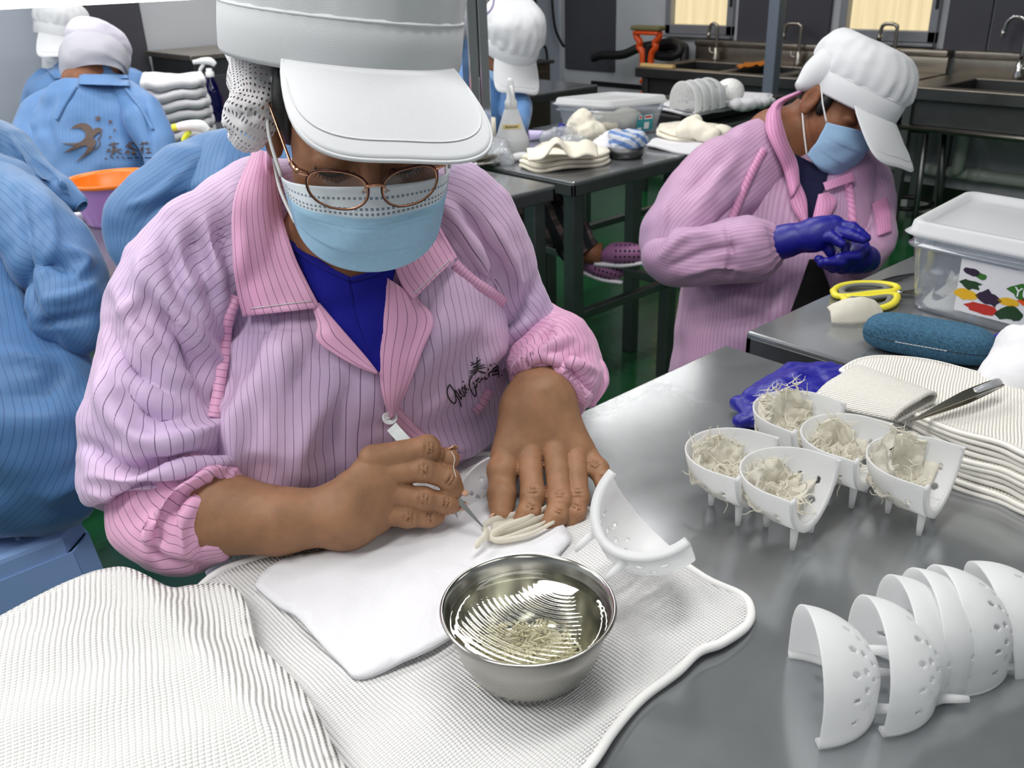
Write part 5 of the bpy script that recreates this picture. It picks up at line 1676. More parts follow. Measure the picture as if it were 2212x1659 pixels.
def cap(parent, f, mat, rx=.098, rz=.112, band=.046, crown=.13, puff=1.08, visor=.075, droop=40, vang=53, vw=.100, gathers=26, name='cap', back=True, seedv=1.0, amp=.02, voff=0.0, varch=.8, vdip=.004):
    m, n = 8, 96
    a = np.linspace(0, 2 * math.pi, n, endpoint=False)
    def ringv(y, k, kz=None, wob=0.0, zoff=0.0):
        w = 1 + wob * (np.sin(gathers * a + 1) + .7 * np.sin((gathers * .6) // 1 * a + 2 + y * 30))
        return np.stack([rx * k * w * np.sin(a), np.full(n, y) , rz * (kz or k) * w * np.cos(a) + zoff], 1)
    L = [ringv(-.004, .985), ringv(0, 1.0), ringv(band * .5, 1.005), ringv(band, 1.0), ringv(band + .002, .985)]
    root = mesh(name, f.P(np.vstack(L)), gridfaces(len(L), n, True), mat, parent, True)
    thick(root, .0025, 0)
    L = []
    for t in np.linspace(0, 1, 26):
        q = t * math.pi / 2
        k = (1 + (puff - 1) * math.sin(min(1, t * 2.4) * math.pi / 2)) * math.cos(q * .98) ** .38
        y = band - .002 + crown * math.sin(q) ** 1.15
        w = amp * math.exp(-((t - .12) / .16) ** 2) + amp * .35 * math.sin(math.pi * t)
        L.append(ringv(y, k, None, w, -.012 * t))
    V = np.vstack(L)
    V = V + np.stack([fbm(V, 16, .005, seedv), fbm(V, 16, .003, seedv + 4), fbm(V, 16, .005, seedv + 8)], 1) * np.clip((np.repeat(np.arange(26), n) / 25 - .02) * 7, 0, 1)[:, None]
    F = gridfaces(26, n, True); F.append([25 * n + j for j in range(n)])
    mesh('crown', f.P(V), F, mat, root, True)
    mesh('band_seam', *tube(f.P(ringv(band, 1.008)[::2]), .0011, 6, closed=True), mat, root)
    if visor:
        V, UVv = [], []
        A = math.radians(vang)
        nn, mm = 44, 16
        for i in range(nn):
            t = -1 + 2 * i / (nn - 1)
            a0 = math.radians(voff); p0 = np.array((rx * 1.003 * math.sin(A * t + a0), .002, rz * 1.003 * math.cos(A * t + a0)))
            xo = vw * np.sign(t) * math.sin(abs(t) ** .85 * math.pi / 2)
            zo = rz * math.cos(A) + (rz * (1 - math.cos(A)) + visor) * max(0, 1 - abs(t) ** 3.2) ** .62
            wq = 1 - abs(t) ** 9
            xo, zo = xo * math.cos(a0) + zo * math.sin(a0), zo * math.cos(a0) - xo * math.sin(a0)
            xo, zo = p0[0] * (1 - wq) + xo * wq, p0[2] * (1 - wq) + zo * wq
            for j in range(mm):
                s = j / (mm - 1)
                x = p0[0] * (1 - s) + xo * s; z = p0[2] * (1 - s) + zo * s
                y = .002 - math.tan(math.radians(droop)) * math.hypot(x - p0[0], z - p0[2]) - varch * (x * x - p0[0] ** 2) - vdip * s * (1 - t * t)
                V.append((x, y, z))
        vo = mesh('visor', f.P(np.array(V)), gridfaces(nn, mm), mat, root, True)
        thick(vo, .0032, 0)
        e = np.array([V[i * mm + mm - 1] for i in range(nn)]); e2 = np.array([V[i * mm + mm - 4] for i in range(2, nn - 2)])
        mesh('visor_edge', *tube(f.P(e), .0019, 8), mat, root)
        mesh('stitching', *tube(f.P(e2 + (0, .0018, .001)), .0006, 5), mat, root)
    return root
def mask(parent, f, mat, yt=-.024, yb=-.128, half=76, loops=True, far=False):
    V, UVv = [], []
    m, n = 40, 56
    for i in range(m):
        b = i / (m - 1)
        for j in range(n):
            a = -1 + 2 * j / (n - 1)
            y = yt + (yb - yt) * b + .012 * (1 - a * a) * (1 - b) ** 2 + .018 * abs(a) ** 2 * b * 1.0 - .006 * abs(a) ** 2 * (1 - b)
            zc = float(np.interp(-y, [0, .02, .045, .065, .09, .115, .130, .15], [.104, .1085, .124, .122, .117, .112, .098, .07]))
            q = a * math.radians(half)
            x = .0785 * math.sin(q) * (1 - .10 * b)
            z = .012 + (zc - .012) * max(0, math.cos(q)) ** .62
            if b > .30:
                z += .0028 * ((b * 3.0) % 1.0) * math.cos(q)
            z += .0018 * math.sin(9 * a + 7 * b) * math.sin(math.pi * b)
            V.append((x, y, z)); UVv.append(((a + 1) / 2, b))
    o = mesh('face_mask', f.P(np.array(V)), gridfaces(m, n), mat, parent, True, uv=np.array(UVv))
    thick(o, .0012, 0)
    if loops:
        for s in (-1, 1):
            c0 = np.array(V[n // 2 * 0 + (0 if s < 0 else n - 1)]); c1 = np.array(V[(m - 1) * n + (0 if s < 0 else n - 1)])
            for c, e in ((c0, (s * .082, .022, -.006)), (c1, (s * .082, -.040, -.010))):
                mesh('ear_loop', *tube(f.P(np.array([c, (c + np.array(e)) / 2 + (s * .004, 0, .002), e, (s * .083, (e[1] - .009) * .5, -.026)])), .0017, 8, 20), M['white_plastic'], o)
    return o
def nail(parent, tip, prev, up, w=.0058, l=.010):
    d = unit(np.array(tip) - np.array(prev)); up = unit(up - d * (up @ d)); s = np.cross(d, up)
    V = []
    for i in range(7):
        t = -1 + 2 * i / 6
        for j in range(7):
            q = -1 + 2 * j / 6
            ww = w * (1 - .25 * max(0, t) ** 3)
            V.append(np.array(tip) + d * (t * l * .5 + .001) + s * q * ww * (1 - .15 * t * t) + up * (.0005 - .0030 * q * q))
    o = mesh('fingernail', V, gridfaces(7, 7), M['nail'], parent, True)
    thick(o, .0006, 0)
    return o
def finger(J, R, k=.0045, crease=False):
    out = []
    for i in range(len(J) - 1):
        a, b = np.array(J[i]), np.array(J[i + 1]); m = (a + b) / 2
        rm = (R[i] + R[i + 1]) / 2 * (.90 if i < len(J) - 2 else 1.0)
        out += [rcone(a, m, R[i], rm, .003), rcone(m, b, rm, R[i + 1], .003)]
    if crease:
        for i in range(1, len(J) - 1):
            j = np.array(J[i]); d = unit(np.array(J[i + 1]) - np.array(J[i - 1])); up = unit(CAM - j); up = unit(up - d * (up @ d)); s = np.cross(d, up)
            out.append(ell(j + up * R[i] * .25, (R[i] * .95, R[i] * .95, R[i] * .9), .004))
            for o_ in ((-.0042, 0, .0042) if i == 1 and len(J) > 3 and R[0] < .0165 else (-.002, .0016) if R[0] < .0165 else ()):
                c = j + d * o_ + up * R[i] * 1.16
                out.append(rcone(c - s * R[i] * .55 - up * .0015, c + s * R[i] * .55 - up * .0015, .0011, .0011, -.0016))
    return out
def hand_groups(fingers, palm):
    """each finger its own smooth group, joined to the palm at the knuckle"""
    groups = [palm]
    for J, R in fingers:
        root = np.array(J[0])
        groups.append(finger(J, R))
    return groups
def joint_mesh(parts):
    return merge(*parts)

def person(name_label, at_, group=None):
    return empty('person', at_, name_label, 'person', group)

# ================================================================ the worker in front
W = person('front worker in striped pink coat, white cap, glasses and mask, holding tweezers', (0.55, 0.95, 0))
br = vd(803, 373, .775)
hf = Frame((0, 0, 0), 18, 44, 8)
hf = Frame(br - hf.R @ np.array((0, -.004, .098)), 18, 44, 8)
neck_low = vd(735, 520, .985)
hp = head_prims(hf, neck_low, (.052, .056), (.072, .083, .086))
hp += [rcone(neck_low, vd(745, 575, 1.0), .056, .075, .03), rcone(vd(650, 550, 1.0), vd(840, 545, 1.005), .042, .042, .04)]
Vh, Fh = sdf_mesh([hp], .0026)
# hands and forearms
D = vd
WR = D(748, 1112, .905); WR0 = D(470, 1108, .905)
fl = [rcone(WR0, D(600, 1126, .90), .044, .032, .01), rcone(D(600, 1126, .90), WR, .032, .0285, .012),
      rcone(WR, D(806, 1003, .915), .026, .0165, .018), rcone(WR, D(832, 1032, .915), .027, .0165, .018), rcone(WR, D(836, 1070, .915), .026, .0160, .018), rcone(WR, D(820, 1112, .915), .025, .0150, .018), rcone(D(770, 1060, .935), D(840, 1020, .945), .024, .017, .015)]
RF = [([D(806, 993, .912), D(922, 968, .915), D(936, 1000, .93), D(948, 1020, .935)], [.0155, .0134, .0118, .0098]),
      ([D(834, 1024, .912), D(916, 1014, .912), D(968, 1034, .918), D(982, 1058, .922)], [.0146, .0128, .0115, .0098]),
      ([D(836, 1066, .910), D(914, 1078, .912), D(958, 1085, .918), D(978, 1090, .922)], [.0140, .0124, .0110, .0094]),
      ([D(818, 1108, .908), D(880, 1116, .912), D(922, 1118, .918), D(943, 1116, .922)], [.0132, .0114, .0102, .0088]),
      ([D(800, 1045, .94), D(868, 1012, .95), D(930, 998, .940), D(968, 991, .928)], [.0175, .0160, .0142, .0120])]
Vr, Fr = sdf_mesh([fl] + [finger(*x, crease=True) for x in RF], .0017)
EL = D(1188, 790, 1.075)
WL = D(1168, 872, 1.005)
ll = [rcone(EL, WL, .043, .036, .01), rcone(WL, D(1142, 966, .985), .033, .0160, .016), rcone(WL, D(1198, 960, .985), .033, .0160, .016), rcone(WL, D(1240, 968, .987), .030, .0150, .016), rcone(WL, D(1264, 985, .990), .028, .0140, .016), rcone(D(1130, 900, 1.0), D(1096, 985, .985), .026, .019, .02)]
LF = [([D(1142, 965, .982), D(1151, 1070, .950), D(1143, 1104, .940), D(1127, 1128, .935)], [.0150, .0131, .0118, .0098]),
      ([D(1199, 960, .982), D(1209, 1080, .948), D(1202, 1114, .938), D(1185, 1138, .932)], [.0150, .0132, .0118, .0098]),
      ([D(1242, 966, .985), D(1248, 1076, .955), D(1243, 1104, .948), D(1230, 1124, .944)], [.0142, .0122, .0110, .0092]),
      ([D(1266, 985, .988), D(1292, 1014, .975), D(1306, 1040, .965), D(1310, 1074, .955)], [.0142, .0118, .0102, .0086]),
      ([D(1104, 960, .99), D(1086, 1018, .975), D(1084, 1070, .958), D(1083, 1110, .945)], [.0195, .0170, .0152, .0118])]
Vl, Fl = sdf_mesh([ll] + [finger(*x, crease=True) for x in LF], .0017)
bm_ = merge((Vh, Fh), (Vr, Fr), (Vl, Fl))
skin_o = mesh('body', bm_[0], bm_[1], M['skin'], W, True, mats=[M['skin'], M['skin_face']], fmat=[1] * len(Fh) + [0] * (len(Fr) + len(Fl)))
sm = skin_o.modifiers.new('smooth', 'SMOOTH'); sm.factor = .5; sm.iterations = 1
for J, R, up in ((RF[4][0], .0118, UPV * .9 + RGT * .2), (RF[1][0], .0102, RGT - FWD * .1), (RF[2][0], .0098, RGT - FWD * .1), (RF[3][0], .009, RGT * .6 + UPV * .4), (LF[3][0], .0086, RGT * .75 - FWD * .5), (LF[4][0], .0118, -RGT * .9 - FWD * .3)):
    up = unit(up)
    nail(skin_o, np.array(J[-1]) + up * (R * .93), J[-2], up, R * .55, R * .95)
# hair at the temples
Vx, Fx = sdf_mesh([hf.prims([ell((0, .03, -.034), (.0755, .086, .084), .01), ell((-.066, .012, .008), (.012, .036, .024), .012), ell((.066, .012, .008), (.012, .036, .024), .012), ell((0, .02, .075), (.060, .12, .062), -.012)])], .003)
mesh('hair', Vx, Fx, M['hair'], W, True)
for s in (-1, 1):
    E0 = [(s * .032 + .016 * math.cos(q), -.004 - .0085 * math.sin(q) - .001, .0745 + .0125 * math.sqrt(max(0, 1 - (math.cos(q) ** 2) * .9 - .45 * math.sin(q) ** 2)) + .001) for q in np.linspace(.25, math.pi - .25, 14)]
    lash = [tube(hf.P(np.array(E0)), .0011, 6)]
    for k in range(1, 13):
        p = np.array(E0[k]); out = np.array(((p[0] - s * .032) * .35, -.0035, .006))
        lash.append(tube(hf.P(np.array([p, p + out * .6, p + out + (0, .0012, .001)])), [.0005, .0001], 4))
    mesh('eyelashes', *merge(*lash), M['hair'], W)
    mesh('eyebrow', *tube(hf.P(np.array([(s * .014, .019, .0915), (s * .034, .024, .0885), (s * .052, .019, .074)])), [.0030, .0036, .0015], 8, 20, flat=.5), M['hair'], W)
# cap
cf = Frame(vd(738, 118, .835), 20, 25, 2.5)
CP = cap(W, cf, M['cap'], .108, .124, .038, .20, 1.03, .052, 20, 44, .092, 30, amp=.004, voff=9, vdip=.043, varch=.2)
sn = loft([(560, 92, .868, 52, 1.0), (566, 150, .846, 68, 1.0), (560, 210, .826, 64, 1.0), (540, 262, .822, 54, 1.0), (520, 298, .84, 36, 1.0), (518, 312, .84, 12, 1.0)], 64, 50, gather=[(.55, 1.0, .05, 11)])
sculpt(sn, [([(600, 200), (540, 235), (480, 225)], 10, .006), ([(590, 250), (530, 270), (480, 262)], 8, .005), ([(600, 160), (550, 190), (490, 180)], 9, -.004), ([(560, 240), (500, 248)], 7, -.006)])
rumple(sn, 30, .006, 2)
lofted('hair_net', sn, meshmat('cap_hair_net', (236, 234, 238), .52, .42), CP)
mesh('net_binding', *tube([vd(487, 98, .875), vd(500, 128, .862), vd(528, 150, .845), vd(560, 166, .83), vd(600, 172, .80)], .004, 8, 30), M['cap'], CP)
# mask and glasses
mk = mask(W, hf, M['maskm'], -.024, -.096)
gl = empty('glasses', hf.P((0, -.02, .12)) - np.array(W.location)); gl.parent = W
def rimpts(s, k=1.0):
    pts = []
    for q in np.linspace(0, 2 * math.pi, 40, endpoint=False):
        c, sn_ = math.cos(q), math.sin(q)
        x = .0250 * k * np.sign(c) * abs(c) ** .85; y = (.0185 if sn_ < 0 else .0165) * k * np.sign(sn_) * abs(sn_) ** .88
        pts.append((s * .0306 + x, -.006 + y, .1225 - 5.5 * (s * .0302 + x) ** 2 - .10 * y))
    return np.array(pts)
for s in (-1, 1):
    rp = rimpts(s)
    r_ = mesh('rim', *tube(hf.P(rp), .0011, 8, closed=True), M['rim'], gl)
    mesh('rim_lining', *tube(hf.P(rimpts(s, .965) + (0, 0, .0004)), .0007, 6, closed=True), M['gold'], r_)
    c = rp.mean(0)
    rings = [c + (rp - c) * k + np.array((0, 0, .0016 * (1 - k * k))) for k in (.97, .7, .4, .1)]
    mesh('lens', hf.P(np.vstack(rings)), gridfaces(4, 40, True), M['lens'], gl, True)
    mesh('hinge', *tube(hf.P(np.array([(s * .0535, .002, .1055), (s * .062, .004, .102), (s * .0665, .005, .092)])), [.0022, .0028, .0024], 8), M['gold'], gl)
    mesh('temple', *tube(hf.P(np.array([(s * .0665, .005, .093), (s * .072, .010, .06), (s * .080, .018, .012), (s * .083, .020, -.02)])), .0013, 8, 30), M['gold'], gl)
    mesh('nose_pad', *lathe([(0, 0), (.003, .0003), (.0042, .0012), (.003, .002), (0, .0022)], 14, hf.P((s * .0095, -.012, .117))), M['milk'], gl)
    mesh('pad_arm', *tube(hf.P(np.array([(s * .0095, -.012, .118), (s * .010, -.007, .121), (s * .0078, -.004, .122)])), .0006, 6, 8), M['gold'], gl)
mesh('bridge', *tube(hf.P(np.array([(-.0078, -.003, .1225), (-.004, .0005, .125), (.004, .0005, .125), (.0078, -.003, .1225)])), .0014, 8, 16), M['gold'], gl)

# coat
J = empty('coat', (0, 0, 0.0)); J.parent = W
T = loft([(745, 1420, 1.50, 250, .62), (752, 1250, 1.30, 290, .62), (765, 1090, 1.135, 322, .60), (782, 970, 1.085, 320, .60), (786, 850, 1.055, 318, .62), (786, 690, 1.045, 318, .58), (764, 570, 1.03, 330, .48), (748, 490, 1.015, 300, .44), (742, 430, 1.0, 220, .5), (740, 385, .995, 120, .55)], 150, 150, 2.3)
_q = T['V'] - CAM; _z = _q @ FWD      # the hips turn with the table edge
_u = CU + FPX * (_q @ RGT) / _z; _v = CV - FPX * (_q @ UPV) / _z
T['V'] = CAM + _q * (1 + .30 * (_u - 765) / 1000 * np.clip((_v - 720) / 260, 0, 1))[:, None]
sculpt(T, [([(560, 760), (650, 800)], 95, 0.0189), ([(920, 700), (1000, 760)], 80, 0.0162), ([(520, 850), (500, 940), (520, 1040)], 22, 0.0121), ([(560, 880), (545, 980), (580, 1060)], 18, -0.0081), ([(700, 860), (660, 960), (640, 1060)], 26, 0.0081), ([(770, 780), (740, 900), (720, 1010)], 22, -0.0068),
           ([(960, 660), (920, 770), (870, 880)], 20, 0.0081), ([(1090, 740), (1000, 820), (900, 905)], 24, 0.0121), ([(1085, 800), (1010, 870), (930, 930)], 16, -0.0081), ([(1085, 900), (990, 965), (900, 950)], 20, 0.0121), ([(1060, 880), (980, 900)], 12, -0.0068),
           ([(600, 700), (580, 800), (590, 900)], 18, -0.0054), ([(640, 690), (680, 780), (760, 860)], 16, 0.0054), ([(500, 800), (490, 880)], 14, -0.0081)])
rumple(T, 9, .010, 5); rumple(T, 26, .0025, 1)
lofted('coat_body', T, M['pink'], J)
S1 = loft([(660, 392, .99, 62, .9), (570, 448, .975, 104, .8), (455, 540, .968, 130, .72), (374, 650, .955, 132, .75), (338, 760, .948, 122, .85), (328, 870, .935, 140, .85), (338, 970, .92, 156, .8), (348, 1040, .91, 165, .75), (352, 1085, .905, 138, .7), (350, 1104, .90, 70, .6)], 130, 150, 2.15)
sculpt(S1, [([(300, 560), (380, 680), (460, 800), (530, 950)], 20, 0.0175), ([(330, 650), (400, 770), (470, 880)], 16, -0.0162), ([(245, 620), (300, 720), (360, 800), (440, 850)], 15, 0.0121), ([(235, 700), (290, 800), (380, 860)], 14, -0.0095),
            ([(215, 800), (250, 900), (330, 965), (450, 930), (490, 870)], 18, 0.0149), ([(260, 830), (330, 900), (420, 900)], 22, -0.0121), ([(190, 960), (290, 1010), (420, 990), (540, 955)], 13, -0.0216), ([(200, 1030), (300, 1040), (430, 1010), (540, 985)], 12, 0.0135), ([(230, 1100), (300, 1075), (400, 1060)], 12, -0.0135), ([(190, 1060), (250, 1080)], 12, 0.0081),
            ([(500, 410), (525, 500), (520, 600)], 12, 0.0068), ([(470, 430), (490, 540), (500, 640)], 9, -0.0081), ([(440, 450), (465, 560), (485, 660)], 12, 0.0081), ([(405, 470), (440, 590), (470, 700)], 10, -0.0081), ([(375, 490), (415, 620), (450, 720)], 12, 0.0081), ([(345, 510), (385, 640)], 10, -0.0081), ([(310, 540), (300, 640), (250, 680)], 14, 0.0081)])
rumple(S1, 10, .009, 2); rumple(S1, 30, .002, 7)
lofted('sleeve', S1, M['pink'], J)
S1b = loft([(325, 1010, .93, 60, .7), (345, 1050, .92, 120, .75), (375, 1085, .91, 148, .75), (415, 1102, .905, 142, .75), (455, 1106, .905, 122, .75), (486, 1110, .905, 104, .75), (503, 1112, .905, 98, .75), (512, 1113, .905, 90, .7)], 150, 90, 2.1, gather=[(.45, 1.0, .010, 41)])
sculpt(S1b, [([(530, 1010), (440, 1030), (370, 1080), (330, 1160)], 11, 0.0135), ([(500, 1040), (420, 1070), (370, 1140)], 9, -0.0108), ([(430, 1060), (395, 1130), (400, 1210)], 12, 0.0108), ([(400, 1060), (350, 1120), (340, 1190)], 10, -0.0108), ([(470, 1020), (455, 1110), (430, 1200)], 6, -0.0081), ([(310, 1170), (360, 1215), (440, 1225)], 10, -0.0095), ([(320, 1110), (320, 1180)], 10, 0.0095)])
rumple(S1b, 16, .006, 9)
lofted('cuff', S1b, M['pink_plain'], J)
S2 = loft([(800, 405, 1.0, 60, .9), (890, 425, 1.0, 95, .85), (985, 465, 1.015, 112, .75), (1055, 560, 1.04, 104, .8), (1088, 650, 1.07, 92, .85), (1120, 720, 1.09, 100, .85), (1150, 770, 1.095, 110, .8), (1165, 800, 1.09, 60, .7)], 130, 120, 2.15)
sculpt(S2, [([(940, 420), (1020, 520), (1080, 640)], 14, 0.0095), ([(980, 430), (1060, 540), (1110, 660)], 12, -0.0095), ([(1050, 470), (1105, 560), (1140, 650)], 12, 0.0095), ([(1160, 610), (1110, 700), (1060, 740)], 14, -0.0108), ([(1150, 690), (1100, 730), (1060, 760)], 10, 0.0108), ([(1080, 560), (1060, 640), (1090, 720)], 10, -0.0081), ([(1000, 560), (1040, 620)], 12, 0.0054)])
rumple(S2, 11, .008, 4); rumple(S2, 30, .002, 8)
lofted('sleeve', S2, M['pink'], J)
S2b = loft([(1130, 700, 1.10, 60, .8), (1172, 728, 1.085, 84, .85), (1198, 768, 1.065, 104, .85), (1198, 810, 1.04, 104, .85), (1188, 840, 1.02, 92, .85), (1183, 850, 1.012, 84, .8)], 140, 90, 2.1, gather=[(.5, 1.0, .009, 45)])
sculpt(S2b, [([(1240, 730), (1180, 760), (1110, 800)], 9, 0.0121), ([(1260, 770), (1190, 790), (1110, 830)], 8, -0.0108), ([(1290, 800), (1240, 790), (1170, 770)], 9, 0.0095), ([(1280, 850), (1255, 820), (1220, 790)], 8, -0.0095), ([(1200, 700), (1160, 740)], 8, -0.0081)])
rumple(S2b, 16, .006, 3)
lofted('cuff', S2b, M['pink_plain'], J)
# free wing of the left cuff
S2c = loft([(1225, 770, 1.06, 40, .4), (1258, 800, 1.05, 46, .4), (1278, 835, 1.04, 34, .4), (1272, 876, 1.03, 14, .4)], 60, 40, 2.0)
rumple(S2c, 22, .006, 6); lofted('cuff_fold', S2c, M['pink_plain'], J)

skin_bvh = bvh_of((Vh, Fh))
B0 = bvh_of(T, S1, S2)
B1 = bvh_of(T, S1, S2, (Vh[:], [f for f in Fh]))
Bt = bvh_of(T)
Bchest = bvh_of(T, sdf_mesh([hp[-2:]], .006))
def panel(name, A, Bc, bvh, off, mat, parent, bulge=0.0, th=.0016, fb=.95, m=28, n=18, rot=False):
    V, F, UV = patch(A, Bc, bvh, off, m, n, fb, bulge)
    if rot: UV = UV[:, ::-1]
    o = mesh(name, V, F, mat, parent, True, uv=UV)
    thick(o, th, 0)
    return o, (V, F)
mid = [(757, 604), (766, 660), (780, 712), (800, 765), (815, 802)]
sh = empty('shirt', (0, 0, 0)); sh.parent = W
s1, g1 = panel('shirt_front', [(600, 500), (652, 606), (690, 668), (756, 742), (812, 802)], mid, Bchest, .008, M['scrub'], sh)
s2, g2 = panel('shirt_front', mid, [(862, 556), (846, 620), (838, 690), (830, 760), (820, 804)], Bchest, .008, M['scrub'], sh)
mesh('neck_band', *tube(drape(catmull(np.array([(612, 518), (680, 566), (757, 604)]), 20), Bchest, .010), .0026, 8), M['scrub'], sh)
mesh('neck_band', *tube(drape(catmull(np.array([(757, 604), (810, 588), (856, 562)]), 20), Bchest, .010), .0026, 8), M['scrub'], sh)
lap1, gl1 = panel('lapel', [(672, 652), (686, 700), (688, 738), (760, 786), (814, 808)], [(690, 655), (720, 690), (750, 724), (788, 768), (815, 804)], Bchest, .012, M['pink_plain'], J, .003)
lap2, gl2 = panel('lapel', [(836, 600), (828, 690), (819, 790), (828, 860), (844, 905)], [(896, 640), (936, 690), (912, 760), (880, 840), (850, 902)], Bchest, .008, M['pink_plain'], J, .004)
col1, gc1 = panel('collar', [(548, 322), (506, 430), (503, 550), (512, 630), (526, 684)], [(590, 330), (606, 450), (634, 545), (664, 610), (692, 664)], B1, .014, M['pink_plain'], J, .010)
col2, gc2 = panel('collar', [(918, 430), (950, 490), (970, 525), (987, 556)], [(838, 510), (852, 575), (868, 615), (892, 648)], B0, .013, M['pink_plain'], J, .008)
for c, g in ((col1, gc1), (col2, gc2)):
    n_ = 18
    Vv = g[0].reshape(-1, n_, 3)
    mesh('stitching', *tube(np.vstack([Vv[-3, 2:-1] + -unit(ray(700, 600)) * .0018]), .0006, 5), M['cap'], c)
plk, _ = panel('placket', [(838, 908), (872, 936), (925, 976), (985, 1012)], [(862, 878), (905, 925), (950, 960), (1000, 985)], Bt, .005, M['pink_plain'], J, 0)
for pts, w in (([(512, 640), (492, 690), (485, 760), (474, 830), (462, 900)], .0115), ([(982, 570), (1020, 605), (1060, 632), (1092, 655)], .0115)):
    V, F = ribbon(pts, B0, w, .004)
    k = len(V) // 2
    UV = np.column_stack([np.concatenate([np.linspace(0, 18, k)] * 2), np.concatenate([np.zeros(k), np.ones(k)])])
    thick(mesh('seam_tape', V, F, M['pink_plain'], J, True, uv=UV), .0012, 0)
V, F = ribbon([(1056, 842), (1048, 862), (1026, 890)], Bt, .0105, .004)
k = len(V) // 2
thick(mesh('pen_loop', V, F, M['pink_plain'], J, True, uv=np.column_stack([np.concatenate([np.linspace(0, 5, k)] * 2), np.concatenate([np.zeros(k), np.ones(k)])])), .0015, 0)
bt = drape([(842, 903)], bvh_of(T, gl2), .006)[0]
bn = Matrix(frame(bt, RGT, unit(CAM - bt) * .8 + UPV * .25))
bt_o = mesh('button', *xform(lathe([(0, -.002), (.0062, -.002), (.0078, 0), (.0082, .0012), (.0074, .0022), (.0058, .0016), (.0052, .0008), (0, .0008)], 32), bn), M['white_plastic'], J)
for x, y in ((-1, -1), (1, -1), (1, 1), (-1, 1)):
    mesh('button_hole', *xform(lathe([(0, .0013), (.0007, .0013), (0, .0009)], 8, (x * .0013, y * .0018, 0)), bn), M['rubber'], bt_o)
# print on the chest
zpx = lambda L: [(940 + x * .10245, 750 + y * .10245) for x, y in L]
ST = [[(760, 310), (800, 345)], [(880, 208), (892, 245)], [(886, 240), (884, 360), (880, 500)], [(960, 262), (895, 300)], [(745, 392), (830, 350), (940, 312)], [(790, 432), (880, 390), (950, 340)], [(820, 440), (930, 405), (1050, 368)], [(725, 515), (880, 462), (1070, 425)], [(735, 556), (820, 525), (880, 500)], [(890, 480), (868, 530), (800, 585), (720, 620)], [(900, 490), (960, 522), (1080, 545), (1190, 525)],
      [(1150, 370), (1200, 390)], [(1238, 362), (1272, 340)], [(1120, 440), (1128, 540), (1140, 640)], [(1095, 535), (1175, 520)], [(1215, 420), (1215, 560)], [(1200, 470), (1270, 430), (1345, 398)], [(1300, 370), (1330, 500), (1350, 640)], [(1240, 492), (1312, 470)], [(1240, 525), (1312, 502)], [(1190, 592), (1265, 575), (1345, 552)], [(1395, 580), (1420, 600)]]
SC_ = [[(305, 785), (262, 880), (258, 980), (310, 1110), (400, 1188), (440, 1140), (432, 1040), (425, 930)], [(305, 785), (380, 890), (450, 1020), (520, 1150), (555, 1265)], [(425, 900), (470, 970), (520, 1060), (555, 1100), (530, 990), (495, 880)], [(495, 880), (540, 960), (600, 1040), (628, 1010), (590, 940), (570, 870), (600, 850), (630, 900), (640, 970), (665, 940)], [(620, 790), (645, 860), (670, 900), (720, 870)], [(570, 718), (610, 738)],
       [(790, 620), (735, 680), (720, 790), (750, 900), (800, 990), (850, 1045), (865, 960), (840, 850), (800, 740)], [(800, 740), (850, 850), (875, 820), (860, 700)], [(870, 700), (905, 680), (925, 650), (895, 680), (890, 720), (920, 745), (960, 700)], [(950, 690), (985, 640), (975, 690), (1020, 640), (1050, 630), (1040, 660), (1070, 670), (1110, 660)]]
mesh('printed_lettering', *merge(*[ribbon(zpx(L), Bt, .0017, .0024, m=max(5, 5 * len(L)), taper=True) for L in ST], *[ribbon(zpx(L), Bt, .0014, .0024, m=max(5, 7 * len(L))) for L in SC_]), M['ink'], J, False)
# stray threads
mesh('loose_thread', *tube([vd(975, 975, .915), vd(982, 990, .91), vd(980, 1010, .908), vd(985, 1030, .905)], .0004, 5, 16), M['cap'], J)

# ================================================================ the worker at the right
Mn = person('worker in pale pink coat and white cap with blue gloves, beyond the right table', (1.95, 1.15, 0))
mf = Frame(vd(1806, 222, 2.02), 42, 42, 3)
hp2 = head_prims(mf, vd(1672, 300, 2.08), (.058, .062), (.070, .080, .084))
hp2 += [rcone(vd(1672, 300, 2.08), vd(1690, 390, 2.12), .062, .08, .03)]
V1, F1 = sdf_mesh([hp2], .004)
mb = mesh('body', V1, F1, M['skin_dark'], Mn, True); sm = mb.modifiers.new('smooth', 'SMOOTH'); sm.iterations = 2
Vx, Fx = sdf_mesh([mf.prims([ell((0, .028, -.034), (.073, .082, .082), .01), ell((-.070, .000, .020), (.012, .032, .014), .012), ell((0, .0, .075), (.062, .14, .052), -.012)])], .004)
mesh('hair', Vx, Fx, M['hair'], Mn, True)
mask(Mn, mf, M['mask_far'])
mcf = Frame(mf.P((0, .018, 0)) + RGT * .018 - UPV * .014, 42, 36, 1)
CP2 = cap(Mn, mcf, M['cap'], .097, .115, .042, .092, 1.10, .074, 34, 54, .100, 22, seedv=3, amp=.018, varch=-.6, vdip=.02)
snd = loft([(1830, 130, 2.02, 44, 1), (1796, 146, 1.985, 46, 1), (1764, 162, 1.98, 36, 1), (1740, 178, 1.98, 22, 1), (1722, 188, 1.98, 9, 1)], 32, 20)
lofted('net_knot', snd, M['cap'], CP2)
J2 = empty('coat', (0, 0, 0)); J2.parent = Mn
T2 = loft([(1665, 1060, 2.10, 215, .6), (1660, 900, 2.08, 214, .6), (1658, 740, 2.07, 206, .6), (1672, 600, 2.08, 196, .62), (1690, 480, 2.11, 190, .6), (1705, 390, 2.13, 176, .55), (1700, 320, 2.14, 120, .6), (1690, 280, 2.14, 70, .7)], 120, 120, 2.3)
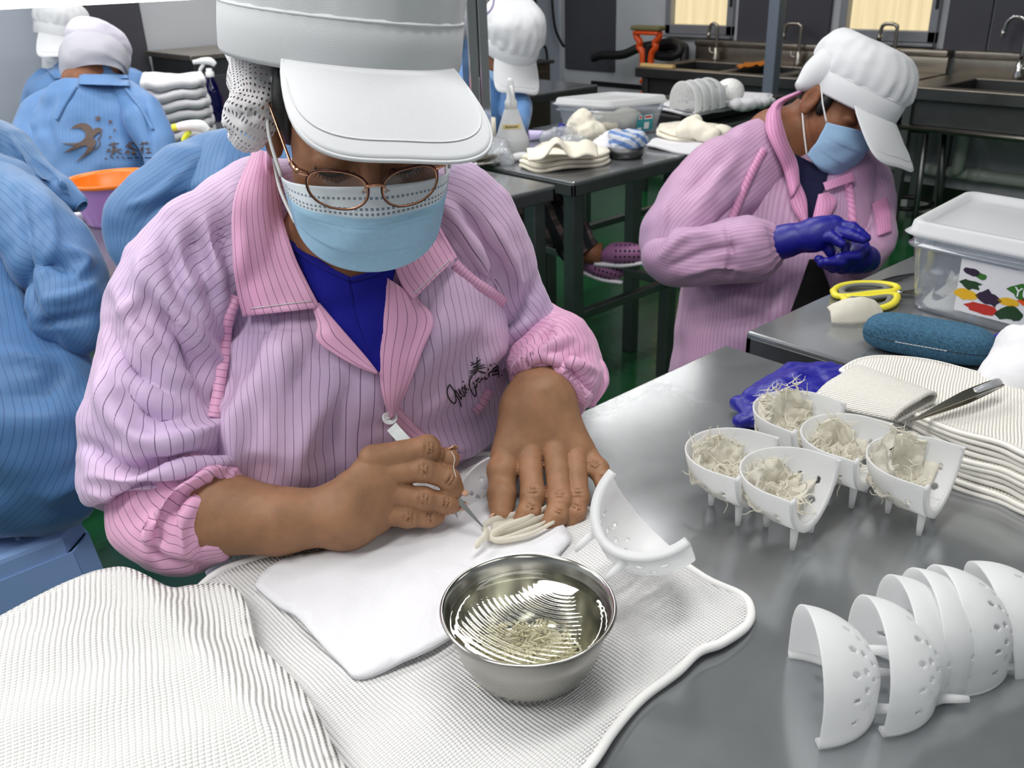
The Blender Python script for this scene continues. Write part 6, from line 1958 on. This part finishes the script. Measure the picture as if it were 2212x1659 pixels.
sculpt(T2, [([(1560, 620), (1620, 660), (1700, 690)], 16, .012), ([(1520, 700), (1600, 690), (1660, 660)], 12, -.010), ([(1700, 560), (1690, 650), (1660, 740)], 14, .012), ([(1480, 640), (1470, 740)], 10, .01), ([(1600, 420), (1590, 500)], 14, -.01)])
rumple(T2, 6, .016, 2); lofted('coat_body', T2, M['pink_far'], J2)
A1 = loft([(1690, 290, 2.10, 50, .9), (1620, 350, 2.06, 82, .8), (1530, 430, 2.02, 92, .85), (1462, 505, 1.98, 78, .9), (1440, 560, 1.95, 52, .8), (1440, 585, 1.94, 20, .7)], 90, 90, 2.15)
sculpt(A1, [([(1600, 330), (1540, 400), (1490, 480)], 14, .010), ([(1640, 380), (1570, 460), (1520, 510)], 12, -.012), ([(1560, 340), (1480, 420)], 10, -.006), ([(1440, 420), (1430, 520)], 9, .008)])
rumple(A1, 7, .014, 3); lofted('sleeve', A1, M['pink_far'], J2)
A2 = loft([(1425, 520, 1.95, 36, .8), (1440, 548, 1.94, 58, .85), (1500, 556, 1.92, 62, .9), (1570, 548, 1.90, 70, .9), (1630, 540, 1.88, 72, .9), (1662, 532, 1.875, 56, .9), (1684, 525, 1.87, 38, .9)], 100, 90, 2.1, gather=[(.62, 1.0, .04, 19)])
sculpt(A2, [([(1420, 560), (1480, 515), (1560, 500)], 9, .010), ([(1440, 580), (1520, 545), (1600, 530)], 9, -.010), ([(1460, 600), (1540, 580), (1620, 590)], 10, .008), ([(1570, 490), (1580, 560), (1570, 610)], 7, -.010)])
rumple(A2, 8, .010, 6); lofted('cuff', A2, M['pink_far'], J2)
A3 = loft([(1780, 330, 2.16, 50, .9), (1850, 380, 2.14, 64, .8), (1886, 450, 2.08, 48, .9), (1890, 510, 2.02, 46, .9), (1872, 550, 1.96, 46, .9), (1850, 566, 1.92, 40, .9)], 90, 80, 2.1)
sculpt(A3, [([(1860, 390), (1880, 460), (1870, 520)], 9, .008), ([(1900, 480), (1860, 510), (1830, 540)], 8, -.010)])
rumple(A3, 8, .012, 8); lofted('sleeve', A3, M['pink_far'], J2)
Bm = bvh_of(T2, A1, A3)
Bm2 = bvh_of(T2, A1, A3, (V1, F1))
s_, _g = panel('shirt', [(1712, 330), (1722, 380), (1732, 430), (1742, 480)], [(1790, 370), (1782, 400), (1768, 440), (1752, 482)], Bm2, .006, M['navy'], Mn, fb=2.0)
panel('collar', [(1735, 192), (1668, 225), (1655, 280), (1690, 360), (1708, 430)], [(1738, 198), (1688, 232), (1700, 300), (1722, 350), (1728, 400)], Bm2, .02, M['pink_far2'], J2, .012, fb=2.05)
panel('lapel', [(1706, 420), (1712, 450), (1738, 490)], [(1728, 395), (1742, 430), (1745, 470)], Bm, .016, M['pink_far2'], J2, .006, fb=2.0)
panel('lapel', [(1768, 420), (1756, 470), (1745, 520)], [(1790, 415), (1806, 440), (1758, 520)], Bm, .016, M['pink_far2'], J2, .006, fb=2.0)
panel('collar', [(1778, 395), (1784, 412)], [(1842, 372), (1848, 390)], Bm2, .02, M['pink_far2'], J2, .006, fb=2.0)
panel('breast_pocket', [(1884, 440), (1890, 470), (1896, 510)], [(1915, 425), (1924, 460), (1926, 500)], Bm, .008, M['pink_far2'], J2, .003, fb=2.0)
panel('open_front', [(1748, 560), (1720, 640), (1690, 720)], [(1770, 560), (1800, 640), (1826, 700)], Bm, .012, M['black_cloth'], Mn, .0, fb=2.0)
for pts in ([(1652, 320), (1620, 380), (1590, 450), (1572, 492)], [(1830, 385), (1838, 440), (1842, 480)]):
    V, F = ribbon(pts, Bm, .016, .008); thick(mesh('seam_tape', V, F, M['pink_far2'], J2, True, uv=V[:, :2] * 120), .002, 0)
G1 = [[rcone(D(1640, 535, 1.885), D(1700, 521, 1.862), .034, .031, .01), rcone(D(1690, 522, 1.862), D(1770, 500, 1.83), .030, .026, .02), rcone(D(1760, 515, 1.835), D(1805, 492, 1.82), .028, .018, .02), rcone(D(1760, 500, 1.835), D(1800, 485, 1.825), .024, .016, .02)],
      finger([D(1800, 484, 1.822), D(1842, 492, 1.80), D(1872, 514, 1.79)], [.0135, .0115, .009]), finger([D(1800, 496, 1.815), D(1838, 508, 1.79), D(1864, 518, 1.78)], [.0130, .011, .009]),
      finger([D(1770, 515, 1.82), D(1797, 512, 1.80), D(1818, 527, 1.79)], [.014, .011, .009]), finger([D(1800, 500, 1.83), D(1828, 515, 1.825), D(1826, 542, 1.82)], [.013, .011, .009]), finger([D(1775, 520, 1.835), D(1788, 532, 1.83), D(1794, 546, 1.83)], [.013, .012, .010])]
V, F = sdf_mesh(G1, .003)
gl_ = mesh('glove', V, F, M['glove'], Mn, True); gl_.modifiers.new('smooth', 'SMOOTH').iterations = 2
mesh('glove_cuff', *tube([D(1684, 524, 1.867), D(1690, 523, 1.866), D(1702, 521, 1.862)], [.0345, .0335, .0325], 24), M['glove'], gl_)
G2 = [[rcone(D(1870, 560, 1.92), D(1850, 555, 1.87), .030, .030, .01), rcone(D(1850, 560, 1.87), D(1820, 572, 1.84), .027, .02, .02), rcone(D(1855, 550, 1.86), D(1862, 530, 1.845), .024, .014, .015)],
      finger([D(1862, 532, 1.845), D(1866, 540, 1.83), D(1850, 553, 1.81), D(1812, 556, 1.80)], [.013, .013, .012, .009]), finger([D(1845, 560, 1.84), D(1815, 566, 1.805), D(1786, 566, 1.80)], [.014, .012, .010]), finger([D(1840, 570, 1.85), D(1805, 576, 1.815), D(1775, 568, 1.81)], [.014, .012, .010]),
      finger([D(1838, 574, 1.86), D(1800, 578, 1.835), D(1768, 560, 1.825)], [.013, .011, .009])]
V, F = sdf_mesh(G2, .003)
gl_ = mesh('glove', V, F, M['glove'], Mn, True); gl_.modifiers.new('smooth', 'SMOOTH').iterations = 2
place_mould(frame(vd(1808, 552, 1.845), RGT, UPV), 'frosted mould cupped in the blue gloved hands', None, scale=.72)

# ================================================================ blue workers
def blue_worker(label, group, torso, arms, stripes_=True, mat='blue', rump=6, seed=0, n=96, ds=1.0):
    torso = [(r[0], r[1], r[2] * ds, r[3], r[4]) for r in torso]; arms = [[(r[0], r[1], r[2] * ds, r[3], r[4]) for r in a] for a in arms]
    P = person(label, np.array(vd(*torso[len(torso) // 2][:3])) * (1, 1, 0), group)
    Jk = empty('coat', (0, 0, 0)); Jk.parent = P
    G = []
    t = loft(torso, n, 110, 2.25); rumple(t, rump, .018, seed)
    G.append(t)
    for a in arms: G.append(loft(a, 80, 90, 2.1))
    return P, Jk, G
def finish(Jk, G, mat, strokes=None, seed=0, rump=8, amp=.012):
    for i, g in enumerate(G):
        if strokes: sculpt(g, strokes)
        if i: rumple(g, rump, amp, seed + i)
        lofted('coat_body' if i == 0 else 'sleeve', g, M[mat], Jk)
# left foreground
K, Kc, KG = blue_worker('worker in blue coat seated on the pale blue stool at the left edge', None,
    [(-85, 1085, 1.21, 130, .6), (-62, 1050, 1.20, 190, .62), (-14, 985, 1.19, 224, .66), (8, 910, 1.19, 224, .75), (-20, 780, 1.22, 190, .75), (-40, 640, 1.25, 172, .7), (-40, 500, 1.28, 160, .65), (-40, 400, 1.31, 130, .6), (-45, 340, 1.33, 60, .7)],
    [[(-40, 390, 1.30, 60, .8), (30, 450, 1.27, 84, .8), (110, 540, 1.24, 96, .85), (152, 610, 1.22, 80, .85), (150, 690, 1.20, 82, .8), (120, 745, 1.20, 58, .7), (110, 762, 1.20, 20, .6)]], seed=3, n=120, ds=1.17)
finish(Kc, KG, 'blue', [([(150, 790), (190, 860), (150, 900), (40, 900)], 16, .012), ([(0, 860), (90, 850), (140, 800)], 14, -.012), ([(225, 930), (180, 1020), (90, 1090)], 20, .012), ([(170, 900), (190, 980), (130, 1050)], 16, -.010), ([(40, 400), (60, 520), (70, 640), (120, 760)], 14, -.014), ([(130, 530), (190, 560), (150, 610)], 14, .010), ([(70, 590), (110, 570), (170, 600)], 12, -.012), ([(90, 650), (160, 640), (220, 600)], 10, .008), ([(100, 420), (120, 520), (90, 600)], 12, .008), ([(80, 700), (150, 690), (210, 680)], 10, -.010), ([(0, 760), (60, 770), (140, 790)], 12, .010)], 3)
kf = Frame(vd(-250, 190, 1.48), 190, 15)
V, F = sdf_mesh([head_prims(kf, vd(-130, 350, 1.50))], .006); mesh('body', V, F, M['skin_dark'], K, True)
cap(K, Frame(kf.P((0, .045, 0)), 190, 12), M['cap'], visor=.07)
# far arm at the left edge
P_, Pc, PG = blue_worker('worker in blue coat at the left edge, only a sleeve reaching to the table', None,
    [(-440, 800, 1.45, 130, .6), (-430, 560, 1.47, 140, .6), (-420, 380, 1.50, 125, .6), (-415, 290, 1.52, 60, .7)],
    [[(-350, 330, 1.66, 60, .8), (-200, 310, 1.74, 62, .8), (-60, 310, 1.80, 62, .8), (10, 330, 1.78, 58, .8), (70, 375, 1.76, 48, .8), (125, 415, 1.75, 42, .8), (168, 440, 1.74, 30, .8), (182, 450, 1.735, 16, .8)]], seed=6, ds=.9)
finish(Pc, PG, 'blue', [([(20, 290), (60, 350), (120, 390)], 8, .010), ([(60, 340), (110, 380), (150, 410)], 8, -.010), ([(120, 380), (150, 420)], 7, .010)], 6)
pf = Frame(vd(-430, 170, 1.45), 120, 25)
V, F = sdf_mesh([head_prims(pf, vd(-420, 300, 1.42))], .006); mesh('body', V, F, M['skin_dark'], P_, True)
cap(P_, Frame(pf.P((0, .045, 0)), 120, 20), M['cap'])
# behind the front worker
Gp, Gc, GG = blue_worker('worker in blue coat sitting back to back behind the front pink worker', None,
    [(680, 900, 1.66, 210, .55), (660, 700, 1.66, 240, .55), (650, 520, 1.68, 262, .5), (650, 400, 1.70, 262, .45), (650, 330, 1.72, 190, .5), (650, 280, 1.73, 80, .6)],
    [[(560, 330, 1.71, 60, .8), (470, 370, 1.67, 78, .8), (390, 410, 1.63, 82, .8), (318, 465, 1.60, 84, .8), (290, 530, 1.58, 62, .8), (310, 590, 1.57, 45, .8), (330, 630, 1.56, 30, .8)],
     [(800, 330, 1.72, 60, .8), (900, 370, 1.68, 66, .8), (962, 405, 1.64, 52, .8), (975, 450, 1.60, 40, .8), (960, 500, 1.58, 36, .8)]], seed=9, ds=.87)
finish(Gc, GG, 'blue', [([(420, 350), (340, 420), (270, 450)], 9, .008), ([(460, 400), (380, 430), (300, 480)], 9, -.010), ([(500, 330), (470, 400), (480, 460)], 12, .010), ([(300, 520), (350, 500), (420, 520)], 10, .008)], 9)
gf = Frame(vd(650, 180, 1.54), 180, 12)
V, F = sdf_mesh([head_prims(gf, vd(650, 300, 1.51))], .006); mesh('body', V, F, M['skin_dark'], Gp, True)
cap(Gp, Frame(gf.P((0, .045, 0)), 180, 10), M['cap'])
# swallow coat
Jp, Jc, JG = blue_worker('worker in blue coat seen from behind with a brown swallow print on the back', None,
    [(215, 640, 2.95, 130, .6), (212, 480, 2.93, 132, .6), (210, 360, 2.92, 136, .58), (208, 280, 2.92, 132, .52), (206, 220, 2.93, 108, .5), (206, 180, 2.95, 62, .6), (206, 158, 2.96, 46, .7)],
    [[(150, 205, 2.93, 36, .8), (100, 240, 2.90, 48, .8), (72, 290, 2.87, 46, .8), (72, 350, 2.84, 46, .8), (90, 420, 2.82, 40, .8)], [(262, 205, 2.93, 36, .8), (312, 250, 2.90, 46, .8), (340, 310, 2.87, 38, .8), (346, 370, 2.84, 32, .8), (335, 420, 2.82, 28, .8)]], seed=12, ds=.955)
finish(Jc, JG, 'blue_plain', [([(120, 190), (100, 260), (118, 330)], 9, -.012), ([(300, 200), (320, 280), (318, 360)], 9, -.012)], 12, 5)
JB = bvh_of(*JG)
jf = Frame(vd(206, 140, 2.85), 170, 20)
V, F = sdf_mesh([head_prims(jf, vd(206, 190, 2.83), skull=(.068, .066, .078))], .006); mesh('body', V, F, M['skin_dark'], Jp, True)
CJ = cap(Jp, Frame(jf.P((0, .03, 0)), 172, 4, 6), M['cap_lilac'], .091, .106, .026, .072, 1.03, .0, seedv=6, amp=.003)
vl = loft([(206, 112, 2.835, 64, .9), (204, 132, 2.82, 70, .9), (202, 152, 2.81, 68, .9), (205, 168, 2.805, 60, .8)], 48, 24, cap=False)
rumple(vl, 12, .008, 1); lofted('veil', vl, M['veil'], CJ)
panel('collar', [(172, 160), (168, 182)], [(276, 162), (282, 186)], JB, .012, M['blue_plain'], Jc, .02, fb=2.72)
for pts in ([(165, 186), (140, 225), (122, 260)], [(270, 190), (305, 235), (330, 280)]):
    V, F = ribbon(pts, JB, .010, .006); thick(mesh('seam_tape', V, F, M['blue_plain'], Jc, True, uv=V[:, :2] * 90), .002, 0)
jz = lambda L: [(120 + x * .11302, 220 + y * .11302) for x, y in L]
SW = [(265, 528), (330, 470), (410, 425), (500, 402), (590, 412), (660, 455), (695, 500), (722, 532), (760, 500), (810, 488), (860, 505), (908, 530), (868, 555), (800, 600), (740, 650), (716, 690), (730, 712), (780, 735), (770, 800), (735, 860), (705, 905), (715, 920), (660, 970), (560, 1040), (450, 1120), (360, 1165), (430, 1110), (510, 1030), (570, 960), (610, 890), (608, 850), (570, 835), (500, 845), (400, 890), (250, 950), (130, 992), (230, 920), (370, 830), (130, 805), (130, 792), (420, 785), (500, 750), (560, 690), (580, 620), (550, 560), (490, 515), (400, 498), (330, 505)]
def flat_print(name, poly, bvh, off, mat, parent):
    r = delaunay_2d_cdt([Vector(p) for p in poly], [(i, (i + 1) % len(poly)) for i in range(len(poly))], [list(range(len(poly)))], 1, 1e-6)
    P = drape([tuple(v) for v in r[0]], bvh, off, 2.72)
    return mesh(name, P, [list(f) for f in r[2]], mat, parent, False)
flat_print('swallow_print', jz(SW), JB, .006, M['brown_ink'], Jc)
mesh('swallow_belly', *merge(*[ribbon(jz(L), JB, .0035, .006) for L in ([(868, 560), (870, 620), (840, 690), (800, 720)], [(800, 725), (845, 760), (830, 840), (780, 890), (720, 920)])]), M['brown_ink'], Jc, False)
for (x, y), r in (((810, 315), 72), ((1045, 378), 52), ((1128, 535), 36), ((1044, 668), 36)):
    star = [(x + r * (1 if k % 2 == 0 else .42) * math.sin(k * math.pi / 5), y - r * (1 if k % 2 == 0 else .42) * math.cos(k * math.pi / 5)) for k in range(10)]
    flat_print('printed_star', jz(star), JB, .006, M['brown_ink'], Jc)
CH = [[(1000, 830), (1100, 805), (1220, 795)], [(1075, 770), (1085, 850)], [(1120, 755), (1135, 850)], [(1080, 870), (1150, 860)], [(985, 900), (1030, 920), (970, 960)], [(1040, 890), (1010, 970)], [(1090, 890), (1080, 960), (1140, 950), (1145, 890), (1090, 895)], [(1110, 880), (1100, 980), (1030, 1040)], [(1180, 870), (1195, 960), (1280, 1000)], [(1200, 920), (1260, 905)], [(935, 1090), (990, 1080)], [(1050, 1055), (1110, 1075)], [(1155, 1045), (1210, 1070)], [(1262, 1050), (1325, 1090)],
      [(1420, 760), (1380, 820), (1335, 860)], [(1420, 770), (1470, 790), (1525, 800)], [(1380, 840), (1460, 830)], [(1370, 880), (1480, 870)], [(1420, 800), (1425, 880), (1500, 900), (1570, 935)], [(1385, 920), (1320, 990)], [(1390, 920), (1395, 1010)], [(1360, 960), (1430, 950)], [(1490, 920), (1460, 990)], [(1490, 930), (1530, 990)], [(1450, 1000), (1540, 990)], [(1490, 940), (1492, 1000)],
      [(1610, 820), (1700, 790), (1785, 790)], [(1650, 755), (1660, 830)], [(1745, 755), (1735, 820)], [(1665, 840), (1660, 1000)], [(1600, 960), (1660, 920)], [(1640, 870), (1640, 920)], [(1710, 900), (1805, 885)], [(1765, 870), (1768, 970)], [(1720, 980), (1835, 965)]]
mesh('printed_characters', *merge(*[ribbon(jz(L), JB, .0042, .006, m=max(4, 5 * len(L)), taper=True) for L in CH]), M['brown_ink'], Jc, False)
mesh('printed_small_text', *merge(*[ribbon(jz(L), JB, .003, .006) for L in ([(1370, 1070), (1480, 1072)], [(1510, 1060), (1600, 1068)], [(1640, 1065), (1840, 1068)])], *[ribbon(jz(L), JB, .003, .006) for L in ([(1380, 1045), (1385, 1085)], [(1525, 1045), (1530, 1080)], [(1655, 1042), (1660, 1085)])]), M['ink'], Jc, False)
# capped worker further back
Qp, Qc, QG = blue_worker('worker in blue coat and white cap behind the swallow coat, facing right', None,
    [(185, 420, 3.55, 100, .6), (185, 300, 3.55, 108, .6), (182, 220, 3.56, 112, .55), (175, 175, 3.58, 84, .55), (160, 145, 3.6, 46, .7)],
    [[(120, 175, 3.55, 36, .8), (92, 210, 3.52, 36, .8), (85, 260, 3.5, 34, .8), (90, 320, 3.48, 30, .8)], [(240, 170, 3.55, 34, .8), (285, 190, 3.5, 36, .8), (305, 222, 3.56, 32, .8), (300, 250, 3.6, 26, .8)]], seed=15, ds=1.09)
finish(Qc, QG, 'blue_plain', None, 15, 5)
qf = Frame(vd(130, 96, 3.92), 35, 35)
V, F = sdf_mesh([head_prims(qf, vd(170, 165, 3.92))], .006); mesh('body', V, F, M['skin_dark'], Qp, True)
mask(Qp, qf, M['white_plastic'], loops=False)
mesh('hair', *sdf_mesh([qf.prims([ell((0, .02, -.03), (.082, .10, .096), .01), ell((0, 0, .08), (.07, .14, .06), -.01)])], .006), M['hair'], Qp, True)
cap(Qp, Frame(qf.P((0, .035, 0)), 30, 20), M['cap'], .105, .122, .046, .10, 1.12, .075, 45, 55, .105, 20, seedv=9)
QB = bvh_of(*QG)
panel('collar', [(100, 150), (118, 170)], [(135, 140), (150, 168)], QB, .015, M['blue_plain'], Qc, .01, fb=3.8)
# bending worker beyond the post
Hp, Hc, HG = blue_worker('worker in blue coat bending forward beyond the lamp post, white cap towards the camera', None,
    [(1040, 520, 3.6, 88, .6), (1040, 400, 3.48, 92, .6), (1040, 300, 3.44, 96, .6), (1035, 220, 3.22, 92, .6), (1030, 150, 3.28, 66, .6), (1030, 115, 3.32, 36, .7)],
    [[(1005, 150, 3.25, 34, .8), (975, 200, 3.22, 40, .8), (968, 260, 3.18, 38, .8), (985, 300, 3.2, 32, .8)], [(1070, 180, 3.22, 34, .8), (1110, 230, 3.16, 36, .8), (1122, 265, 3.08, 24, .8), (1100, 284, 3.0, 20, .8)]], seed=18)
finish(Hc, HG, 'blue_plain', None, 18, 5)
hf2 = Frame(vd(1092, 116, 3.18), 28, 58)
V, F = sdf_mesh([head_prims(hf2, vd(1035, 150, 3.3))], .006); hbd = mesh('body', V, F, M['skin_dark'], Hp, True)
mesh('hair', *sdf_mesh([hf2.prims([ell((0, .02, -.03), (.082, .10, .096), .01), ell((0, 0, .08), (.07, .14, .06), -.01)])], .006), M['hair'], Hp, True)
mask(Hp, hf2, M['mask_far'])
cap(Hp, Frame(hf2.P((0, .03, 0)), 24, 50, 4), M['cap'], .104, .122, .040, .115, 1.12, .066, 40, 46, .088, 18, seedv=12, amp=.022)
# crossed legs under the rear table
lg = []
for pts in ([(1125, 432, 2.72), (1180, 462, 2.70), (1230, 510, 2.68), (1265, 548, 2.68)], [(1140, 440, 2.80), (1200, 480, 2.78), (1250, 545, 2.74)]):
    g = loft([(u, v, d, w, .9) for (u, v, d), w in zip(pts, (44, 46, 40, 34) if len(pts) == 4 else (44, 42, 34))], 48, 50, 2.0)
    rumple(g, 14, .012, 3); lg.append(g)
    lofted('trouser_leg', g, M['plaid'], Hp)
for a, b, c, e in (((1255, 545, 2.69), (1300, 548, 2.68), (1330, 545, 2.67), (1388, 548, 2.64)), ((1238, 560, 2.75), (1262, 566, 2.73), (1290, 575, 2.72), (1338, 590, 2.70))):
    mesh('ankle', *tube([D(*a), D(*b)], [.034, .030], 16), M['skin_dark'], Hp)
    up = UPV
    A_, B_ = D(*b), D(*e)
    d = unit(B_ - A_); L = np.linalg.norm(B_ - A_)
    V, F = sdf_mesh([[ell((A_ + B_) / 2, (L * .62, .040, .034), .01, np.stack([d, unit(np.cross(up, d)), unit(np.cross(d, np.cross(up, d)))], 1)), ell(A_ - d * .0 + UPV * .02, (.03, .028, .03), -.006)]], .004)
    cl = mesh('clog', V, F, M['croc'], Hp, True)
    hs = []
    s2 = unit(np.cross(d, FWD))
    for i in range(7):
        for j in range(4):
            p = A_ + d * L * (.35 + .11 * i) + s2 * (-.024 + .016 * j)
            h = cl.data
            q = BVHTree.FromPolygons([tuple(v) for v in V], F).ray_cast(Vector(CAM), Vector(unit(p - CAM)))[0]
            if q is not None: hs.append(tube([np.array(q) - FWD * .0008, np.array(q) + FWD * .002], .0036, 8))
    if hs: mesh('vent_holes', *merge(*hs), M['rubber'], cl)
    mesh('sole', *tube([A_ - UPV * .030 - d * .02, (A_ + B_) / 2 - UPV * .034, B_ - UPV * .026 + d * .01], [.016, .018, .012], 10, 16, flat=.5), M['label'], cl)
# pink worker far behind
Ip, Ic, IG = blue_worker('worker in plain pink coat standing far behind, gold print on the back', None,
    [(1000, 330, 4.3, 60, .6), (1000, 180, 4.3, 66, .6), (1003, 60, 4.3, 64, .6), (1008, -30, 4.3, 56, .6), (1012, -90, 4.3, 30, .7)], [[(1040, -40, 4.28, 26, .8), (1062, 30, 4.26, 24, .8), (1066, 100, 4.25, 20, .8)]], seed=21, ds=1.17)
finish(Ic, IG, 'pink_far2', None, 21, 4)
IB = bvh_of(*IG)
mesh('gold_print', *merge(*[ribbon(L, IB, .012, .01, fallback=4.9) for L in ([(980, 54), (990, 51)], [(978, 78), (990, 77)], [(980, 90), (991, 84)], [(978, 100), (986, 96)])]), M['stud'], Ic, False)
if_ = Frame(vd(1014, -150, 5.03), 160, 10)
V, F = sdf_mesh([head_prims(if_, vd(1012, -80, 5.03))], .007); mesh('body', V, F, M['skin_dark'], Ip, True)
cap(Ip, Frame(if_.P((0, .045, 0)), 160, 8), M['cap'])
